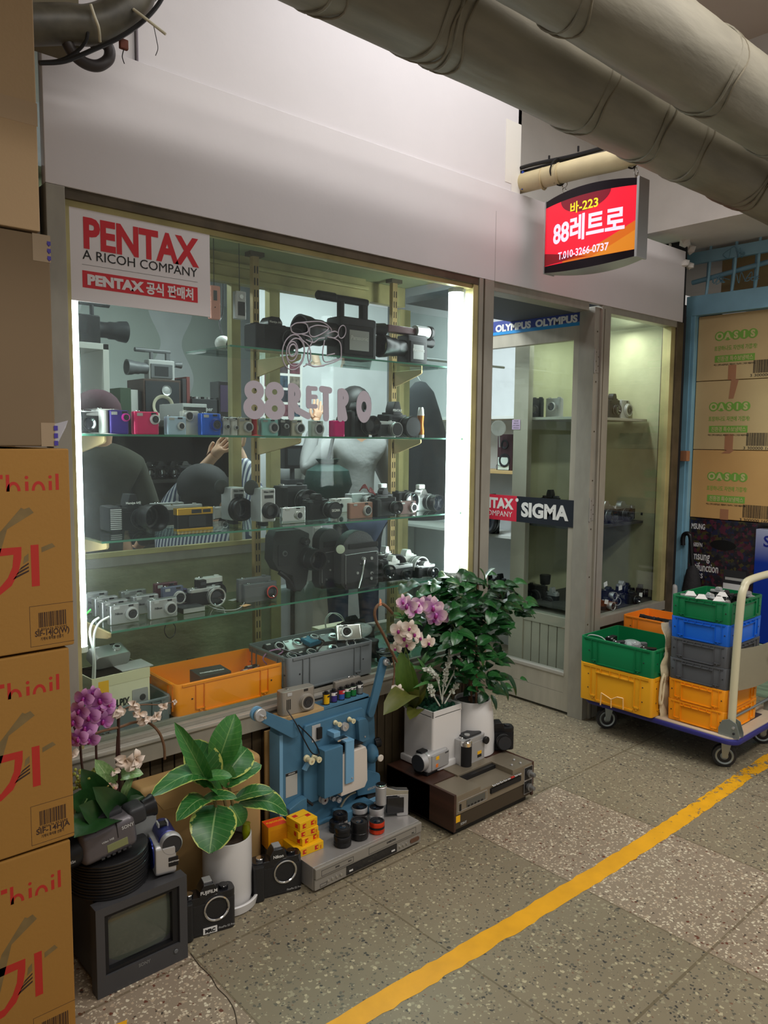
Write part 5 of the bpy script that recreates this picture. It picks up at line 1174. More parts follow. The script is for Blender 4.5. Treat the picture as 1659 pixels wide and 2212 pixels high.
strap('white cord loop hanging from the silver cameras, outer one', [tuple(W(u, v, y=2.205)) for u, v in ((214, 1334), (200, 1345), (194, 1368), (200, 1400), (202, 1430), (200, 1470))], .0035, CW)
strap('white cord loop hanging from the silver cameras, inner one', [tuple(W(u, v, y=2.20)) for u, v in ((236, 1332), (215, 1345), (204, 1368), (203, 1400), (205, 1435), (204, 1472))], .0035, CW)
# large super 8 camera, pistol grip
p = W(650, 1276, z=E3); yb = p.y
def sw(u, v, y=None): q = W(u, v, y=y or yb); return (q.x-p.x, q.z-E3)
t = thing('cine_camera', 'big dark cine camera with a wide lens and a folded grip on the lowest shelf', 'cine camera', (p.x, yb+.02, E3), group='big cine cameras on the lowest shelf')
SD = mat('crackle_black', (.022, .023, .024), .5, bump=.3, bscale=400)
pts = [sw(*q) for q in ((590, 1160), (597, 1147), (648, 1143), (668, 1152), (668, 1225), (662, 1262), (650, 1278), (636, 1276), (632, 1245), (600, 1232), (588, 1210))]
MB().prism(pts, -.022, .035, SD, bev=.004).done('body', t)
a = sw(625, 1192); MB().vbox(a[0]-.052, a[0]+.0, -.025, -.020, a[1]-.048, a[1]+.030, DGREY, .006, 3, axis='y').cyl((a[0]-.024, -.024, a[1]-.004), (0, -1, 0), .011, .004, GREY, n=24, bev=.001).cyl((a[0]-.024, -.028, a[1]-.004), (0, -1, 0), .006, .002, DGREY, n=20).done('side_door', t)
a = sw(655, 1168); lens_part(t, a[0]-.004, a[1], -.022, .016, .03, BLACK, DGREY)
a = sw(662, 1206); lens_part(t, a[0]+.002, a[1]+.002, -.022, .044, .075, BLACK, DGREY, open_=True, name='zoom_lens')
mb = MB(); mb.tube([(sw(603, 1236)[0], -.02, sw(603, 1236)[1]), (sw(618, 1250)[0], -.03, sw(618, 1250)[1]), (sw(632, 1272)[0], -.035, .006)], .009, BLACK, 8); mb.done('folding_grip', t)
# two spring wound cine cameras with round magazines
def bolex(lb, u0, u1, vt, vb, y, crank):
    a = W(u0, vb, y=y); b_ = W(u1, vb, y=y); w_ = b_.x-a.x; hh_ = W(u0, vt, y=y).z-E3
    t = thing('cine_camera', lb, 'cine camera', ((a.x+b_.x)/2, y+.02, E3), group='big cine cameras on the lowest shelf')
    r = w_*.46; out = [(-w_/2, hh_*.12), (-w_*.38, .004), (w_*.45, .0), (w_/2, hh_*.1), (w_/2, hh_*.66), (w_*.42, hh_*.70)] + [(-w_*.04+r*cos(q), hh_-r+r*sin(q)) for q in [pi*k/12 for k in range(1, 12)]] + [(-w_/2, hh_*.62)]
    MB().prism(out, -.018, .030, SD, bev=.003).done('body', t)
    mb = MB(); i_ = w_*.40; mb.vbox(-i_, w_*.44, -.021, -.017, hh_*.05, hh_*.62, DGREY, .008, 4, axis='y')
    mb.tube([(-i_, -.0215, hh_*.12), (-i_, -.0215, hh_*.58), (-i_+.01, -.0215, hh_*.61), (w_*.40, -.0215, hh_*.62), (w_*.43, -.0215, hh_*.58)], .0009, SATIN, 4); mb.done('side_door', t)
    MB().box(-w_*.32, w_*.46, -.023, -.015, hh_*.70, hh_*.79, BLACK, .003).done('top_bar', t)
    mb = MB(); random.seed(int(u0))
    for q in range(6): mb.cyl((random.uniform(-.3, .38)*w_, -.021, random.uniform(.12, .55)*hh_), (0, -1, 0), random.uniform(.003, .007), .004, random.choice((SATIN, GREY)), n=14)
    mb.done('knob_cluster', t)
    if crank:
        MB().cyl((w_*.05, -.02, hh_*.52), (0, -1, 0), .007, .012, SATIN, n=16).tube([(w_*.05, -.030, hh_*.50), (w_*.0, -.032, hh_*.30), (-w_*.12, -.034, hh_*.04)], .0032, CHROME, 8).done('winding_crank', t)
        MB().lathe([(0, 0), (.016, .002), (.017, .006), (0, .010)], mat('pearl_disc', s2l(190, 200, 180), .3), (-w_*.52, -.015, hh_*.72), (-.5, -1, 0), 20).done('eye_disc', t)
    return t
bolex('spring wound cine camera with a chrome crank and pale round eyepiece', 738, 818, 1150, 1270, 2.235, True)
bolex('spring wound cine camera half hidden behind the cranked one', 690, 742, 1144, 1256, 2.31, False)
GL = 'cameras at the right end of the lowest shelf'
for lb, u0, u1, vt, vb, kw in (
  ('black compact zoom camera next to the cranked cine camera', 820, 842, 1210, 1258, dict(prism=False, lens=(.1, .45, .32, .03))),
  ('silver reflex camera behind the black compact zoom camera', 822, 850, 1182, 1236, dict(y=2.36, top=SILVER, lens=(.2, .45, .4, .05))),
  ('ivory white reflex camera with a ringed lens', 862, 902, 1190, 1240, dict(y=2.33, body=WHITE, top=WHITE, lens=(.2, .45, .4, .06), lm=LGREY, grip=False)),
  ('white and silver camera with a strap left of the ivory reflex', 836, 866, 1202, 1246, dict(y=2.30, body=BLACK, top=WHITE, lens=(.2, .45, .3, .03), grip=False)),
  ('boxy black camera with a metal faceplate and red dot', 842, 894, 1222, 1258, dict(prism=False, top=SATIN, lens=(.05, .35, .3, .03), grip=False)),
  ('black camera with trailing strap at the far right of the lowest shelf', 900, 942, 1216, 1250, dict(top=SATIN, lens=(.1, .4, .34, .04)))):
    puts(lb, u0, u1, vt, vb, E3, d=.04, grp=GL, **kw)

# ================================================================ CASE FLOOR
F = .528
def crate(lb, x0, x1, y0, y1, z0, z1, m, grp, handle=False, name='plastic_crate', wall=.007, panels=True, cat='crate'):
    t = thing(name, lb, cat, ((x0+x1)/2, (y0+y1)/2, z0), group=grp)
    a, b_, h = (x1-x0)/2, (y1-y0)/2, z1-z0; mb = MB()
    bm2 = bmesh.new()
    def loop(ax, by, z, r):
        vs = []
        for cx, cy, q0 in ((ax-r, by-r, 0), (-ax+r, by-r, pi/2), (-ax+r, -by+r, pi), (ax-r, -by+r, 3*pi/2)):
            for k in range(5): q = q0+pi/2*k/4; vs.append(bm2.verts.new((cx+r*cos(q), cy+r*sin(q), z)))
        return vs
    R_ = .014; L0 = loop(a-.002, b_-.002, 0, R_); L1 = loop(a, b_, h*.985, R_); L2 = loop(a-.001, b_-.001, h, R_); L3 = loop(a-wall, b_-wall, h, R_*.7); L4 = loop(a-wall-.002, b_-wall-.002, wall, R_*.7)
    for A_, B_ in ((L0, L1), (L1, L2), (L2, L3), (L3, L4)):
        for k in range(20): bm2.faces.new((A_[k], A_[(k+1) % 20], B_[(k+1) % 20], B_[k]))
    bm2.faces.new(L0[::-1]); bm2.faces.new(L4)
    mb._merge(bm2, m, True)
    mb.done('tub', t)
    if panels:   # raised frames round sunken fields, with slots
        mb = MB(); e = .0035
        for side in range(4):
            Lh = a if side % 2 == 0 else b_; D = b_ if side % 2 == 0 else a
            Mx = Matrix.Rotation(side*pi/2, 4, 'Z')
            q = .52*Lh
            for s in (-1, 1):
                mb.box(s*q-.002, s*q+.002, -D-e, -D+.002, h*.04, h*.92, m, M=Mx)
                mb.box(s*(q+.030*1)-.0015, s*(q+.030)+.0015, -D-e, -D+.002, h*.15, h*.92, m, M=Mx)
                mb.box(min(s*q, s*(q+.03)), max(s*q, s*(q+.03)), -D-e, -D+.002, h*.14, h*.18, m, M=Mx)
                for zz in ((.5,) if h < .13 else (.35, .72)): mb.cyl(tuple(Mx @ Vector((s*(q+.043), -D, h*zz))), tuple(Mx @ Vector((0, -1, 0))), .003, .0008, DGREY, n=8)
                mb.cyl(tuple(Mx @ Vector((s*(q+.016), -D, h*.10))), tuple(Mx @ Vector((0, -1, 0))), .003, .003, m, n=8)
            mb.box(-q, q, -D-e, -D+.002, h*.04, h*.08, m, M=Mx)
            mb.box(-Lh+.02, Lh-.02, -D-e, -D+.002, h*.92, h*.985, m, M=Mx)
            if handle:
                mb.box(-q, q, -D-e*2, -D+.002, h*.80, h*.83, m, M=Mx)
                for k in range(4): xx = -q+2*q*(k+.5)/4; mb.box(xx-.0012, xx+.0012, -D-e*2, -D, h*.80, h*.92, m, M=Mx)
        mb.done('rib_frame', t)
    return t
OR = mat('orange_plastic', s2l(255, 150, 14), .36, spec=.4); GCR = mat('grey_crate_plastic', s2l(108, 116, 118), .42)
def crt(lb, uL, uR, vbL, depth, vt, m, grp, z=F, **k):
    a = W(uL, vbL, z=z); y = a.y; b_ = W(uR, vbL, y=y); zt_ = W(uL, vt, y=y).z
    return crate(lb, a.x, b_.x, y, y+depth, z, zt_, m, grp, **k), a.x, b_.x, y, zt_
OT, ox0, ox1, oy, oz = crt('orange plastic crate of camera parts in the window, left of centre', 382, 615, 1553, .24, 1482, OR, 'crates on the floor of the window case', z=F)
print('orange', ox0, ox1, oy, oz)
GT, gx0, gx1, gy, gz = crt('large grey plastic crate of used cameras in the window, right of the orange one', 622, 806, 1500, .26, 1424, GCR, 'crates on the floor of the window case', z=F)
print('grey', gx0, gx1, gy, gz)
lx1 = ox0-.012; LT = crate('grey plastic crate in the window behind the orchids, holding a white box', .80, lx1, oy+.01, oy+.20, F, F+.075, GCR, 'crates on the floor of the window case')
# things in crates
IV = mat('box_cream', s2l(226, 222, 190), .55)
p = W(300, 1500, y=oy+.05); t = thing('camera_box', 'cream product box with a camera picture standing in the left grey crate', 'box', (W(255, 1500, y=oy+.06).x, oy+.10, F+.009), rz=4)
bw_ = (W(328, 1500, y=oy+.05).x-W(200, 1500, y=oy+.05).x)/2; bh_ = W(300, 1450, y=oy+.05).z-F-.0
MB().box(-bw_, bw_, -.06, .07, 0, bh_, IV, .002).box(-bw_-.001, bw_+.001, -.061, .071, bh_*.80, bh_, mat('box_cream_lid', s2l(216, 212, 176), .6), .001).done('carton', t)
mb = MB().box(-bw_*.80, -bw_*.45, -.0612, -.06, bh_*.60, bh_*.92, YEL); mb.text('Nikon', .012, INK, T(-bw_*.62, -.0615, bh_*.68), .03, .0002)
mb.text('COOLPIX', .030, INK, T(-bw_*.25, -.0615, bh_*.44), .04, .0002, width=bw_*1.0).text('P1', .034, INK, T(-bw_*.10, -.0615, bh_*.22), .04, .0002)
mb.vbox(bw_*.35, bw_*.92, -.0615, -.060, bh_*.28, bh_*.62, SATIN, .004, 3, axis='y').cyl((bw_*.72, -.0612, bh_*.44), (0, -1, 0), .010, .001, DGREY, n=18).done('printing', t)
ct = compact('scratched silver camera lying on the cream product box', W(245, 1450, y=oy+.10).x, oy+.10, F+.009+bh_+.001, .115, .06, .045, mat('worn_silver', s2l(150, 150, 146), .35, .6, var=.2), lens=(.2, 0, .2), rx=-70, grp=None, rz=6)
ct.location.z += .022; ct.location.y += .0
t = thing('user_manual', 'folded user manual under the scratched silver camera', 'booklet', (W(285, 1445, y=oy+.09).x, oy+.085, F+.0095+bh_)); MB().box(-.05, .05, -.04, .05, 0, .003, LGREY, .001).done('pages', t)
t = thing('adapter_box', 'black box lettered metabones in the orange crate', 'box', (W(458, 1470, y=oy+.09).x, oy+.10, F+.008+.05), rz=-6)
MB().box(-.055, .055, -.045, .045, -.05, .040, mat('charcoal_card', s2l(58, 58, 54), .6), .001).text('metabones', .018, mat('tag_white', s2l(220, 220, 220), .6), T(0, -.012, .0405) @ Matrix.Rotation(-pi/2, 4, 'X'), .03, .0003, width=.085).done('carton', t)
t = thing('wrapped_lens', 'lens cap in a clear plastic bag in the orange crate', 'lens', (W(405, 1490, y=oy+.05).x, oy+.045, F+.04)); MB().lathe([(.0, 0), (.03, 0), (.032, .01), (.028, .018), (0, .02)], DGREY, n=24).done('cap', t)
random.seed(2); mb = MB(); mb.sph((0, 0, .016), .042, mat('clear_bag', (.85, .88, .88), .15, alpha=.28, bump=.6, bscale=60), 1, .8, .55, n=18); mb.done('bag', t)
for k, (u, dx, m_) in enumerate(((535, 0, BLACK), (556, 0, C('magenta2', 130, 50, 90)), (575, 0, DGREY))):
    p = W(u, 1475, y=oy+.09); compact(('small black camera among the straps in the orange crate', 'dark magenta compact camera in the orange crate', 'dark camera at the right end of the orange crate')[k], p.x, oy+.07+.03*k, F+.03, .08, .05, .02, m_, rx=-60, grp='small cameras in the orange crate')
strap('pale violet strap looping from the grey crate over the orange one', [tuple(W(u, v, y=oy+.10)) for u, v in ((520, 1462), (545, 1458), (572, 1452), (580, 1440), (568, 1424), (580, 1408), (605, 1402), (610, 1408), (596, 1416), (575, 1420))], .0025, mat('violet_cord', s2l(170, 120, 160), .5))
t = slr('black reflex camera body behind the orange crate', W(410, 1450, y=2.50).x, 2.48, F, .14, W(410, 1424, y=2.48).z-F, .05, lens=(.1, .4, .2, .03), top=DGREY)
# right grey crate contents
GI = 'used cameras heaped in the right grey crate'; random.seed(8)
names = ('at its left end', 'at the left front', 'left of the middle', 'in the middle front', 'in the middle rear', 'right of the middle', 'at the right front', 'at the right rear')
for k in range(8):
    xx = gx0+.03+(gx1-gx0-.06)*((k % 4)+.5)/4; yy = gy+.06+.10*(k//4); m_ = (DGREY, BLACK, SATIN, DGREY, BLACK, SATIN, BLACK, GREY)[k]
    compact('used camera in the right grey crate, '+('at its left front', 'left of the middle at the front', 'silver, right of the middle at the front', 'at the right front', 'at its left rear', 'silver, left of the middle at the rear', 'right of the middle at the rear', 'at the right rear')[k], xx, yy, gz-.045+.012*(k//4), .085, .055, .024, m_, rx=-62+random.uniform(-12, 12), rz=random.uniform(-30, 30), grp=GI, lens=(.15, 0, .36))
compact('shiny silver compact propped up at the right end of the grey crate', gx1-.06, gy+.07, gz-.005, .10, .06, .025, CHROME, rx=-30, rz=-25, lens=(-.1, 0, .38), grp=GI)
compact('camera with blue glass lying in the middle of the grey crate', (gx0+gx1)/2+.03, gy+.14, gz-.012, .07, .05, .02, C('sea_blue', 40, 110, 140), rx=-75, rz=15, grp=GI)
strap('loose black strap across the grey crate of used cameras', [tuple(W(u, v, y=gy+.05)) for u, v in ((608, 1402), (640, 1412), (670, 1420), (690, 1400), (700, 1386), (688, 1380))], .003, BLACK)
# paper bag and lenses on the right
yb2 = 2.48; p = W(727, 1375, y=yb2); t = thing('paper_bag', 'cream paper bag with white rope handles behind the grey crate', 'bag', (p.x+.01, yb2, F))
bz = W(727, 1350, y=yb2).z-F; MB().box(-.11, .13, -.01, .04, 0, bz, IV, .001).done('bag_body', t)
MB().tube([(-.075, -.014, bz-.01), (-.08, -.02, bz+.035), (-.05, -.025, bz+.06), (.0, -.02, bz+.04), (.03, -.014, bz-.01)], .0022, CW, 6).tube([(-.065, .0, bz-.01), (-.07, .0, bz+.03), (-.04, .0, bz+.055), (.01, .0, bz+.03), (.04, 0, bz-.01)], .0022, CW, 6).done('rope_handle', t)
o = MB().box(-.10, .06, -.003, .003, -.012, .0, mat('neon_pink_card', s2l(240, 40, 130), .5)).done('pink_card'); o.location = W(705, 1374, y=2.43); o.rotation_euler = (0, R(-9), 0); tag(o, 'neon pink card strip lying in front of the cream paper bag', 'card')
GLn = 'lenses standing at the right of the case floor'
for i, (u, vt, y, r, L_, cap, lb) in enumerate(((792, 1340, 2.40, .034, .10, 1, 'tall black lens at the back right of the case floor'), (800, 1382, 2.30, .034, .07, 1, 'squat black lens right of the grey crate'), (830, 1404, 2.22, .032, .06, 0, 'chrome rimmed lens near the glass, under the orchid branch'), (848, 1370, 2.42, .026, .08, 1, 'narrow black lens by the right upright'), (768, 1372, 2.36, .03, .065, 0, 'black lens in clear wrapping behind the grey crate'), (835, 1440, 2.20, .03, .035, 0, 'flat silver rimmed lens beside the sill'), (905, 1380, 2.38, .034, .075, 1, 'black lens behind the potted plants, farther right'), (872, 1420, 2.26, .03, .05, 0, 'low black lens hidden behind the orchid leaves'))):
    p = W(u, 1400, y=y); zt_ = min(L_, max(.03, W(u, vt, y=y).z-F)) if i in (0, 1, 2, 3, 4) else L_
    t = thing('camera_lens', lb, 'lens', (p.x, y, F), group=GLn); L_ = max(zt_, .03)
    mb = MB().lathe([(r*.9, 0), (r*.9, L_*.25), (r, L_*.3), (r, L_*.55), (r*.95, L_*.6), (r*.95, L_*.85), (r, L_*.9), (r, L_)], BLACK, n=28)
    mb.done('barrel', t)
    MB().lathe([(r*1.02, L_*.88), (r*1.02, L_*.98)] , SATIN if not cap else DGREY, n=28, cap=False).lathe([(r*.98, L_), (r*.6, L_+.002), (0, L_+.001)], DGREY if cap else LENS, n=28, cap=False).done('front_cap' if cap else 'front_glass', t)
mb = MB(); mb.sph((0, 0, 0), .05, MATS['clear_bag'], 1.3, .8, .6, n=18); o = mb.done('clear_bag'); o.location = W(775, 1362, y=2.33); tag(o, 'crumpled clear plastic bag over the lenses behind the grey crate', 'bag')
slr('black reflex camera lying beside the paper bag', W(762, 1352, y=2.44).x, 2.43, F+.05, .13, .09, .05, lens=(0, .4, .3, .03), rx=-20)
# ================================================================ MONITOR AND WHAT IS ON IT
TVG = mat('monitor_grey', s2l(62, 62, 64), .45, var=.06)
tx0, tx1, ty, tz = .672, .918, 1.812, .234
t = thing('small_monitor', 'small dark grey tube monitor standing on the floor beside the fan cartons', 'monitor', ((tx0+tx1)/2, ty, 0))
a = (tx1-tx0)/2; mb = MB()
mb.box(-a+.012, a-.012, .03, .27, .008, tz-.004, TVG, .008)
# bezel as a frame round the sunken screen
so = (-a+.030, a-.030, .070, tz-.028)
def ringbox(mb, o, i, y0, y1, m):
    (a0, a1, c0, c1), (b0, b1, d0, d1) = o, i
    O = [(a0, c0), (a1, c0), (a1, c1), (a0, c1)]; I = [(b0, d0), (b1, d0), (b1, d1), (b0, d1)]
    for k in range(4):
        k2 = (k+1) % 4
        mb.face([(O[k][0], y0, O[k][1]), (O[k2][0], y0, O[k2][1]), (I[k2][0], y0, I[k2][1]), (I[k][0], y0, I[k][1])], m)
        mb.face([(O[k][0], y0, O[k][1]), (O[k][0], y1, O[k][1]), (O[k2][0], y1, O[k2][1]), (O[k2][0], y0, O[k2][1])], m)
        mb.face([(I[k][0], y0, I[k][1]), (I[k2][0], y0, I[k2][1]), (I[k2][0], y1, I[k2][1]), (I[k][0], y1, I[k][1])], m)
ringbox(mb, (-a, a, 0, tz), (-a+.022, a-.022, .052, tz-.022), -.002, .034, TVG)
ringbox(mb, (-a+.022, a-.022, .052, tz-.022), (-a+.033, a-.040, .062, tz-.032), .004, .020, BLACK)
mb.box(-a+.001, a-.001, .020, .034, .002, tz-.002, TVG)
mb.done('housing', t)
b = bmesh.new(); bmesh.ops.create_grid(b, x_segments=12, y_segments=10, size=1)
for v in b.verts: v.co = Vector((v.co.x*(a-.032), .013+.010*(v.co.x**2+v.co.y**2)*.5, (.064+tz-.034)/2+v.co.y*(tz-.098)/2))
mb = MB(); mb._merge(b, mat('crt_glass', s2l(74, 80, 70), .18, coat=.6), True); mb.done('screen', t)
MB().text('SONY', .012, mat('dull_lettering', s2l(110, 110, 108), .5), T(.0, -.0024, .041), .03, .0002).done('lettering', t)
MB().cyl((a-.035, -.002, .034), (0, -1, 0), .006, .003, GREY, n=16, bev=.001).done('power_button', t)
RC = mat('record_black', (.012, .012, .013), .3)
rx, ry = W(238, 1900, y=1.92).x, 1.925
G = 'black film reels stacked on the monitor'
for k in range(6):
    z = tz+.0006+.0155*k
    t = thing('film_reel', 'black round film can stacked on the monitor, %s' % ('at the bottom', 'second from the bottom', 'third from the bottom', 'third from the top', 'second from the top', 'at the top under the camcorder')[k], 'film reel', (rx+random.uniform(-.002, .002), ry, z), group=G)
    r = .101; MB().lathe([(0, 0), (r-.003, 0), (r, .002), (r, .006), (r-.003, .0075), (r, .009), (r, .0130), (r-.004, .015), (.03, .0148), (0, .0148)], RC, n=56).done('disc', t)
    if k == 5: MB().cyl((0, 0, .0148), (0, 0, 1), .045, .0005, mat('cream_label', s2l(204, 196, 164), .6), n=36).text('4C020', .014, INK, T(.02, -.02, .0156, rz=20) @ Matrix.Rotation(-pi/2, 4, 'X'), .03, .0002).done('round_label', t)
zt_ = tz+.0006+.0155*6
# big camcorder
CG1 = mat('gunmetal', s2l(96, 92, 96), .36, .35)
t = thing('camcorder', 'large gunmetal camcorder lying on the stack of film reels', 'camcorder', (W(235, 1840, y=1.90).x-.012, 1.885, zt_+.012), rz=0, ry=-6)
mb = MB(); mb.box(-.075, .072, -.045, .045, .0, .090, CG1, .020, 4); mb.done('body', t)
MB().box(-.060, .05, -.015, .03, .085, .104, DGREY, .006).done('top_grip', t)
MB().lathe([(.040, -.005), (.044, .005), (.046, .035), (.042, .038), (.034, .01)], BLACK, (-.074, 0, .044), (-1, 0, 0), 30, cap=False).lathe([(.036, .02), (0, .018)], LENS, (-.074, 0, .044), (-1, 0, 0), 30, cap=False).done('lens_hood', t)
MB().box(.055, .105, -.038, .020, .050, .098, DGREY, .012, 3).lathe([(.022, 0), (.026, .02), (.029, .026), (.029, .030), (.020, .030)], BLACK, (.103, -.010, .074), (1, 0, 0), 26).done('eyepiece', t)
MB().box(-.012, .042, -.0462, -.044, .018, .038, mat('lcd_green', s2l(120, 124, 84), .3), .001).done('small_display', t)
mb = MB().box(.018, .0192, -.0465, -.03, .046, .092, BLACK); mb.text('SONY', .012, LGREY, T(.046, -.0458, .066), .03, .0003).text('video Hi8', .008, LGREY, T(-.008, -.0458, .050), .02, .0003).text('32x', .009, LGREY, T(-.098, -.0458, .036), .02, .0003)
mb.done('lettering', t)
mb = MB()
for k in range(6): mb.box(-.03+.014*k, -.021+.014*k, -.0475, -.044, .006, .011, DGREY, .001)
mb.done('button_row', t)
# silver and blue camcorder
x = W(360, 1895, y=1.87).x
t = thing('camcorder', 'silver and blue disc camcorder standing on the right end of the monitor', 'camcorder', (x-.004, 1.885, tz), rz=-12)
BS = mat('metallic_blue', s2l(44, 50, 110), .3, .4)
MB().vbox(-.030, .026, -.050, .055, .004, .088, SATIN, .012, 4, bev=.006, axis='x').done('body', t)
MB().cyl((.010, .055, .090), (0, -1, 0), .026, .085, BS, n=28, bev=.004).done('blue_barrel', t)
MB().lathe([(.027, 0), (.029, .008), (.029, .022), (.026, .026)], SATIN, (.014, -.025, .086), (0, -1, 0), 30, cap=False).lathe([(.026, .024), (0, .024)], DGREY, (.014, -.025, .086), (0, -1, 0), 30, cap=False).done('lens_cap', t)
MB().cyl((-.029, .0, .050), (-1, 0, 0), .040, .004, mat('disc_blue', s2l(20, 40, 120), .2, .5), n=36).done('disc_cover', t)
MB().box(.004, .030, -.052, -.048, .026, .052, BLACK, .002).text('HANDYCAM', .005, WHITE, T(.017, -.0524, .04), .01, .0002).done('flash_panel', t)
MB().box(-.006, .014, .0, .025, .115, .121, BLACK, .001).box(-.010, -.006, .0, .025, .115, .125, SATIN).box(.014, .018, .0, .025, .115, .125, SATIN).done('accessory_shoe', t)

# ================================================================ LOOSE REFLEX BODIES ON THE FLOOR
def floor_slr(lb, uL, uR, vb, vt, rz, lab=None):
    a = W(uL, vb, z=0); b_ = W(uR, vb-35, y=a.y+.03); w_ = .156; hh_ = .148
    t = slr(lb, (a.x+b_.x)/2, a.y+.03, 0, w_, hh_, .050, mount=True, rz=rz, lens=(.14, .56, .3, .02), body=mat('worn_black', (.014, .014, .015), .35, bump=.2, bscale=500), top=GLOSS, phh=.22, txt='FUJIFILM' if lab else 'Nikon', grp='bodies without lenses on the floor')
    if lab: MB().box(-.018, .022, -.028, -.0262, .004, .022, PAPER).text('MRC', .014, INK, T(.002, -.0288, .013), .06, .0002).done('paper_label', t)
    MB().text('FinePix S2 Pro', .008, LGREY, T(.050, -.0264, .012), .01, .0002).done('model_lettering', t)
    MB().box(-.012, .012, -.015, .012, hh_, hh_+.005, SATIN, .001).done('accessory_shoe', t)
    return t
floor_slr('black reflex body without lens, with a white paper label, beside the monitor', 412, 492, 2040, 1920, -14, True)
floor_slr('black reflex body without lens, between the white pot and the silver video deck', 562, 640, 1955, 1850, -16)

# ================================================================ KRAFT BAG BEHIND THE FICUS
KB = mat('kraft_soft', s2l(176, 142, 90), .7, bump=.15, bscale=9, var=.08, vscale=3)
x0, x1 = W(302, 1720, y=2.03).x, W(566, 1680, y=2.03).x; z1 = W(420, 1672, y=2.03).z
t = thing('kraft_carton', 'rounded kraft carton leaning on the wall behind the broad leaved plant', 'box', ((x0+x1)/2, 2.03, 0))
MB().box(-(x1-x0)/2, (x1-x0)/2, 0, .085, 0, z1, KB, .016, 3).done('carton', t)
MB().prism([(-(x1-x0)/2+.03, z1-.02), ((x1-x0)/2-.02, z1-.02), ((x1-x0)/2-.06, z1-.10), (-(x1-x0)/2+.07, z1-.08)], -.003, .001, KB, bev=.001).done('flap', t)
x0, x1 = W(572, 1600, y=2.11).x, W(600, 1600, y=2.11).x
o = MB().box(0, .16, 0, .010, 0, W(590, 1578, y=2.10).z, KB, .003).done('kraft_board'); o.location = (x0, 2.108, 0); tag(o, 'upright kraft board between the wall and the blue projector', 'board')

# ================================================================ SILVER VIDEO DECK
vx0, vx1, vy, vz = 1.350, 1.808, 1.815, .082
VS = mat('deck_silver', s2l(178, 174, 170), .34, .55, var=.05); VSD = mat('deck_silver_panel', s2l(150, 145, 136), .38, .3)
t = thing('video_deck', 'silver combined disc and tape deck on the floor carrying boxes and lenses', 'video deck', ((vx0+vx1)/2, vy, 0))
a = (vx1-vx0)/2
MB().box(-a, a, .012, .285, .006, vz, VS, .003).done('casing', t)
MB().box(-a, a, -.002, .013, .046, vz-.001, VSD, .004).box(-a, a, .003, .013, .008, .045, VSD, .004).done('front_panel', t)
def outl(mb, x0, x1, z0, z1, y, m, l_=.0008):
    mb.box(x0, x1, y-.0006, y, z0, z0+l_, m).box(x0, x1, y-.0006, y, z1-l_, z1, m).box(x0, x0+l_, y-.0006, y, z0, z1, m).box(x1-l_, x1, y-.0006, y, z0, z1, m)
mb = MB(); outl(mb, -a+.022, -a+.150, .052, .070, -.002, DGREY); mb.done('disc_tray', t)
mb = MB(); outl(mb, -a+.215, a-.03, .052, .074, -.002, DGREY); mb.done('tape_door', t)
MB().box(-a+.125, a-.115, .001, .0034, .014, .042, GLOSS).box(-a+.135, -a+.150, .0, .0011, .022, .027, WHITE).box(a-.140, a-.125, .0, .0011, .022, .027, WHITE).done('display_window', t)
mb = MB()
for k in range(4): mb.cyl((-a+.052+.017*k, .003, .026), (0, -1, 0), .0042, .003, CHROME, n=12)
for k in range(3): mb.cyl((a-.10+.016*k, .003, .026), (0, -1, 0), .0042, .003, CHROME, n=12)
mb.done('buttons', t)
mb = MB(); outl(mb, -a+.02, -a+.046, .014, .024, .003, DGREY); mb.vbox(a-.052, a-.010, .000, .0034, .020, .034, mat('bronze_panel', s2l(96, 66, 50), .3), .006, 3, axis='y'); mb.done('jack_panel', t)
MB().text('SAMSUNG', .009, DGREY, T(.085, -.0026, .064), .02, .0002).text('DVD', .008, DGREY, T(-a+.085, -.0026, .061), .03, .0002).text('DIVX', .006, DGREY, T(-a+.135, -.0026, .061), .02, .0002).text('VHS', .006, DGREY, T(a-.045, -.0026, .058), .02, .0002).done('lettering', t)

# film boxes
KY = mat('film_box_yellow', s2l(232, 178, 16), .45); KO = mat('film_box_orange', s2l(226, 118, 10), .45); KR = mat('film_red', s2l(196, 36, 20), .45)
def kbox(lb, u, v, y, w_, d_, h_, z, rz, m=KY, side=None, top=True):
    p = W(u, v, z=z) if y is None else W(u, v, y=y)
    t = thing('film_box', lb, 'film box', (p.x, p.y if y is None else y, z), rz=rz, group='yellow film boxes on the silver deck')
    MB().box(-w_/2, w_/2, -d_/2, d_/2, 0, h_, m, .0015).done('carton', t)
    mb = MB(); e = -d_/2-.0004; k = min(h_*.6, .014)
    for sx in (-w_*.25, w_*.22): mb.box(sx-k*.5, sx+k*.5, e, e+.0003, h_*.5-k*.5, h_*.5+k*.5, KR).prism([(sx-k*.1, h_*.5), (sx+k*.4, h_*.5+k*.35), (sx+k*.4, h_*.5-k*.35)], e-.0003, e, m)
    for q in range(3): mb.box(w_*.36+.002*q, w_*.36+.002*q+.0008, e, e+.0003, h_*.15, h_*.6, KR)
    e2 = -w_/2-.0004
    mb.box(e2, e2+.0003, -d_*.35, -d_*.35+k, h_*.5-k*.5, h_*.5+k*.5, KR)
    if top: mb.box(-w_*.35, -w_*.35+k*1.2, d_*.1, d_*.1+k*1.1, h_, h_+.0003, KR).box(w_*.15, w_*.15+k*1.2, -d_*.2, -d_*.2+k*1.1, h_, h_+.0003, KR).box(-w_*.4, w_*.4, -.0008, .0004, h_, h_+.0003, mat('fold_dark', s2l(120, 84, 10), .7))
    mb.done('printing', t); return t
p = W(652, 1850, z=vz); bx_, by_ = p.x+.035, p.y+.045
S_ = 45
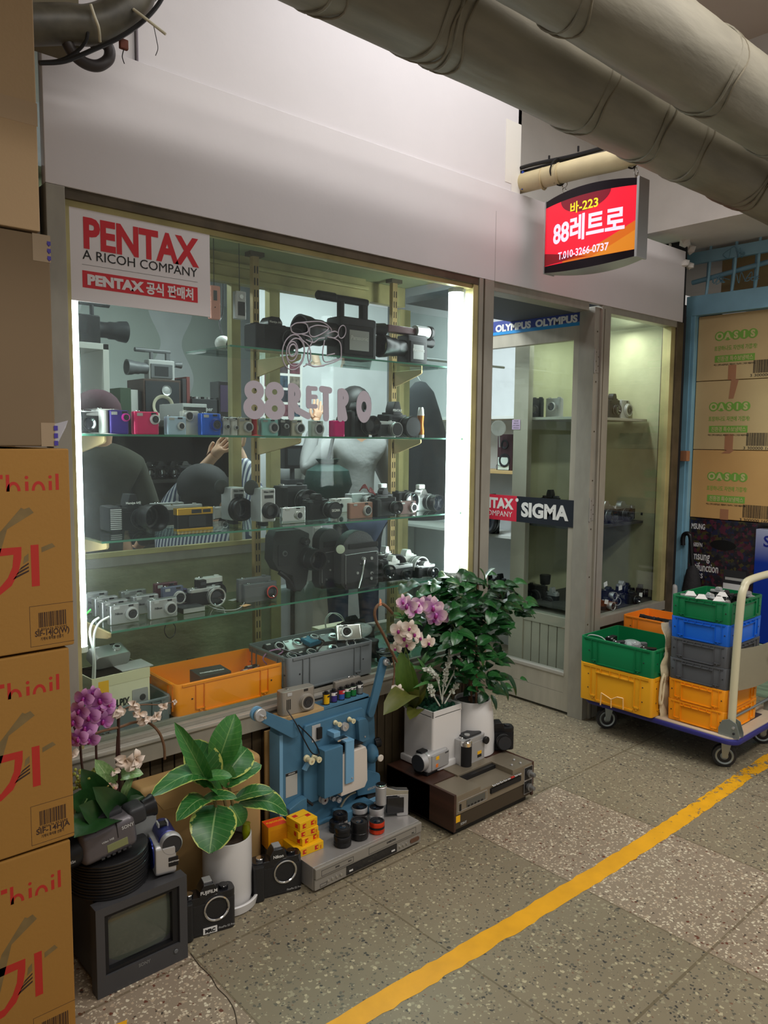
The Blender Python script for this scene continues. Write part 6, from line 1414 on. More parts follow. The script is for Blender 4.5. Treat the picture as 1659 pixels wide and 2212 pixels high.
t = kbox('flat yellow film box at the bottom of the little stack', 0, 0, None, .098, .098, .026, vz, -2, top=False); t.location = (bx_, by_, vz)
for k, (dx, dy, w_, h_, rz, lb) in enumerate(((.006, .004, .074, .024, 6, 'worn yellow film box, second from the bottom'), (.002, .004, .076, .024, -5, 'worn yellow film box, second from the top'), (.0, .004, .072, .027, 3, 'yellow film box with a folded top at the top of the stack'))):
    t = kbox(lb, 0, 0, None, w_, w_, h_, 0, rz); t.location = (bx_+dx, by_+dy, vz+.0263+.0247*k)
p = W(640, 1835, z=vz); t = thing('film_box', 'orange and yellow film carton standing left of the stacked film boxes', 'film box', (p.x-.035, p.y+.07, vz), rz=-8, group='yellow film boxes on the silver deck')
MB().box(-.036, .036, -.026, .026, 0, .078, mat('film_box_amber', s2l(226, 152, 14), .45), .0015).done('carton', t)
mb = MB().box(-.036, .030, -.026, .022, .078, .0785, mat('top_orange', s2l(226, 70, 30), .4)).box(-.032, -.022, -.0265, -.026, .006, .016, KR)
for q in range(9): mb.box(-.028, .028, -.0264, -.026, .026+.0045*q, .027+.0045*q, mat('amber_line', s2l(196, 120, 10), .6))
mb.text('FUJICOLOR', .012, YEL, T(0, 0, .0787) @ Matrix.Rotation(-pi/2, 4, 'X'), .03, .0002); mb.done('printing', t)
# lenses
def lens(lb, u, v, r, h_, m=BLACK, ring=None, z=vz, top=None):
    p = W(u, v, z=z); t = thing('camera_lens', lb, 'lens', (p.x, p.y+r, z), group='lenses standing on the silver deck')
    MB().lathe([(r*.86, 0), (r*.88, h_*.08), (r, h_*.10), (r, h_*.40), (r*.96, h_*.42), (r*.96, h_*.60), (r, h_*.62), (r, h_*.94), (r*.95, h_)], m, n=36, cap=False).cyl((0, 0, 0), (0, 0, 1), r*.86, .001, m).done('barrel', t)
    MB().lathe([(r*.95, h_), (r*.80, h_), (r*.74, h_*.93), (r*.4, h_*.90), (0, h_*.94)], top or BLACK, n=36, cap=False).lathe([(r*.42, h_*.925), (r*.2, h_*.95), (0, h_*.955)], LENS, n=24, cap=False).done('front_element', t)
    if ring: MB().lathe([(r*1.015, h_*.42), (r*1.015, h_*.60)], ring, n=36, cap=False).done('focus_ring', t)
    return t
RS = mat('orange_red_metal', s2l(214, 60, 28), .25, .5)
lens('black lens just right of the film boxes, at the front', 752, 1832, .029, .034, top=DGREY)
lens('broad black zoom lens in the middle of the deck', 789, 1817, .030, .062)
lens('orange red lens with a black focus ring', 825, 1803, .0265, .040, RS, BLACK)
lens('silver lens behind the orange red one', 824, 1776, .0265, .046, SATIN)
lens('silver and black lens behind the broad black zoom', 788, 1775, .028, .046, SATIN, BLACK)
lens('small black lens behind the front black lens', 736, 1800, .024, .036)
t = lens('black lens stacked on the front black lens', 752, 1832, .0265, .028, z=vz); t.location.z = vz+.0345
t.location.x = W(752, 1832, z=vz).x; t.location.y = W(752, 1832, z=vz).y+.029
lens('low black lens with a bright rim between the film boxes and the zoom', 757, 1800, .026, .050, BLACK, CHROME) .location.y += .03
# small swivel camcorder
p = W(868, 1770, z=vz); t = thing('camcorder', 'small silver pistol camcorder standing at the right rear of the silver deck', 'camcorder', (p.x-.012, p.y+.045, vz), rz=-30)
MB().box(.020, .062, -.010, .012, 0, .090, SATIN, .005).done('grip', t)
MB().prism([(-.045, .078), (.060, .078), (.062, .094), (.02, .098), (-.02, .112), (-.045, .112)], -.012, .014, CHROME, bev=.003).cyl((-.035, .0, .045), (0, 0, 1), .020, .070, SATIN, n=28, bev=.004).done('body', t)
MB().cyl((-.035, 0, .115), (0, 0, 1), .019, .003, BLACK, n=28).lathe([(.0195, 0), (.0195, .004), (.016, .005)], CHROME, (-.035, 0, .115), n=28, cap=False).done('lens', t)
MB().box(-.016, .045, -.0125, -.0105, .014, .070, GLOSS, .001).box(-.016, .03, -.0115, .01, .012, .074, DGREY, .002).done('screen', t)

# ================================================================ BLUE FILM PROJECTOR
PB = mat('projector_blue', s2l(70, 112, 138), .5, spec=.3, var=.06, vscale=12); PBL = mat('projector_blue_light', s2l(112, 160, 192), .45)
PC = mat('projector_cream', s2l(206, 196, 184), .5); RO = mat('roller_ivory', s2l(216, 208, 168), .4)
yP = 2.035
pc = W(710, 1700, y=yP).x
def J(u, v, y=None): p = W(u, v, y=y or yP); return (p.x-pc, p.z-vz)
pj = thing('film_projector', 'blue cine film projector with two folding reel arms standing on the silver deck', 'projector', (pc, yP, vz))
o = [J(604, 1572), J(612, 1560), J(795, 1502), J(806, 1510), J(810, 1560), J(812, 1660), (J(812, 1660)[0], J(812, 1705)[1]), J(770, 1722), (J(760, 1730)[0], .02), (J(604, 1700)[0]+.01, .0), (J(604, 1700)[0], .03)]
MB().prism(o, 0.0, .058, PB, bev=.003).box(J(604, 1600)[0]-.001, J(604, 1600)[0]+.012, -.001, .059, .03, J(604, 1590)[1], PBL).done('housing', pj)
o = [J(652, 1575), J(656, 1566), J(778, 1527), J(784, 1532), J(788, 1600), J(786, 1690), J(660, 1735), J(652, 1730)]
MB().prism(o, -.012, .002, PB, bev=.003).done('film_plate', pj)
a = J(680, 1612); c = J(720, 1700); MB().box(a[0], c[0], -.055, -.010, c[1], a[1], PB, .004).done('gate_block', pj)
a = J(718, 1605); c = J(770, 1700); o = [J(716, 1622), J(770, 1603), J(773, 1610), J(774, 1675), J(768, 1690), J(717, 1710)]
MB().prism(o, -.052, -.010, PC, bev=.003).box(J(720, 1610)[0], J(765, 1600)[0], -.048, -.012, J(735, 1605)[1]-.004, J(735, 1605)[1]+.002, BLACK).done('lamp_cover', pj)
MB().box(J(724, 1600)[0], J(742, 1600)[0], -.060, -.052, J(730, 1680)[1], J(735, 1590)[1], PBL, .002).box(J(724, 1600)[0], J(742, 1600)[0], -.060, -.012, J(735, 1592)[1], J(735, 1588)[1], PBL, .001).cyl((J(737, 1668)[0], -.060, J(737, 1668)[1]), (0, -1, 0), .003, .002, SATIN, n=10).done('cover_strap', pj)
MB().box(J(702, 1580)[0], J(716, 1580)[0], -.05, -.01, J(705, 1585)[1], J(705, 1574)[1], PBL, .002).box(J(712, 1590)[0], J(735, 1580)[0], -.045, -.02, J(722, 1592)[1], J(722, 1588)[1], CHROME, .001).done('gate_lever', pj)
o = [J(761, 1552), J(765, 1548), J(778, 1546), J(782, 1552), J(786, 1592), J(764, 1600)]; MB().prism(o, -.034, -.010, PB, bev=.003).cyl((J(775, 1585)[0], -.034, J(775, 1585)[1]), (0, -1, 0), .003, .002, SATIN, n=10).done('amplifier_cover', pj)
a = J(797, 1625); MB().sph((a[0], -.015, a[1]), .030, PB, .8, .9, 1.2).cyl((a[0]+.004, -.04, a[1]-.004), (0, -1, 0), .006, .02, PB, n=14).cyl((a[0]+.004, -.055, a[1]-.004), (0, -1, 0), .0125, .008, PC, n=24, bev=.002).done('lens_housing', pj)
a = J(807, 1606); MB().lathe([(.018, 0), (.018, .02), (.014, .024)], BLACK, (a[0]+.004, .0, a[1]), (1, -.3, .1), 22).done('focus_knob', pj)
o = [J(783, 1662), J(790, 1660), J(812, 1667), J(814, 1672), J(814, 1702), J(806, 1708), J(766, 1716), J(762, 1700)]; MB().prism(o, -.020, .002, PB, bev=.003).text('HOKUSHIN', .012, LGREY, T(J(798, 1697)[0]-.004, -.0206, J(798, 1697)[1]), .02, .0003, width=.045).done('name_plate', pj)
# rollers
def roller(u, v, r, L_, nm='film_roller', m=RO):
    a = J(u, v); MB().lathe([(r, 0), (r, L_*.15), (r*.72, L_*.22), (r*.72, L_*.78), (r, L_*.85), (r, L_)], m, (a[0], -.014, a[1]), (0, -1, 0), 22).cyl((a[0], -.014-L_, a[1]), (0, -1, 0), r*.28, .002, CHROME, n=10).done(nm, pj)
for u, v, r, L_ in ((718, 1558, .0085, .028), (748, 1551, .0085, .028), (656, 1635, .012, .034), (672, 1632, .010, .034)): roller(u, v, r, L_)
for u, v, r, L_ in ((737, 1566, .0145, .012), (690, 1722, .0145, .018), (722, 1722, .010, .016), (710, 1720, .008, .016)): roller(u, v, r, L_, 'sprocket_wheel', SATIN)
o = [J(656, 1640), J(661, 1642), J(652, 1660), J(646, 1658)]; MB().prism(o, -.028, -.014, PBL, bev=.001).done('roller_arm', pj)
mb = MB(); mb.tube([(J(728, 1738)[0], -.022, J(728, 1738)[1]), (J(735, 1722)[0], -.026, J(735, 1722)[1]), (J(745, 1712)[0], -.026, J(745, 1712)[1]), (J(758, 1706)[0], -.026, J(758, 1706)[1])], .004, mat('lever_alloy', s2l(150, 148, 130), .4, .5), 8); mb.done('film_lever', pj)
mb = MB(); mb.tube([(J(652, 1722)[0], -.02, J(652, 1722)[1]), (J(664, 1732)[0], -.03, J(664, 1732)[1])], .005, BLACK, 8).done('control_lever', pj)
a = J(669, 1566); c = J(687, 1596); MB().box(a[0], c[0], -.0135, -.012, c[1], a[1], LGREY).box((a[0]+c[0])/2, c[0]+.002, -.022, -.0135, c[1]+.008, a[1]-.010, BLACK, .001).done('switch_plate', pj)
a = J(617, 1672); c = J(642, 1715); MB().box(a[0], c[0], -.0010, 0, c[1], a[1], mat('plate_grey', s2l(170, 170, 164), .5)).box(a[0], c[0], -.0014, -.001, a[1]-.010, a[1], INK).text('HOKUSHIN', .006, WHITE, T((a[0]+c[0])/2, -.0016, a[1]-.005), .01, .0002, width=.026).done('type_plate', pj)
o = [(J(614, 1750)[0], 0), (J(614, 1750)[0], J(616, 1745)[1]+.005), (J(640, 1722)[0], J(640, 1722)[1]), (J(652, 1716)[0], J(652, 1716)[1]), (J(652, 1716)[0]+.004, 0)]; MB().prism(o, -.030, .0, PB, bev=.003).done('base_bracket', pj)
MB().box(J(715, 1760)[0], J(785, 1760)[0], -.060, .0, 0, .038, PB, .004).box(J(614, 1700)[0], J(800, 1700)[0], -.012, .058, 0, .012, PB, .003).done('base_foot', pj)
MB().box(J(790, 1700)[0], J(850, 1700)[0], -.01, .05, .004, .022, PBL, .002).box(J(790, 1700)[0], J(812, 1700)[0], -.01, .04, .022, .09, DGREY, .004).done('side_bracket', pj)
def arm(pts_c, wpx, y0, y1, nm):
    (u0, v0), (u1, v1) = pts_c; A_, B_ = J(u0, v0), J(u1, v1); d = Vector((B_[0]-A_[0], B_[1]-A_[1])).normalized(); an = math.atan2(d.y, d.x); out = []
    for k in range(9): q = an-pi/2+pi*k/8; out.append((B_[0]+wpx[1]*cos(q), B_[1]+wpx[1]*sin(q)))
    for k in range(9): q = an+pi/2+pi*k/8; out.append((A_[0]+wpx[0]*cos(q), A_[1]+wpx[0]*sin(q)))
    return MB().prism(out, y0, y1, PB, bev=.002).done(nm, pj), B_
_, B_ = arm(((628, 1575), (552, 1540)), (.024, .017), -.022, -.012, 'reel_arm')
MB().cyl((B_[0], -.002, B_[1]), (0, -1, 0), .023, .010, PBL, n=28).cyl((B_[0], -.022, B_[1]), (0, -1, 0), .021, .010, SATIN, n=28, bev=.002).cyl((B_[0], -.032, B_[1]), (0, -1, 0), .0045, .026, CHROME, n=12).done('reel_spindle', pj)
_, B_ = arm(((797, 1538), (824, 1428)), (.016, .018), -.016, -.004, 'reel_arm')
MB().cyl((B_[0]+.004, -.016, B_[1]), (0, -1, 0), .013, .012, SATIN, n=24, bev=.002).cyl((B_[0]+.004, -.028, B_[1]), (0, -1, 0), .004, .024, CHROME, n=12).done('reel_spindle', pj)
# things on top of the projector (top slab z)
ptz = J(700, 1534)[1]+vz
a = W(604, 1562, y=yP+.03); c = W(800, 1500, y=yP+.03)
zA = vz+J(612, 1560)[1]; zB = vz+J(795, 1502)[1]; ptz = max(zA, zB)+.002
MB().box(J(612, 1560)[0]-.002, J(700, 1534)[0], .0, .062, min(zA, zB)-vz, ptz-vz, mat('plywood', s2l(176, 148, 104), .6), .001).box(J(700, 1534)[0], J(797, 1503)[0], .0, .062, min(zA, zB)-vz, ptz-vz, PB, .001).done('top_board', pj)
x0, x1 = W(612, 1550, y=yP+.005).x, W(682, 1520, y=yP+.005).x
t = compact('champagne silver compact camera with a big ring lens on top of the blue projector', (x0+x1)/2, yP+.028, ptz, x1-x0, .082, .042, mat('champagne2', s2l(160, 154, 144), .36, .5), lens=(.22, -.06, .34), lm=mat('champagne2', (0, 0, 0)), L_=.012, rnd=.35, rz=-4)
mb = MB()
for k in range(3): mb.box(-(x1-x0)*.36+.006*k, -(x1-x0)*.36+.006*k+.003, -.0225, -.020, .02, .055, BLACK, .001)
mb.done('grip_slots', t)
mb = MB(); P0 = W(622, 1535, y=yP); P1 = W(660, 1622, y=yP-.035)
mb.tube([(P0.x, yP+.003, P0.z), (P0.x+.012, yP-.03, P0.z-.04), (W(640, 1590, y=yP).x, yP-.045, W(640, 1590, y=yP).z), (W(657, 1618, y=yP).x, yP-.045, W(657, 1618, y=yP).z), (W(672, 1618, y=yP).x, yP-.045, W(672, 1618, y=yP).z), (W(660, 1590, y=yP).x, yP-.04, W(660, 1590, y=yP).z), (P0.x+.02, yP-.03, P0.z-.045)], .0022, BLACK, 7)
tag(mb.done('wrist_strap'), 'black wrist strap of the champagne camera hanging over the projector', 'strap')
x0, x1 = W(722, 1505, y=2.085).x, W(778, 1490, y=2.085).x
t = compact('slim silver camera with a keyring lying behind the film cartridges', (x0+x1)/2, 2.088, ptz, x1-x0, .058, .018, mat('champagne2', (0, 0, 0)), lens=(0, 0, 0), fin=False)
MB().tube([(.02+.014*cos(q), 0, .060+.004*sin(q)) for q in [2*pi*k/16 for k in range(16)]], .0014, CHROME, 5, closed=True).done('key_ring', t)
MB().box(-.052, -.046, -.006, .006, 0, .05, mat('brass', s2l(190, 160, 100), .3, .8), .001).done('end_clip', t)
FC = [('yellow and black film cartridge, first in the row', s2l(232, 182, 16), BLACK, '400'), ('violet film cartridge with a white panel', s2l(58, 50, 130), None, '36'), ('red, white and blue film cartridge', s2l(50, 90, 170), None, '100'), ('small green film cartridge in the middle of the row', s2l(20, 110, 60), None, '200'), ('green and white film cartridge, second from the right', s2l(24, 120, 60), None, 'SH-200'), ('silver grey film cartridge at the right end', s2l(120, 124, 124), None, '200')]
for k, (u, (lb, c, _, s_)) in enumerate(zip((705, 722, 739, 753, 766, 781), FC)):
    p = W(u, 1528-4*k, y=yP+.018); t = thing('film_cartridge', lb+' on the projector', 'film cartridge', (p.x, yP+.020+.002*k, ptz), rz=10, group='film cartridges on the projector')
    m_ = mat('film_%d' % k, c, .3, .3); r = .0122; hh_ = .040
    MB().lathe([(r*1.05, 0), (r*1.05, .002), (r, .003), (r, hh_-.003), (r*1.05, hh_-.002), (r*1.05, hh_), (r*.5, hh_), (r*.5, hh_+.006), (r*.3, hh_+.006)], BLACK, n=24).done('shell', t)
    mb = MB().lathe([(r*1.01, .0035), (r*1.01, hh_-.0035)], m_, n=24, cap=False)
    if k in (1, 3, 4, 5): mb.lathe([(r*1.02, hh_*.62), (r*1.02, hh_*.88)], PAPER, n=24, cap=False)
    if k == 2: mb.lathe([(r*1.02, hh_*.55), (r*1.02, hh_*.90)], RED, n=24, cap=False)
    mb.text(s_, .008, INK if k != 2 else WHITE, T(0, -r*1.04, hh_*.74), .04, .0004); mb.done('paper_label', t)
    MB().box(-.018, -.008, -.001, .0, .002, hh_-.002, DGREY).done('film_tongue', t)

# ================================================================ WOOD CASED TAPE DECK
bx0, bx1, by, bz0, bz1 = 1.918, 2.372, 1.765, .022, .158
WDK = mat('dark_walnut', s2l(64, 40, 30), .4, var=.35, vscale=6, stretch=(1, .3, 6)); BG = mat('deck_bronze', s2l(140, 130, 112), .38, .5); BGD = mat('deck_brown', s2l(70, 60, 46), .45, .3)
t = thing('tape_deck', 'large wood cased videotape deck with piano keys on the floor under the white pots', 'video deck', ((bx0+bx1)/2, by, 0)); a = (bx1-bx0)/2
MB().box(-a, -a+.012, .0, .355, bz0, bz1, WDK, .002).box(a-.012, a, .0, .355, bz0, bz1, WDK, .002).box(-a, a, .12, .355, bz0, bz1-.002, WDK, .002).done('wooden_case', t)
MB().box(-a+.02, a-.02, .02, .33, 0, bz0+.004, BLACK, .003).done('plinth', t)
MB().box(-a+.012, a-.012, .004, .125, bz0+.004, bz0+.062, BGD, .003).done('lower_panel', t)
MB().prism([(-a+.012, bz0+.06), (a-.012, bz0+.06), (a-.012, bz1-.020), (-a+.012, bz1-.020)], .0, .12, BG, bev=.002).box(-a+.012, -a+.14, .0, .12, bz1-.022, bz1-.006, BG, .002).box(a-.13, a-.012, .0, .14, bz1-.022, bz1, BG, .002).done('upper_panel', t)
MB().box(-a+.14, a-.13, .085, .13, bz1-.024, bz1-.006, BLACK, .001).box(-a+.13, a-.125, .105, .19, bz1-.008, bz1+.002, BG, .002).done('tape_lid', t)
for k in range(8):
    MB().prism([(-.0100, 0), (.0095, 0), (.0095, .007), (-.0100, .007)], -.006, .022, (CHROME if k != 5 else mat('record_key_red', s2l(170, 40, 30), .3)), bev=.002, M=T(.0+.0212*k-.020, -.006, bz1-.026, rx=-28)).done('piano_key', t)
MB().box(-.034, .142, -.006, .02, bz1-.052, bz1-.032, BLACK, .002).done('key_recess', t)
mb = MB(); outl(mb, -a+.02, -a+.175, bz0+.070, bz1-.030, -.0002, LGREY, .001); mb.box(-a+.065, -a+.165, -.0012, .0, bz1-.062, bz1-.036, mat('counter_window', s2l(84, 84, 78), .3)).box(-a+.028, -a+.036, -.002, 0, bz1-.064, bz1-.040, BLACK)
for k in range(5): mb.box(-a+.07+.018*k, -a+.080+.018*k, -.002, 0, bz0+.074, bz0+.080, BLACK)
mb.done('counter_panel', t)
for k, zz in enumerate((.098, .044)):
    mb = MB(); mb.box(a-.058, a-.012, -.001, .002, bz0+zz-.024, bz0+zz+.024, BLACK, .002); outl(mb, a-.060, a-.010, bz0+zz-.026, bz0+zz+.026, -.0002, LGREY, .001); mb.done('dial_plate', t)
    MB().lathe([(.014, 0), (.015, .010), (.009, .012), (.008, .028), (.007, .030)], mat('clear_knob', s2l(120, 120, 118), .15, .4), (a-.034, -.001, bz0+zz), (0, -1, 0), 24).done('dial_knob', t)
MB().text('SONY', .012, LGREY, T(-a+.055, .0035, bz0+.018), .02, .0003).box(-a+.014, -a+.036, .003, .004, bz0+.030, bz0+.054, YEL).done('lettering', t)
mb = MB()
for x_, y_ in ((a-.10, .03), (a-.06, .02), (a-.055, .055)): mb.cyl((x_, y_, bz1), (0, 0, 1), .0045, .006, SATIN, n=12, bev=.001)
mb.done('switch_group', t)
# cameras on it
p = W(925, 1680, z=bz1)
t = thing('camcorder', 'small silver camcorder with yellow stickers on the wood cased deck', 'camcorder', (p.x+.045, p.y+.040, bz1), rz=4); t.scale = (1.28,)*3
MB().box(-.035, .060, -.026, .030, .004, .066, SATIN, .012, 3).box(-.035, .06, -.022, .030, 0, .012, BLACK, .003).done('body', t)
MB().cyl((-.030, -.002, .040), (-1, 0, 0), .026, .022, SATIN, n=28, bev=.003).cyl((-.052, -.002, .040), (-1, 0, 0), .024, .002, DGREY, n=28).done('lens', t)
MB().box(-.020, .056, -.029, -.0255, .014, .058, SATIN, .003).box(-.004, .010, -.0296, -.029, .042, .052, YEL).box(-.004, .006, -.0296, -.029, .020, .030, mat('orange_sticker', s2l(232, 120, 40), .5)).text('SONY', .006, INK, T(.045, -.0294, .053), .02, .0002).done('screen_panel', t)
MB().box(-.045, -.015, -.008, .014, .064, .072, BLACK, .003).done('top_grip', t)
p = W(1003, 1655, z=bz1); t = slr('silver and black bridge camera with a yellow sticker on the wood cased deck', p.x+.055, p.y+.03, bz1, .115, .088, .055, body=SATIN, top=SATIN, prism=False, lens=(0, 0, 0, 0), grip=False, rz=2); t.scale = (1.22,)*3
MB().cyl((-.040, -.024, .0), (0, 0, 1), .018, .066, RUBBER, n=24, bev=.002).cyl((-.040, -.024, .064), (0, 0, 1), .019, .018, CHROME, n=24, bev=.003).done('battery_grip', t)
MB().box(.012, .032, -.0282, -.0275, .022, .032, YEL).box(.012, .032, -.0282, -.0275, .012, .021, INK).done('sticker', t)
MB().cyl((.048, -.028, .062), (0, -1, 0), .012, .010, BLACK, n=22, bev=.001).done('viewfinder', t)
MB().box(-.035, .04, -.02, .018, .083, .090, DGREY, .002).cyl((-.02, -.01, .088), (0, 0, 1), .009, .005, SATIN, n=18).done('top_controls', t)
p = W(1075, 1625, z=bz1); t = slr('black reflex camera with a capped lens at the rear right of the wood cased deck', p.x+.035, p.y+.035, bz1, .115, .098, .05, lens=(.12, .42, .27, .03), cap=True, rz=-35, phh=.2); t.scale = (1.15,)*3
t = thing('camera_case', 'soft black pouch between the camcorder and the bridge camera', 'pouch', (W(990, 1650, z=bz1).x, W(990, 1650, z=bz1).y+.05, bz1), rz=10); MB().box(-.018, .018, -.02, .03, 0, .075, mat('soft_pouch', (.018, .016, .022), .8, bump=.4, bscale=60), .012, 3).done('pouch', t)
# ================================================================ TROLLEY AND CRATES
dx0, dx1, dy0, dy1, dz = 3.175, 3.74, 1.335, 2.085, .158
tr = thing('platform_trolley', 'platform trolley with a cream deck, blue rubber edge and cream handle', 'trolley', ((dx0+dx1)/2, (dy0+dy1)/2, 0)); a, b_ = (dx1-dx0)/2, (dy1-dy0)/2
NB = mat('navy_rubber', s2l(44, 44, 120), .5); CT = mat('cream_deck', s2l(196, 180, 156), .55, var=.08); CH = mat('cream_enamel', s2l(206, 200, 168), .3, coat=.3)
MB().vbox(-a, a, -b_, b_, dz-.028, dz-.006, NB, .05, 6, bev=.006).done('rubber_edge', tr)
MB().vbox(-a+.012, a-.012, -b_+.012, b_-.012, dz-.012, dz, CT, .045, 6, bev=.003).done('deck', tr)
TY = mat('tyre_black', (.015, .015, .016), .6); ZN = mat('zinc', s2l(150, 160, 160), .35, .7)
for sx in (-1, 1):
    for sy in (-1, 1):
        cx, cy = sx*(a-.085), sy*(b_-.085); rz = -58 if sy < 0 else -40
        M_ = T(cx, cy, 0, rz=rz)
        w = MB(); w.M = M_; w.lathe([(.040, -.014), (.049, -.012), (.051, 0), (.049, .012), (.040, .014)], TY, (0, 0, .051), (0, 1, 0), 32); w = w.done('wheel', tr)
        h = MB(); h.M = M_; h.lathe([(.038, -.0145), (.036, -.016), (.020, -.011), (.012, -.018), (0, -.018)], ZN, (0, 0, .051), (0, 1, 0), 28, cap=False).lathe([(.038, .0145), (.036, .016), (.020, .011), (.012, .018), (0, .018)], ZN, (0, 0, .051), (0, 1, 0), 28, cap=False); h.done('hub', w)
        f = MB(); f.M = M_
        for s in (-1, 1): f.prism([(-.010, .045), (.010, .045), (.026, .115), (-.016, .115)], s*.021-.0015, s*.021+.0015, ZN)
        f.box(-.03, .035, -.028, .028, .113, dz-.028, ZN, .002); f.done('castor_fork', tr)
# handle
zt_ = W(1640, 1243, y=dy0+.05).z; hx = a-.05; yh = -b_+.045
pts = [(-hx, yh, dz), (-hx, yh-.004, dz+.3), (-hx, yh-.012, zt_-.10), (-hx+.02, yh-.014, zt_-.03), (-hx+.08, yh-.015, zt_), (hx-.08, yh-.015, zt_), (hx-.02, yh-.014, zt_-.03), (hx, yh-.012, zt_-.10), (hx, yh-.004, dz+.3), (hx, yh, dz)]
MB().tube(pts, .0165, CH, 16).done('handle', tr)
for s in (-1, 1):
    MB().prism([(-.045, 0), (.045, 0), (.045, .02), (.03, .065), (.0, .078), (-.03, .065), (-.045, .03)], -.003, .0, ZN, M=T(s*hx-.020*1, yh, dz, rz=-90), bev=.0008).prism([(-.045, 0), (.045, 0), (.045, .02), (.03, .065), (.0, .078), (-.03, .065), (-.045, .03)], .037, .040, ZN, M=T(s*hx-.020*1, yh, dz, rz=-90), bev=.0008).cyl((s*hx-.024, yh-.02, dz+.045), (-1, 0, 0), .006, .004, SATIN, n=12).cyl((s*hx-.024, yh-.022, dz+.02), (-1, 0, 0), .005, .004, DGREY, n=12).done('clamp_plate', tr)
MB().cyl((-hx, yh+.02, dz+.06), (1, 0, 0), .006, 2*hx, ZN, n=12).done('locking_bar', tr)
MB().box(-hx+.10, hx-.10, yh+.02, yh+.09, dz, dz+.003, mat('deck_mat', (.03, .02, .03), .8)).done('rubber_mat', tr)
# fabric panel tied between the legs
z0, z1 = W(1600, 1480, y=dy0+.05).z, W(1600, 1395, y=dy0+.05).z
b = bmesh.new(); bmesh.ops.create_grid(b, x_segments=16, y_segments=4, size=1)
for v in b.verts: v.co = Vector((v.co.x*(hx-.012), -.012*cos(v.co.x*pi/2), (z0+z1)/2+v.co.y*(z1-z0)/2-.012*cos(v.co.x*pi/2)))
r_ = bmesh.ops.solidify(b, geom=b.faces[:], thickness=.004)
mb = MB(); mb._merge(b, mat('cream_canvas', s2l(196, 188, 160), .7, bump=.1, bscale=30), True)
mb.text('(B)', .035, mat('canvas_ink', s2l(110, 100, 80), .7), T(.05, -.020, (z0+z1)/2), 0, .0003)
o = mb.done('canvas_panel'); o.location = ((dx0+dx1)/2, (dy0+dy1)/2+yh-.016, 0); tag(o, 'cream canvas panel stretched between the trolley handle legs', 'panel')
# stacks
CGN = mat('green_plastic', s2l(14, 112, 66), .4, spec=.4); CBL = mat('blue_plastic', s2l(20, 96, 200), .4, spec=.4); CDG = mat('charcoal_plastic', s2l(82, 84, 88), .45, spec=.4); CYL = mat('amber_plastic', s2l(240, 152, 20), .4, spec=.4); CYB = mat('yellow_plastic', s2l(226, 160, 30), .42, spec=.4)
G = 'crates stacked on the trolley'
sx0, sy0, sy1 = 3.21, 1.40, 1.665; sx1 = 3.53
zz = [dz+.002]; zt_ = W(1450, 1283, x=sx0).z; st = (zt_-zz[0])/6
for k, (m_, lb) in enumerate(((CYL, 'amber crate at the very bottom of the six crate stack'), (CYL, 'amber crate, second from the bottom of the six crate stack'), (CDG, 'charcoal crate resting on the amber ones'), (CDG, 'charcoal crate under the blue one'), (CBL, 'blue crate between a charcoal and a green one'), (CGN, 'green crate of cameras on top of the six crate stack'))):
    crate(lb, sx0, sx1, sy0, sy1, zz[0]+st*k+.0004, zz[0]+st*(k+1)-.0004, m_, G, handle=True)
tops = zt_
# front pair
fx0, fy0, fy1 = 3.145, 1.702, 2.085; fx1 = 3.47
zA = W(1253, 1427, x=fx0).z; zB = W(1256, 1372, x=fx0).z
yc = crate('tall yellow crate at the front left of the trolley', fx0, fx1, fy0, fy1, dz+.002, zA-.0005, CYB, G, handle=True)
crate('green crate of cables on the tall yellow one', fx0, fx1, fy0, fy1, zA, zB, CGN, G)
# card holder moulding on the yellow crate
p0, p1 = W(1300, 1530, x=fx0), W(1345, 1530, x=fx0); zc = W(1320, 1515, x=fx0).z
def Ly(u, v): p = W(u, v, x=fx0); return (-(p.y), p.z)
mb = MB(); pts = [(fx0-.008, W(u, v, x=fx0).y, W(u, v, x=fx0).z) for u, v in ((1299, 1522), (1301, 1496), (1312, 1503), (1322, 1510), (1335, 1505), (1348, 1508), (1348, 1532))]
for q, r_ in zip(pts, pts[1:]): mb.tube([q, r_], .003, mat('frosted_strip', s2l(236, 190, 120), .4), 6)
q = W(1322, 1510, x=fx0); r_ = W(1322, 1528, x=fx0); mb.tube([(fx0-.008, q.y, q.z), (fx0-.008, r_.y, r_.z)], .003, MATS['frosted_strip'], 6)
tag(mb.done('card_clip'), 'frosted clip fixed low on the front of the tall yellow crate', 'clip')
# back stack: an orange crate on top of two hidden ones
kx0, kx1, ky0, ky1 = 3.49, 3.735, 1.70, 2.07
z0 = W(1318, 1362, x=kx0).z; z1 = W(1318, 1322, x=kx0).z
crate('orange crate standing behind the green one, near the right window', kx0, kx1, ky0, ky1, z0, z1, mat('orange_crate', s2l(232, 130, 34), .42, spec=.4), G)
nz = 3; hh = (z0-dz-.003)/nz
for k in range(nz): crate('plain crate hidden under the orange crate, %s' % ('lowest', 'middle', 'upper')[k], kx0, kx1, ky0, ky1, dz+.002+hh*k, dz+.002+hh*(k+1)-.0008, CYL, G, panels=False)
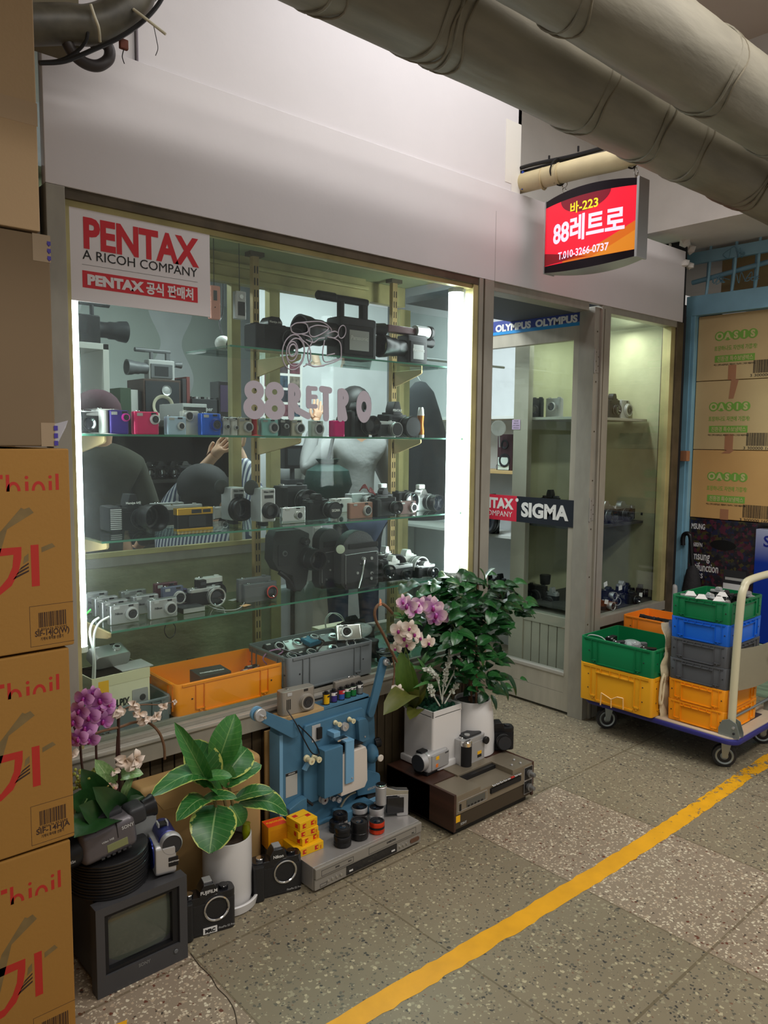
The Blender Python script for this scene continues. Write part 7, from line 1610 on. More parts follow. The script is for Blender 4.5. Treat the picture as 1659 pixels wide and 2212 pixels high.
# contents
random.seed(21)
names = ['far left', 'left', 'middle', 'right', 'far right', 'rear left', 'rear middle', 'rear right', 'front']
CT_ = 'used cameras in the top green crate'
for k in range(9):
    u = (k % 5)/4; xx = sx0+.05+(sx1-sx0-.10)*(k//5)*.8/1.0+random.uniform(0, .03); yy = sy0+.04+(sy1-sy0-.08)*u*(1 if k < 5 else .9)
    slr('used camera heaped in the top green crate, %s from the aisle' % ('first', 'second', 'third', 'fourth', 'fifth', 'sixth', 'seventh', 'eighth', 'ninth')[k], xx, yy, tops-.060+.008*(k % 3), .075, .062, .035, rz=-90+random.uniform(-40, 40), rx=random.uniform(-20, 20), top=random.choice((BLACK, SATIN)), grip=False, lens=(0, .4, .3, .02), grp=CT_)
for k, (u, v) in enumerate(((1492, 1285), (1560, 1287), (1553, 1297), (1515, 1292))):
    p = W(u, v, z=tops+.004); o = MB().prism([(-.025, 0), (.025, 0), (.012, .022), (-.010, .022)], -.001, .001, PAPER, M=T(0, 0, -.004, rz=-60, rx=-30)).done('paper_scrap'); o.location = p; tag(o, 'white paper tag among the cameras in the top green crate, %s' % ('at the left', 'at the right', 'nearest the front right corner', 'small one in the middle')[k], 'tag', 'paper tags in the top green crate')
for k in range(4):
    p = (fx0+.06+.05*(k % 2), fy0+.06+.075*k)
    compact('small gadget lying in the green crate of cables, %s' % ('nearest the aisle', 'second from the aisle', 'third from the aisle', 'nearest the shop')[k], p[0], p[1], zB-.040, .07, .035, .03, (BLACK, GREY, DGREY, BLACK)[k], rz=-60+20*k, lens=(0, 0, .2), grp='gadgets in the green crate of cables')
o = MB().cyl((0, 0, 0), (0, -1, .0), .012, .055, WHITE, n=16, bev=.002).cyl((0, .018, 0), (0, -1, 0), .0135, .02, BLACK, n=16).done('white_adapter'); o.location = (fx0+.10, fy0+.05, zB-.03); tag(o, 'white and black plug adapter at the edge of the green crate of cables', 'adapter')
mb = MB(); mb.sph((0, 0, 0), .045, MATS['clear_bag'], .8, 1.1, .5, n=18); o = mb.done('clear_bag'); o.location = (fx0+.10, W(1365, 1425, x=fx0+.1).y, zB-.018); tag(o, 'crumpled clear bag in the green crate of cables', 'bag')
strap('grey cable curling over the left corner of the green crate of cables', [(fx0+.03, fy1-.01, zB-.02), (fx0+.02, fy1-.04, zB+.006), (fx0+.04, fy1-.09, zB-.0), (fx0+.05, fy1-.12, zB-.03)], .0028, LGREY, 'cable', 'cable')
for k in range(3): slr('black camera lying in the orange crate near the right window, %s' % ('left', 'middle', 'right')[k], kx0+.06, ky0+.09+.09*k, z1-.055, .10, .06, .04, rz=-70-15*k, rx=-20, prism=False, grip=False, lens=(0, .4, .3, .02), grp='cameras in the orange crate on the trolley', top=(SATIN, BLACK, DGREY)[k])
# tote bag squeezed between the stacks
TC = mat('tote_canvas', s2l(214, 202, 168), .8, bump=.2, bscale=60)
z1t, z0t = W(1434, 1338, y=1.69).z, W(1434, 1534, y=1.69).z
b = bmesh.new(); bmesh.ops.create_grid(b, x_segments=8, y_segments=24, size=1)
for v in b.verts:
    zz_ = v.co.y; v.co = Vector((v.co.x*.055+.012*sin(zz_*4), .008*sin(v.co.x*5+zz_*6)+.004*sin(zz_*15), (zz_+1)/2*(z1t-dz-.02)))
bmesh.ops.solidify(b, geom=b.faces[:], thickness=.010)
t = thing('tote_bag', 'cream canvas tote bag with thin stripes squeezed between the crate stacks', 'bag', (3.255, 1.690, dz+.003))
mb = MB(); mb._merge(b, TC, True); mb.done('bag_body', t)
mb = MB()
for z in (.16, .167, .174, .181, .30, .307, .314, .321): mb.tube([(-.055+.012*sin((z/(z1t-dz-.02)*2-1)*4), -.012, z), (0, -.014, z+.002), (.055+.01*sin((z/(z1t-dz-.02)*2-1)*4), -.012, z)], .0008, mat('stripe_brown', s2l(140, 100, 70), .7), 4)
mb.done('stripes', t)
mb = MB(); mb.tube([(-.05, -.008, .20), (-.068, -.006, .16), (-.072, -.004, .08), (-.06, -.004, .06), (-.05, -.006, .10), (-.042, -.008, .19)], .006, TC, 8); mb.done('strap', t)
# ================================================================ PLANTS
def leafmat(name, c1, c2, edge=None, vein=None, rough=.35):
    m = bpy.data.materials.new(name); m.use_nodes = True; nt = m.node_tree; b = nt.nodes['Principled BSDF']; b.inputs['Roughness'].default_value = rough
    N = nt.nodes.new; L = nt.links.new
    at = N('ShaderNodeUVMap'); sp = N('ShaderNodeSeparateXYZ'); L(at.outputs[0], sp.inputs[0])
    def mth(op, a, c=None):
        n = N('ShaderNodeMath'); n.operation = op
        for i, q in enumerate((a, c)):
            if q is None: continue
            if isinstance(q, (int, float)): n.inputs[i].default_value = q
            else: L(q, n.inputs[i])
        return n.outputs[0]
    def mix(f, a, c):
        n = N('ShaderNodeMix'); n.data_type = 'RGBA'; L(f, n.inputs[0])
        for i, q in ((6, a), (7, c)):
            if isinstance(q, tuple): n.inputs[i].default_value = (*q, 1)
            else: L(q, n.inputs[i])
        return n.outputs[2]
    nz = N('ShaderNodeTexNoise'); nz.inputs['Scale'].default_value = 9; L(at.outputs[0], nz.inputs[0])
    col = mix(nz.outputs[0], c1, c2)
    d = mth('ABSOLUTE', mth('SUBTRACT', sp.outputs[0], .5))
    if edge: col = mix(mth('GREATER_THAN', mth('ADD', d, mth('MULTIPLY', nz.outputs[0], .30)), .60), col, edge)
    if vein:
        v = mth('LESS_THAN', d, .018)
        w_ = mth('LESS_THAN', mth('ABSOLUTE', mth('SUBTRACT', mth('FRACT', mth('SUBTRACT', mth('MULTIPLY', sp.outputs[1], 9.0), mth('MULTIPLY', d, 3.0))), .5)), .045)
        col = mix(mth('MULTIPLY', mth('MAXIMUM', v, mth('MULTIPLY', w_, .35)), .7), col, vein)
    L(col, b.inputs['Base Color'])
    b.inputs['Transmission Weight'].default_value = 0; b.inputs['Subsurface Weight'].default_value = 0.0
    MATS[name] = m; return m
class Leaves(MB):
    def leaf(s, base, tip, width, up, m, fold=.25, arch=.15, curl=0.0, n=8, shape=.55, wav=0.0):
        base, tip, up = Vector(base), Vector(tip), Vector(up); ax = tip-base; L_ = ax.length; t = ax.normalized()
        sd = t.cross(up)
        if sd.length < 1e-5: sd = t.orthogonal()
        sd.normalize(); nn = sd.cross(t).normalized(); uv = s.bm.loops.layers.uv.verify(); i_ = s.mi(m); rows = []
        for k in range(n+1):
            q = k/n; wv = math.sin(pi*min(1, max(0, q))**(.5/shape*.9+.1)) if 0 < q < 1 else 0
            wv = (math.sin(pi*q**shape))**.5 if 0 < q < 1 else 0
            c = base+ax*q+nn*(arch*L_*math.sin(pi*q)-curl*L_*q*q); h_ = width/2*wv
            rows.append([(s.bm.verts.new(c+sd*h_*e+nn*(fold*h_*abs(e)+wav*h_*math.sin(q*14+e*3))), .5+.5*e, q) for e in (-1, -.5, 0, .5, 1)])
        for a, c in zip(rows, rows[1:]):
            for k in range(4):
                vs = [a[k], a[k+1], c[k+1], c[k]]
                f = s.bm.faces.new([v[0] for v in vs]); f.material_index = i_; f.smooth = True
                for lp, v in zip(f.loops, vs): lp[uv].uv = (v[1], v[2])
        return s
LF = leafmat('rubber_plant_leaf', s2l(30, 84, 34), s2l(52, 110, 50), edge=s2l(176, 186, 96), vein=s2l(140, 170, 110))
LF2 = leafmat('rubber_plant_leaf_plain', s2l(32, 92, 40), s2l(70, 130, 56), vein=s2l(130, 166, 96))
STEM = mat('green_stem', s2l(90, 112, 50), .5); BARK = mat('brown_stem', s2l(104, 74, 50), .7, bump=.3, bscale=60); SOIL = mat('soil', s2l(58, 46, 34), .95, bump=.8, bscale=40, var=.4, vscale=60)
WP = mat('white_pot', s2l(214, 212, 210), .32, coat=.2)
def P3(u, v, y): return Vector(W(u, v, y=y))
# broad leaved plant
px_, py_ = W(492, 1960, y=1.962).x, 1.962
pr = .0735; pz = W(492, 1832, y=py_-pr).z
t = thing('potted_plant', 'broad leaved green plant with pale leaf edges in a tall white cylinder pot', 'plant', (px_, py_, 0))
MB().lathe([(.078, 0), (.088, .004), (.094, .03), (.090, .032), (.084, .030), (.076, .012)], WP, n=48, cap=False).cyl((0, 0, .002), (0, 0, 1), .078, .006, WP, n=40).done('saucer', t)
MB().lathe([(pr*.93, .010), (pr, .03), (pr, pz), (pr*.94, pz), (pr*.93, pz-.03)], WP, n=56, cap=False).cyl((0, 0, .010), (0, 0, 1), pr*.92, .002, WP, n=40).done('pot', t)
MB().cyl((0, 0, pz-.03), (0, 0, 1), pr*.93, .003, SOIL, n=40).done('soil', t)
off = Vector((px_, py_, 0))
mb = MB()
for a in (((500, 1800, 1.96), (490, 1750, 1.96), (478, 1700, 1.96), (468, 1650, 1.96)), ((505, 1800, 1.97), (505, 1760, 1.96), (500, 1725, 1.95), (492, 1690, 1.95)), ((485, 1800, 1.95), (470, 1755, 1.95), (462, 1725, 1.95))):
    mb.tube([P3(*q)-off for q in a], .0050, mat('plant_stem', s2l(112, 100, 60), .6), 8)
mb.done('stem', t)
mb = Leaves(); camv = lambda p: (Vector((0, 0, CAM_H))-p).normalized()
def L3(b_, tp, wd, m=LF, yb=1.955, yt=1.93, ar=.12, fo=.22, up=.6, curl=0, shape=.95):
    a, c = P3(b_[0], b_[1], yb), P3(tp[0], tp[1], yt); ppm = 1661/((a.x*.666+a.y*.746)); n_ = (camv(a)*(1-up*.5)+Vector((0, 0, up))).normalized()
    c = a+(c-a)*1.06; mb.leaf(a-off, c-off, wd/ppm*1.3, n_, m, fo, ar, curl, n=12, shape=shape)
L3((468, 1655), (506, 1548), 52, LF2, yt=1.95, up=0, fo=.5); L3((472, 1660), (508, 1585), 46, LF2, yb=1.965, yt=1.99, up=0)
L3((452, 1700), (381, 1568), 30, LF2, yt=1.94, up=.1, fo=.7); L3((462, 1690), (412, 1604), 62, LF, yt=1.99, up=.1)
L3((485, 1680), (532, 1620), 56, LF, yt=2.0, up=.2); L3((458, 1712), (331, 1722), 44, LF, yt=1.90, up=.9, ar=.28)
L3((485, 1700), (561, 1655), 38, LF, yt=1.93, up=.8); L3((432, 1685), (498, 1678), 24, LF2, yt=1.90, up=.8); L3((480, 1728), (430, 1682), 26, LF2, yt=1.93)
L3((505, 1728), (586, 1709), 30, LF, yt=1.90, up=.9); L3((515, 1735), (616, 1758), 48, LF, yt=1.89, up=.9, ar=.22)
L3((455, 1733), (385, 1772), 38, LF, yt=1.88, up=.8, ar=.2); L3((468, 1738), (453, 1838), 78, LF, yt=1.865, up=.35, ar=.1)
L3((435, 1728), (508, 1724), 24, LF, yt=1.88, up=.9); L3((498, 1738), (522, 1780), 36, LF2, yt=1.93, up=.3); L3((478, 1785), (462, 1842), 30, LF2, yb=1.95, yt=1.93, up=.2); L3((500, 1700), (470, 1640), 30, LF2, yt=1.96, up=.2)
o = mb.done('foliage', t, fixn=False)
x = P3(532, 1790, 1.94)-off; MB().lathe([(.0, 0), (.010, .002), (.013, .03), (.011, .048), (.013, .052)], mat('yellow_green_vial', s2l(160, 170, 20), .15, alpha=.75), (x.x, x.y, pz-.028), n=20).done('food_vial', t)

# square white pot
qx0, qx1, qy0, qy1, qz0 = 1.995, 2.155, 1.950, 2.112, .1585
qz1 = W(918, 1545, y=qy0).z
t = thing('orchid_planter', 'square white planter with pale pink orchids and a silvery shrub on the wood cased deck', 'plant', ((qx0+qx1)/2, (qy0+qy1)/2, qz0)); a, b_, h = (qx1-qx0)/2, (qy1-qy0)/2, qz1-qz0
MB().box(-a-.008, a+.008, -b_-.008, b_+.008, 0, .026, WP, .005).done('saucer', t)
mb = MB().vbox(-a, a, -b_, b_, .012, h-.02, WP, .010, 4); ringbox_ = [(-a, -b_), (a, -b_), (a, b_), (-a, b_)]
for s in ((-a, a, -b_, -b_+.005), (-a, a, b_-.005, b_), (-a, -a+.005, -b_, b_), (a-.005, a, -b_, b_)): mb.box(s[0], s[1], s[2], s[3], h-.024, h, WP, .0015)
mb.done('pot', t)
random.seed(31); mb = MB(); MS = mat('dark_moss', s2l(20, 74, 52), .9, bump=1, bscale=90, var=.5, vscale=70)
for k in range(90): mb.sph((random.uniform(-a+.012, a-.012), random.uniform(-b_+.012, b_-.012), h-.012+random.uniform(-.004, .006)), random.uniform(.006, .012), MS, n=6)
mb.done('moss', t, kind='stuff')
off = Vector(((qx0+qx1)/2, (qy0+qy1)/2, qz0))
OLF = leafmat('orchid_leaf', s2l(52, 84, 26), s2l(78, 104, 34), rough=.4); OLD = leafmat('orchid_leaf_old', s2l(66, 74, 26), s2l(92, 92, 36), rough=.45)
mb = Leaves()
def L4(b_, tp, wd, m, yb=2.0, yt=1.98, ar=.12, fo=.3, up=.4, curl=0, shape=1.1):
    a_, c = P3(b_[0], b_[1], yb), P3(tp[0], tp[1], yt); ppm = 1661/((a_.x*.666+a_.y*.746)); n_ = (camv(a_)*(1-up*.5)+Vector((0, 0, up))).normalized()
    mb.leaf(a_-off, c-off, wd/ppm*1.15, n_, m, fo, ar, curl, n=9, shape=shape)
L4((880, 1530), (866, 1405), 34, OLF, up=0); L4((895, 1535), (880, 1425), 30, OLF, up=0, yt=2.0); L4((895, 1530), (828, 1545), 46, OLD, yt=1.90, up=.7, ar=.25)
L4((880, 1525), (905, 1490), 32, OLD, yt=1.93, up=.2); L4((905, 1540), (885, 1555), 30, OLD, yt=1.88, up=.6); L4((900, 1525), (918, 1470), 18, OLD, up=.1)
L4((870, 1500), (843, 1492), 18, OLF, up=.6, yt=1.97)
for k in range(26):
    u0, v0 = 905+random.uniform(-18, 30), 1470+random.uniform(-30, 45); an = random.uniform(-2.9, -.25); ln = random.uniform(30, 62)
    L4((u0, v0), (u0+ln*cos(an), v0+ln*sin(an)*.8), 8, mat('grassy_leaf', s2l(62, 110, 54), .45), yb=2.03, yt=2.0+random.uniform(-.06, .05), ar=.25, shape=.7)
for k in range(14):
    u0, v0 = 868+random.uniform(-6, 12), 1340+random.uniform(-6, 14); an = random.uniform(-2.8, 2.4); ln = random.uniform(18, 40)
    L4((u0, v0), (u0+ln*cos(an), v0+ln*sin(an)*.7), 7, MATS['grassy_leaf'], yb=2.02, yt=2.0+random.uniform(-.05, .05), ar=.2)
mb.done('foliage', t, fixn=False)
mb = MB()
for pts, r_, m_ in ((((878, 1480), (862, 1440), (845, 1405), (828, 1370), (812, 1340), (810, 1318), (820, 1305), (832, 1308), (848, 1325)), .0055, BARK), (((868, 1520), (870, 1440), (880, 1380), (886, 1340), (905, 1318), (925, 1312)), .0025, STEM), (((890, 1500), (884, 1430), (870, 1385), (862, 1360)), .0025, STEM), (((845, 1500), (852, 1450), (848, 1420)), .003, BARK), (((905, 1318), (940, 1325), (975, 1345), (985, 1370)), .0018, STEM)):
    mb.tube([P3(u, v, 1.985)-off for u, v in pts], r_, m_, 7)
mb.done('flower_stem', t)
MB().prism([(-.006, 0), (.006, 0), (.004, .02), (-.003, .026)], 0, .002, mat('copper_tip', s2l(226, 150, 110), .5), M=Matrix.Translation(P3(822, 1308, 1.98)-off)).done('stem_tag', t)
# blossoms
def blossom_mesh(r, mp, mc, name):
    b = Leaves()
    for an, ln, wd in ((90, 1, .62), (210, .95, .6), (330, .95, .6), (165, 1.0, 1.0), (15, 1.0, 1.0)):
        d = Vector((cos(R(an)), 0, sin(R(an))))
        b.leaf(Vector((0, 0, 0))+d*.06*r, d*r*ln, r*wd, (0, -1, 0), mp, .12, .10, .12, n=6, shape=.95)
    b.sph((0, -.22*r, -.10*r), r*.20, mc, .8, .8, 1.1, n=8).sph((0, -.14*r, .08*r), r*.12, mp, n=8)
    return b
def petal(name, c_in, c_out):
    m = bpy.data.materials.new(name); m.use_nodes = True; nt = m.node_tree; b = nt.nodes['Principled BSDF']; b.inputs['Roughness'].default_value = .55
    u = nt.nodes.new('ShaderNodeUVMap'); s = nt.nodes.new('ShaderNodeSeparateXYZ'); r = nt.nodes.new('ShaderNodeValToRGB')
    r.color_ramp.elements[0].color = (*c_in, 1); r.color_ramp.elements[0].position = .1; r.color_ramp.elements[1].color = (*c_out, 1); r.color_ramp.elements[1].position = .85
    nt.links.new(u.outputs[0], s.inputs[0]); nt.links.new(s.outputs[1], r.inputs[0]); nt.links.new(r.outputs[0], b.inputs['Base Color']); MATS[name] = m; return m
PKP = petal('pink_petal', s2l(190, 110, 190), s2l(226, 200, 206)); PUP = petal('violet_petal', s2l(150, 60, 150), s2l(206, 150, 200)); CRP = petal('cream_petal', s2l(214, 190, 176), s2l(226, 216, 204)); MAG = mat('magenta_lip', s2l(140, 24, 110), .5); YLP = mat('yellow_lip', s2l(214, 190, 110), .5)
def blossoms(t, off, spots, mp, mc, r_px, y, nm='blossom'):
    proto = None
    for k, (u, v, s_, rz, ry) in enumerate(spots):
        p = P3(u, v, y+random.uniform(-.02, .02)); ppm = 1661/((p.x*.666+p.y*.746)); r_ = r_px/ppm
        if proto is None: proto = o = blossom_mesh(r_, mp, mc, nm).done(nm, t, fixn=False)
        else: o = bpy.data.objects.new(nm, proto.data); COL.objects.link(o); o.parent = t
        o.location = p-off; o.rotation_euler = (R(random.uniform(-15, 20)), R(ry), R(rz-38)); o.scale = (s_,)*3
random.seed(6)
blossoms(t, off, [(880, 1308, .95, -20, 10), (895, 1318, .9, 20, -20), (868, 1300, .7, 40, 0), (905, 1306, .8, 0, 30), (935, 1312, 1.05, 5, 5), (942, 1328, 1.05, -5, 12), (955, 1335, .95, 25, -10), (968, 1330, .9, 50, 0), (978, 1328, .7, 60, 15), (938, 1340, .7, -20, 0), (925, 1302, .8, -30, 20)], PKP, MAG, 26, 1.965)
blossoms(t, off, [(862, 1362, .95, -20, 5), (884, 1356, .85, 10, 20), (872, 1378, .95, 0, -12), (893, 1370, .9, 30, 8), (905, 1378, .8, 50, 0), (880, 1392, .8, -10, 20), (925, 1388, .8, 20, 0), (855, 1400, .7, -40, 0), (858, 1492, .7, 10, 30)], CRP, MAG, 24, 1.95, 'pale_blossom')
mb = Leaves(); SV = mat('silver_leaf', s2l(206, 210, 198), .8, bump=.5, bscale=200)
for pts in (((955, 1520), (958, 1480), (965, 1440), (975, 1410), (985, 1398)), ((955, 1515), (945, 1470), (930, 1450), (920, 1446)), ((958, 1500), (980, 1455), (1000, 1430), (1010, 1428)), ((950, 1525), (935, 1500), (925, 1482)), ((960, 1520), (975, 1495), (985, 1480)), ((962, 1470), (970, 1430), (972, 1405))):
    Q = [P3(u, v, 1.955)-off for u, v in pts]; mb.tube(Q, .0030, SV, 6); Q2, _ = catmull(Q)
    for q in Q2[6::1]:
        for s in range(5): d = Vector((random.uniform(-1, 1), random.uniform(-1, .3), random.uniform(-.6, 1))).normalized(); mb.leaf(q, q+d*random.uniform(.010, .020), .010, (0, -1, .3), SV, .2, .1, n=3, shape=.9)
mb.done('silver_shrub', t, fixn=False)

# round white pot with the leafy shrub
cx_, cyy, cr, cz0 = 2.275, 2.005, .088, .1585; cz1 = W(1018, 1532, y=cyy-cr).z
t = thing('leafy_shrub', 'tall leafy green shrub in a round tapering white pot behind the square planter', 'plant', (cx_, cyy, cz0)); h = cz1-cz0
MB().lathe([(cr*1.04, 0), (cr*1.03, h*.3), (cr*.96, h*.75), (cr*.84, h*.97), (cr*.80, h), (cr*.76, h*.985), (cr*.78, h*.9)], WP, n=56, cap=False).done('pot', t)
MB().cyl((0, 0, h*.90), (0, 0, 1), cr*.78, .003, mat('dark_soil', (.02, .017, .012), .95), n=40).done('soil', t)
MB().cyl((cr*.62*.7, -cr*.80*.85, h*.86), (.55, -.83, .15), .006, .002, GREY, n=16).done('badge', t)
off = Vector((cx_, cyy, cz0)); mb = MB(); random.seed(15)
for du, dy in ((-6, 0), (4, .02), (-2, -.02)): mb.tube([Vector((du*.001, dy, h*.9)), Vector((du*.002, dy*1.2, h*.9+.15)), Vector((du*.003-.01, dy, h*.9+.34)), Vector((du*.002, dy, h*.9+.50))], .0045, BARK, 8)
mb.done('stem', t)
GL1 = leafmat('shrub_leaf', s2l(20, 62, 28), s2l(38, 92, 42), vein=s2l(70, 130, 66), rough=.28); GL2 = leafmat('shrub_leaf_dark', s2l(12, 42, 20), s2l(24, 62, 30), vein=s2l(50, 98, 50), rough=.3)
mb = Leaves()
def spray(u, v, n_, ru, rv, size, y=2.0, dn=.5):
    size *= 1.18; n_ = int(n_*1.45)
    for k in range(n_):
        uu, vv = random.gauss(u, ru), random.gauss(v, rv); yy = min(2.065, y+random.uniform(-.11, .06)) if uu > 985 else random.uniform(2.035, 2.07); p = P3(uu, vv, yy)
        c = Vector((P3(u, v+15, yy))); d = (p-c); d.z *= .3
        if d.length < 1e-3: d = Vector((1, 0, 0))
        d = (d.normalized()+Vector((random.uniform(-.4, .4), random.uniform(-.5, .2), -dn*random.uniform(.3, 1.3)))).normalized(); ln = size*random.uniform(.7, 1.25); tip = p+d*ln
        if max(p.y, tip.y) > 2.10 or (uu < 985 and tip.y < 2.02): continue
        mb.leaf(p-off, tip-off, ln*.60, (random.uniform(-.3, .3), -.5, 1), random.choice((GL1, GL1, GL2)), .22, .14, n=6, shape=.8, wav=.06)
for q in ((985, 1262, 26, 32, 9, .062), (1045, 1270, 22, 30, 9, .060), (950, 1290, 24, 26, 14, .060), (1010, 1300, 30, 34, 14, .065), (1085, 1305, 22, 22, 9, .062), (1110, 1325, 12, 14, 8, .055), (985, 1335, 28, 36, 16, .062), (1050, 1345, 26, 26, 16, .062), (965, 1380, 22, 30, 16, .062), (1030, 1385, 22, 30, 14, .058), (1035, 1425, 18, 26, 12, .056), (990, 1440, 14, 26, 14, .058), (1065, 1430, 9, 14, 8, .05), (1000, 1470, 12, 26, 10, .055), (1050, 1480, 12, 22, 10, .055), (960, 1480, 8, 16, 12, .05)): spray(*q)
for a_, c in (((1080, 1470), (1098, 1515)), ((1060, 1470), (1088, 1500)), ((1095, 1455), (1115, 1505)), ((1060, 1500), (1072, 1535))):
    p, q = P3(*a_, 1.96), P3(*c, 1.93); mb.leaf(p-off, q-off, .026, (0, -1, .6), GL2, .2, .1, n=6)
mb.done('foliage', t, fixn=False)

# orchid bowl at the left, behind the monitor
ox, oyy = W(262, 1800, y=2.0).x, 1.995
t = thing('orchid_arrangement', 'arrangement of violet orchids, withered white blooms and leaves behind the monitor', 'plant', (ox, oyy, 0))
off = Vector((ox, oyy, 0)); zt_ = W(300, 1758, y=1.93).z
MB().vbox(-.065, .075, -.065, .065, 0, zt_, mat('grey_ceramic', s2l(150, 152, 150), .3), .01, 3, bev=.003).done('pot', t)
MB().cyl((.0, 0, zt_), (0, 0, 1), .062, .006, SOIL, n=24).done('soil', t)
DKS = mat('dark_flower_stem', s2l(56, 30, 26), .5)
mb = MB()
for pts, r_, m_ in ((((245, 1740), (212, 1660), (207, 1600), (200, 1560)), .0032, DKS), (((195, 1740), (178, 1660), (172, 1600), (160, 1570)), .0032, DKS), (((262, 1740), (257, 1640), (256, 1560), (256, 1530)), .0042, DKS), (((255, 1745), (252, 1650), (254, 1590)), .003, DKS),
                    (((196, 1588), (225, 1578), (260, 1570), (290, 1560), (318, 1560), (342, 1580), (354, 1610), (356, 1640)), .0038, BARK), (((254, 1560), (258, 1545), (275, 1528), (310, 1522), (345, 1522), (376, 1516)), .0018, BARK)):
    mb.tube([P3(u, v, 1.94)-off for u, v in pts], r_, m_, 7)
mb.done('flower_stem', t)
random.seed(9)
blossoms(t, off, [(181, 1510, 1.0, -10, 10), (216, 1512, 1.15, 5, -10), (172, 1536, 1.0, -15, 20), (220, 1532, 1.25, 10, 5), (192, 1548, 1.15, 0, -5), (160, 1560, 1.0, -20, 0), (222, 1558, 1.0, 20, 15), (184, 1574, 1.15, 0, 8), (170, 1596, 1.0, -10, -12), (192, 1598, 1.05, 12, 8), (156, 1600, .9, -25, 0), (200, 1496, .7, 30, 0), (234, 1522, .8, 40, 0)], PUP, MAG, 25, 1.93)
WT = petal('withered_petal', s2l(196, 170, 144), s2l(222, 208, 196))
def wilt(spots, m, nm):
    mb = Leaves()
    for u, v, s_ in spots:
        p = P3(u, v, 1.93)-off
        for k in range(7):
            d = Vector((random.uniform(-1, 1), random.uniform(-.8, .3), random.uniform(-1, .6))).normalized(); mb.leaf(p, p+d*.020*s_, .014*s_, (0, -1, .2), m, .5, .3, n=4, shape=.9)
    mb.done(nm, t, fixn=False)
wilt([(254, 1532, 1.3), (288, 1520, 1.1), (302, 1540, 1.1), (312, 1552, 1.2), (334, 1544, 1.1), (352, 1524, .8), (376, 1516, .5), (272, 1640, 1.6), (292, 1640, 1.4), (245, 1662, 1.0), (284, 1650, 1.2), (240, 1692, 1.1), (152, 1630, 1.2)], WT, 'withered_blooms')
mb = MB(); random.seed(3)
for (cu, cv, n_, ru, rv, m_) in ((178, 1690, 60, 22, 20, mat('yellow_green_buds', s2l(150, 156, 70), .6)), (236, 1725, 55, 16, 22, mat('dusty_pink_buds', s2l(200, 150, 138), .6)), (242, 1705, 20, 12, 16, mat('yellow_buds', s2l(206, 190, 110), .6))):
    for k in range(n_): p = P3(random.gauss(cu, ru*.6), random.gauss(cv, rv*.6), 1.93+random.uniform(-.03, .02))-off; mb.sph(p, random.uniform(.003, .0055), m_, n=6)
mb.done('small_buds', t, kind='stuff')
BL1 = leafmat('dark_broad_leaf', s2l(22, 54, 24), s2l(36, 72, 32), rough=.3); BL2 = leafmat('mottled_leaf', s2l(60, 110, 50), s2l(150, 180, 120), vein=s2l(190, 205, 160))
mb = Leaves()
for a_, c, wd, m_, yb, yt, up in (((222, 1745), (175, 1660), 52, BL1, 1.97, 1.90, .2), ((235, 1780), (160, 1810), 80, BL1, 1.96, 1.80, .5), ((250, 1760), (200, 1700), 50, BL1, 1.96, 1.86, .2), ((245, 1765), (312, 1720), 34, BL1, 1.95, 1.90, .3), ((300, 1770), (282, 1700), 48, BL1, 1.96, 1.92, .2), ((248, 1775), (300, 1745), 26, BL1, 1.94, 1.87, .6), ((240, 1700), (205, 1640), 34, BL2, 1.95, 1.93, .3), ((255, 1680), (310, 1672), 28, BL2, 1.95, 1.92, .7), ((235, 1710), (225, 1670), 30, BL2, 1.95, 1.92, .3), ((160, 1760), (190, 1725), 24, BL2, 1.93, 1.89, .5), ((262, 1735), (290, 1665), 16, BL2, 1.95, 1.93, .3), ((190, 1760), (150, 1720), 60, BL1, 1.95, 1.88, .3), ((215, 1790), (170, 1740), 60, BL1, 1.94, 1.85, .3), ((245, 1790), (222, 1735), 40, BL1, 1.95, 1.9, .2)):
    p, q = P3(*a_, yb)-off, P3(*c, yt)-off; mb.leaf(p, q, wd/840*1.2, (camv(p+off)*(1-up*.5)+Vector((0, 0, up))).normalized(), m_, .3, .15, n=8, shape=.75)
mb.done('foliage', t, fixn=False)
# ================================================================ INSIDE THE SHOP
DW = mat('dark_cabinet', s2l(44, 42, 38), .5, var=.2); WC = mat('white_cabinet', s2l(206, 206, 198), .6)
def WX(u, y): return W(u, 950, y=y).x
yc_ = 3.75
x0, x1 = WX(258, yc_), WX(515, yc_); zc_ = W(350, 902, y=yc_).z
t = thing('display_cabinet', 'tall dark cabinet of cameras and hifi behind the left part of the window', 'cabinet', ((x0+x1)/2, yc_, 0)); a = (x1-x0)/2
MB().box(-a, a, .0, .5, zc_-.03, zc_, DW, .003).box(-a, -a+.03, 0, .5, 0, zc_, DW).box(a-.03, a, 0, .5, 0, zc_, DW).box(-a, a, .47, .5, 0, zc_, DW).done('carcass', t)
for k in range(3): MB().box(-a+.03, a-.03, .01, .47, zc_-.34-.34*k, zc_-.32-.34*k, DW, .002).done('shelf_board', t)
z2 = zc_-.32
G = 'cameras inside the dark cabinet'
for k, (u, m_) in enumerate(((318, BLACK), (345, DGREY), (372, BLACK), (398, GREY))): slr('black camera on the upper shelf inside the dark cabinet, %s' % ('leftmost', 'second from left', 'third from left', 'rightmost')[k], WX(u, yc_+.1), yc_+.12, z2, .12, .09, .06, grp=G, top=m_, lens=(0, .4, .3, .03))
compact('white camera on the second shelf inside the dark cabinet', WX(370, yc_), yc_+.05, z2-.34, .13, .08, .05, WHITE, lens=(.0, 0, .3), grp=G)
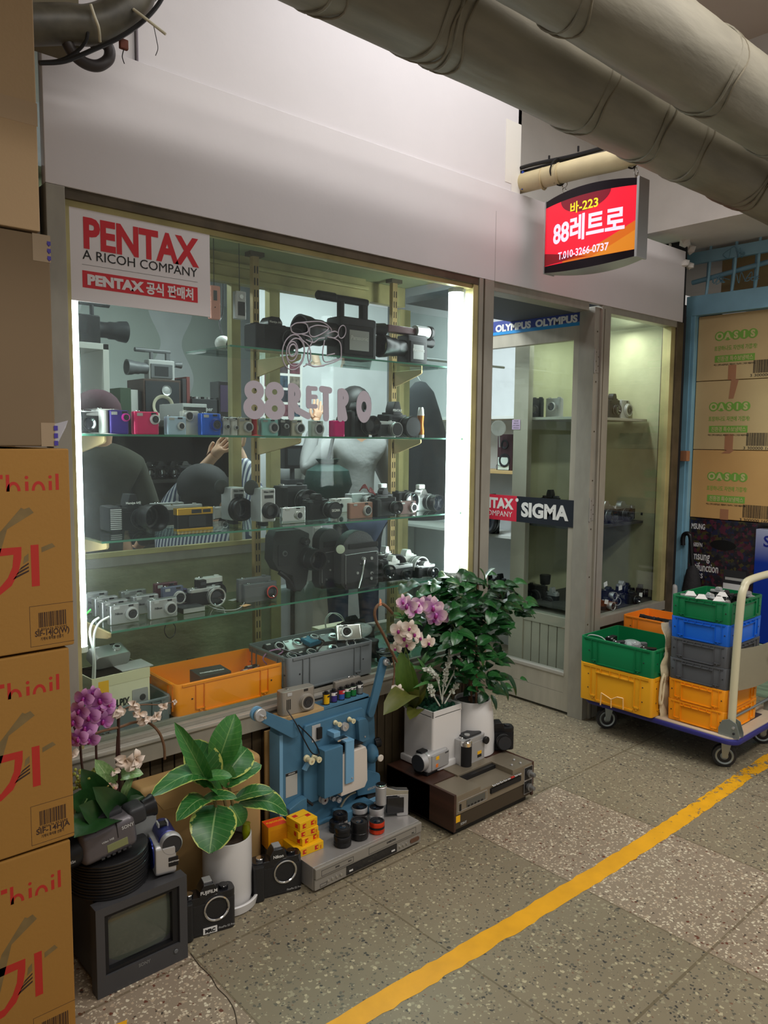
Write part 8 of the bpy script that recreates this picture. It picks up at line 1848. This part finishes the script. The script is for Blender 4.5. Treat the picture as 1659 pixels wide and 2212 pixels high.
# on top of the cabinet
def bx_(nm, lb, cat, u0, u1, v0, y, m, z=None, d=.2, bev=.003, grp=None):
    z = zc_+.0005 if z is None else z; xx0, xx1 = WX(u0, y), WX(u1, y); t = thing(nm, lb, cat, ((xx0+xx1)/2, y, z), group=grp); h = W((u0+u1)/2, v0, y=y).z-z; w_ = abs(xx1-xx0)/2
    MB().box(-w_, w_, 0, d, 0, h, m, bev).done('casing', t); return t, w_, h
ysp = yc_+.06
t, w_, h = bx_('loudspeaker', 'dark wooden loudspeaker with a pale cone below the grey camcorder', 'speaker', 312, 392, 820, ysp, mat('speaker_walnut', s2l(70, 50, 40), .5, var=.2), bev=.002)
MB().box(-w_+.01, w_-.01, -.004, 0, .01, h-.01, mat('speaker_baffle', s2l(30, 34, 40), .5)).done('baffle', t)
MB().lathe([(w_*.58, 0), (w_*.58, .006), (w_*.50, .006), (w_*.24, -.012), (w_*.22, -.004), (0, .004)], mat('pale_cone', s2l(190, 184, 160), .7), (0, -.004, h*.30), (0, -1, 0), 32, cap=False).done('woofer', t)
MB().lathe([(w_*.26, 0), (w_*.26, .006), (w_*.2, .002), (0, .006)], SATIN, (w_*.2, -.004, h*.72), (0, -1, 0), 24, cap=False).done('tweeter', t)
camcorder('grey camcorder standing on the dark wooden loudspeaker', (t.location.x, ysp+.09, zc_+h+.001), .82, LGREY, GREY, L_=.30, grp='camcorders inside the shop')
for k, (u0, u1, v0, c, lb) in enumerate(((262, 285, 838, (60, 80, 60), 'dark green book spine left of the loudspeaker'), (285, 300, 842, (200, 200, 196), 'white cassette box left of the loudspeaker'), (300, 312, 846, (40, 40, 44), 'black cassette box touching the loudspeaker'), (396, 404, 818, (44, 40, 44), 'dark tall book right of the loudspeaker'), (405, 412, 814, (110, 50, 46), 'dark red tall book right of the loudspeaker'))):
    bx_('book', lb, 'book', u0, u1, v0, ysp+.02, mat('book_%d' % k, s2l(*c), .6), d=.16, bev=.001, grp='books and boxes on the dark cabinet')
t, w_, h = bx_('dj_mixer', 'black audio mixer on the dark cabinet right of the loudspeaker', 'mixer', 416, 470, 862, ysp, DGREY, d=.25)
mb = MB()
for k in range(10): mb.cyl((-w_+.02+(2*w_-.04)*k/9, .06+.05*(k % 3), h), (0, 0, 1), .010, .014, SATIN if k % 2 else BLACK, n=12)
mb.text('Pioneer', .03, LGREY, T(0, -.002, h*.5), .02, .0003); mb.done('knob_row', t)
t, w_, h = bx_('video_monitor', 'small black monitor at the right end of the dark cabinet', 'monitor', 474, 500, 824, ysp, GLOSS, d=.1); MB().box(-w_*.8, w_*.8, -.003, 0, h*.2, h*.9, mat('screen_dim', s2l(60, 50, 70), .2)).done('screen', t)
t, w_, h = bx_('hifi_receiver', 'flat silver framed receiver in front on the dark cabinet', 'receiver', 395, 448, 872, yc_-.30, SATIN, z=zc_-.02, d=.25); MB().box(-w_*.9, w_*.9, -.003, 0, h*.15, h*.8, GLOSS).done('faceplate', t)
o = MB().box(-.25, .25, 0, .3, -.03, 0, DW, .002).done('wall_bracket_board'); o.location = (WX(420, yc_-.3), yc_-.31, zc_-.021); tag(o, 'dark board carrying the silver framed receiver', 'shelf')
# upper white unit with the big camcorder
yw = 3.80; xw0, xw1 = WX(100, yw), WX(240, yw); zw = W(200, 740, y=yw).z
t = thing('white_shelf_unit', 'white open shelf unit in the far left of the shop', 'shelf unit', ((xw0+xw1)/2, yw, 0)); a = (xw1-xw0)/2
MB().box(-a, a, 0, .3, zw-.03, zw, WC, .002).box(a-.03, a, 0, .3, 0, zw, WC, .002).box(-a, -a+.03, 0, .3, 0, zw, WC, .002).done('carcass', t)
camcorder('big black shoulder camcorder on top of the white shelf unit', (WX(215, yw), yw+.1, zw), 1.1, BLACK, DGREY, L_=.22, rz=180, grp='camcorders inside the shop', screen=False)
# drape, camera on wall
DRP = mat('grey_curtain', s2l(176, 184, 178), .8)
b = bmesh.new(); bmesh.ops.create_grid(b, x_segments=40, y_segments=24, size=1)
for v in b.verts: v.co = Vector((v.co.x*.62, .006*sin(v.co.y*70)+.02*sin(v.co.x*5), v.co.y*.42))
bmesh.ops.solidify(b, geom=b.faces[:], thickness=.004)
mb = MB(); mb._merge(b, DRP, True); o = mb.done('window_blind'); o.location = (WX(345, 4.9), 5.09, W(345, 770, y=4.9).z); tag(o, 'pale grey blind on the back wall of the shop', 'blind')
p = W(482, 742, y=3.2); t = thing('security_camera', 'small white round security camera behind the left mullion', 'security camera', p); MB().sph((0, 0, 0), .036, WHITE, 1.1, 1, 1).cyl((.014, -.018, -.004), (.5, -.8, -.1), .024, .012, BLACK, n=20).done('head', t); MB().tube([(0, 0, .03), (.0, .03, .10), (.03, .05, .22), (.03, .05, 2.75-p.z)], .005, DGREY, 6).done('bracket_arm', t)
# partition wall carrying photographs (behind the middle mullions)
yp_ = 4.2; x0, x1 = WX(560, yp_), WX(835, yp_)
pw = MB().box(x0, x1, yp_, yp_+.05, 0, 2.75, RW); struct(pw, 'wall_partition')
pb = thing('photo_board', 'tall white board pinned with rows of small photographs', 'board', (WX(610, yp_), yp_-.004, W(600, 905, y=yp_).z)); w_ = (WX(652, yp_)-WX(566, yp_))/2; h = W(600, 772, y=yp_).z-pb.location.z
MB().box(-w_, w_, 0, .004, 0, h, WHITE).done('board', pb)
random.seed(1)
for r_ in range(4):
    for c_ in range(3):
        w2 = w_*.26; xx = -w_*.62+c_*w_*.62; z0 = h*.05+r_*h*.235; mb = MB().box(xx-w2, xx+w2, -.002, 0, z0, z0+h*.19, mat('photo_%d' % ((r_*3+c_) % 5), s2l(*[(70, 60, 64), (100, 60, 70), (60, 76, 90), (120, 110, 100), (50, 50, 60)][(r_*3+c_) % 5]), .4, var=.6, vscale=30)); mb.done('photograph', pb)
ym = 4.05; t = thing('tripod_monitor', 'black monitor on a stand beside the grey topped customer', 'monitor', (WX(633, ym), ym, 0)); z0, z1 = W(633, 1012, y=ym).z, W(633, 962, y=ym).z; w_ = (WX(655, ym)-WX(613, ym))/2
MB().box(-w_, w_, -.02, .04, z0, z1, BLACK, .006).done('casing', t); MB().box(-w_*.75, w_*.75, -.022, -.02, z0+.02, z1-.02, mat('screen_grey', s2l(50, 54, 56), .25)).done('screen', t)
MB().cyl((0, .01, .02), (0, 0, 1), .015, z0-.02, DGREY).box(-.10, .10, -.10, .10, 0, .02, DGREY, .004).box(-w_, w_, -.05, .08, z0-.10, z0-.07, DGREY, .002).done('stand', t)
t = thing('white_drawer_unit', 'narrow white drawer unit behind the customer in the grey top', 'cabinet', (WX(688, 4.05), 3.95, 0)); z1 = W(688, 985, y=3.95).z
MB().box(-.12, .12, 0, .2, 0, z1, WC, .003).done('carcass', t)
for k in range(4): MB().box(-.11, .11, -.008, 0, z1-.15-.22*k, z1-.02-.22*k, WC, .002).box(-.05, -.0, -.012, -.008, z1-.07-.22*k, z1-.05-.22*k, DGREY).done('drawer', t)
p = (WX(695, 4.0), 4.05, z1); o = MB().box(-.05, .05, -.03, .03, 0, .03, BLACK, .004).done('black_gadget'); o.location = p; tag(o, 'small black gadget on the white drawer unit', 'gadget')

# ---------------------------------------------------------------- people
SK = mat('skin', s2l(206, 160, 130), .55)
def skinmesh(name, nodes, edges, m, parent, sub=2, root=0):
    me = bpy.data.meshes.new(name); me.from_pydata([n[:3] for n in nodes], edges, []); o = bpy.data.objects.new(name, me); COL.objects.link(o)
    md = o.modifiers.new('s', 'SKIN'); md.use_smooth_shade = True
    for i, n in enumerate(nodes): r_ = n[3]; v = me.skin_vertices[0].data[i]; v.radius = (r_, n[4] if len(n) > 4 else r_); v.use_root = (i == root)
    o.modifiers.new('u', 'SUBSURF').levels = sub
    dg = bpy.context.evaluated_depsgraph_get(); dg.update(); me2 = bpy.data.meshes.new_from_object(o.evaluated_get(dg)); bpy.data.objects.remove(o)
    me2.name = name; me2.materials.clear(); me2.materials.append(m)
    for p in me2.polygons: p.use_smooth = True
    o = bpy.data.objects.new(name, me2); COL.objects.link(o); o.parent = parent; return o
def person(lb, loc, rz, arms, top_m, leg_m, hair_m, seated=False, sc=1.0, cap=None, hair_len=.10, head=(0, -.01, 1.56), coat=False, hands=True):
    """faces local -y; arms: for each side elbow and wrist"""
    t = thing('person', lb, 'person', loc, rz=rz); t.scale = (sc,)*3
    hz = .52 if seated else .92; dz = hz-.92
    N_ = [(0, 0, .95+dz, .13, .11), (0, .0, 1.10+dz, .115, .10), (0, .0, 1.25+dz, .14, .11), (0, .005, 1.36+dz, .10, .08), (0, 0, 1.44+dz, .05), (head[0], head[1], head[2]-.05+dz, .075, .085), (head[0], head[1], head[2]+.05+dz, .085, .10), (head[0], head[1], head[2]+.11+dz, .06, .07)]
    E_ = [(i, i+1) for i in range(7)]
    for s, (el, wr) in zip((-1, 1), arms):
        k = len(N_); N_ += [(s*.165, .005, 1.365+dz, .052), (el[0], el[1], el[2]+dz, .040), (wr[0], wr[1], wr[2]+dz, .026)]; E_ += [(3, k), (k, k+1), (k+1, k+2)]
        if hands:
            d = (Vector(wr)-Vector(el)).normalized(); sd = d.cross(Vector((0, 1, .2))).normalized(); c = Vector(wr)+Vector((0, 0, dz)); j = len(N_); pm = c+d*.055; N_.append((*pm, .026, .016)); E_.append((k+2, j))
            for q in range(4):
                b0 = pm+d*.03+sd*(.022*(q-1.5)); L_ = (.062, .074, .070, .055)[q]; n0 = len(N_)
                N_ += [(*b0, .0095), (*(b0+d*L_*.55+Vector((0, -.006, 0))), .0085), (*(b0+d*L_+Vector((0, -.016, 0))), .007)]; E_ += [(j, n0), (n0, n0+1), (n0+1, n0+2)]
            n0 = len(N_); b0 = c+d*.02-sd*.028*s; N_ += [(*b0, .011), (*(b0+d*.03-sd*.018*s), .0095), (*(b0+d*.055-sd*.022*s), .0085)]; E_ += [(j, n0), (n0, n0+1), (n0+1, n0+2)]
    for s in (-1, 1):
        k = len(N_)
        N_ += [(s*.095, 0, .90+dz, .085), (s*.11, -.40 if seated else -.005, .50 if seated else .50, .058), (s*.11, -.38 if seated else .02, .09, .04), (s*.11, (-.50 if seated else -.10), .04, .032)]; E_ += [(0, k), (k, k+1), (k+1, k+2), (k+2, k+3)]
    skinmesh('body', N_, E_, SK, t, 2)
    # top
    S = [(0, 0, .92+dz-(.35 if coat else 0), .155, .13), (0, 0, 1.10+dz, .135, .12), (0, 0, 1.25+dz, .160, .128), (0, .005, 1.36+dz, .118, .095), (0, 0, (1.50 if coat else 1.43)+dz, .075 if coat else .06)]; Q = [(0, 1), (1, 2), (2, 3), (3, 4)]
    for s, (el, wr) in zip((-1, 1), arms):
        k = len(S); w2 = Vector(el).lerp(Vector(wr), .88); S += [(s*.170, .005, 1.365+dz, .066), (el[0], el[1], el[2]+dz, .056), (*(w2+Vector((0, 0, dz))), .040)]; Q += [(3, k), (k, k+1), (k+1, k+2)]
    skinmesh('shirt' if not coat else 'coat', S, Q, top_m, t, 2, 1)
    S = [(0, 0, .93+dz, .145, .12)]; Q = []
    for s in (-1, 1):
        k = len(S); S += [(s*.10, 0, .86+dz, .10), (s*.11, -.40 if seated else -.005, .50, .072), (s*.11, -.38 if seated else .02, .12, .055)]; Q += [(0, k), (k, k+1), (k+1, k+2)]
    skinmesh('trousers', S, Q, leg_m, t, 2, 0)
    for s in (-1, 1): MB().box(s*.11-.045, s*.11+.045, (-.60 if seated else -.19), (-.32 if seated else .08), 0, .085, BLACK, .025, 3).done('shoe', t)
    hx, hy, hzz = head[0], head[1], head[2]+dz
    mb = MB().sph((hx, hy+.012, hzz+.055), .108, hair_m, .92, 1.02, 1.0, n=20)
    if hair_len > .12: mb.sph((hx, hy+.05, hzz-.05), .10, hair_m, .9, .6, hair_len*7, n=16)
    mb.done('hair', t)
    mb = MB().sph((hx, hy-.092, hzz+.0), .016, SK, .8, 1, 1.4, n=10).sph((hx, hy-.088, hzz-.04), .018, mat('lips', s2l(176, 96, 90), .5), 1.2, .4, .35, n=10)
    for s in (-1, 1): mb.sph((hx+s*.032, hy-.082, hzz+.028), .011, WHITE, 1.2, .6, .6, n=10).sph((hx+s*.032, hy-.089, hzz+.028), .005, INK, n=8).sph((hx+s*.082, hy+.0, hzz+.005), .020, SK, .35, .7, 1.2, n=10)
    mb.done('face', t)
    if cap:
        MB().sph((hx, hy+.01, hzz+.075), .116, cap, .95, 1.04, .85, n=20).lathe([(.0, 0), (.075, 0), (.078, .006), (0, .008)], cap, (hx, hy-.10, hzz+.055), (0, -.2, 1), 20).done('cap', t)
    return t
GT_ = mat('grey_knit', s2l(160, 160, 160), .85, bump=.3, bscale=30, var=.06); JN = mat('dark_denim', s2l(40, 52, 76), .8); HB = mat('black_hair', (.012, .010, .010), .5)
yq = 3.6
t = person('person in a light grey long sleeved top seen from behind, hand raised to the head', (WX(765, yq), yq, 0), 172, (((-.30, -.05, 1.12), (-.24, -.22, 1.38)), ((.33, -.02, 1.20), (.20, -.12, 1.50))), GT_, JN, HB, hair_len=.16)
s_ = thing('shoulder_bag', 'dark green drawstring shoulder bag hanging behind the person in the grey top', 'bag', (WX(692, yq-.05), yq-.12, W(690, 1075, y=yq-.05).z)); GB = mat('dark_green_cloth', s2l(18, 58, 52), .7, bump=.4, bscale=20)
MB().lathe([(.02, 0), (.11, .01), (.14, .08), (.12, .16), (.05, .20), (.07, .225)], GB, n=20, cap=False).done('bag_body', s_); MB().tube([(0, 0, .20), (.03, .0, .32), (.09, .02, .46)], .010, BLACK, 8).done('strap', s_)
SHR = bpy.data.materials.new('striped_shirt'); SHR.use_nodes = True; nt = SHR.node_tree; wv = nt.nodes.new('ShaderNodeTexWave'); wv.inputs['Scale'].default_value = 18; wv.bands_direction = 'X'; cr = nt.nodes.new('ShaderNodeValToRGB'); cr.color_ramp.interpolation = 'CONSTANT'; cr.color_ramp.elements[0].color = (*s2l(70, 78, 110), 1); cr.color_ramp.elements[1].color = (*s2l(210, 212, 220), 1); cr.color_ramp.elements[1].position = .5
tc = nt.nodes.new('ShaderNodeTexCoord'); nt.links.new(tc.outputs['Object'], wv.inputs[0]); nt.links.new(wv.outputs[0], cr.inputs[0]); nt.links.new(cr.outputs[0], nt.nodes['Principled BSDF'].inputs[0])
yq = 3.0; zh = W(425, 1050, y=yq).z
t = person('seated person in a black cap and blue striped shirt with both hands raised', (WX(432, yq), yq, 0), 120, (((-.22, -.10, 1.52), (-.10, -.16, 1.74)), ((.22, -.10, 1.50), (.06, -.18, 1.70))), SHR, JN, HB, seated=True, cap=mat('black_cap', (.02, .02, .022), .8), head=(0, -.03, 1.52))
t = thing('stool', 'plain black stool under the seated person in the striped shirt', 'stool', (WX(432, yq), yq-.0, 0)); MB().cyl((0, 0, .40), (0, 0, 1), .16, .04, BLACK, bev=.008).done('seat', t)
for k in range(4): q = pi/4+k*pi/2; MB().cyl((.12*cos(q), .12*sin(q), 0), (0, 0, 1), .014, .41, DGREY, n=10).done('leg', t)
yq = 3.4
person('person in a maroon cap and dark olive coat seen from behind at the far left', (WX(212, yq), yq, 0), 170, (((-.26, .0, 1.08), (-.22, -.16, .95)), ((.26, .0, 1.08), (.22, -.16, .95))), mat('olive_coat', s2l(62, 62, 50), .9, bump=.4, bscale=12, var=.15), JN, HB, cap=mat('maroon_cap', s2l(84, 48, 60), .8), coat=True, sc=.93)
ct = thing('coat_reflection', 'dark hooded coat shape standing in for a reflection, right end of the window case', 'coat', (WX(912, 3.0)+.0, 3.02, W(905, 1120, y=3.0).z))  # dark reflection built as a solid coat form, its rail added to carry it
h = W(905, 822, y=3.0).z-ct.location.z
MB().lathe([(.15, 0), (.16, h*.3), (.15, h*.6), (.11, h*.78), (.075, h*.92), (.03, h*.99), (0, h)], mat('reflection_dark', s2l(26, 30, 38), .85, bump=.4, bscale=14), n=28, cap=False).done('reflection_form', ct)
MB().tube([(0, .0, h), (0, .03, h+.04), (.0, .02, h+.10), (0, 0, h+.12)], .003, SATIN, 6).cyl((-.5, 0, h+.12), (1, 0, 0), .008, 1.2, SATIN, n=10).done('added_rail', ct)
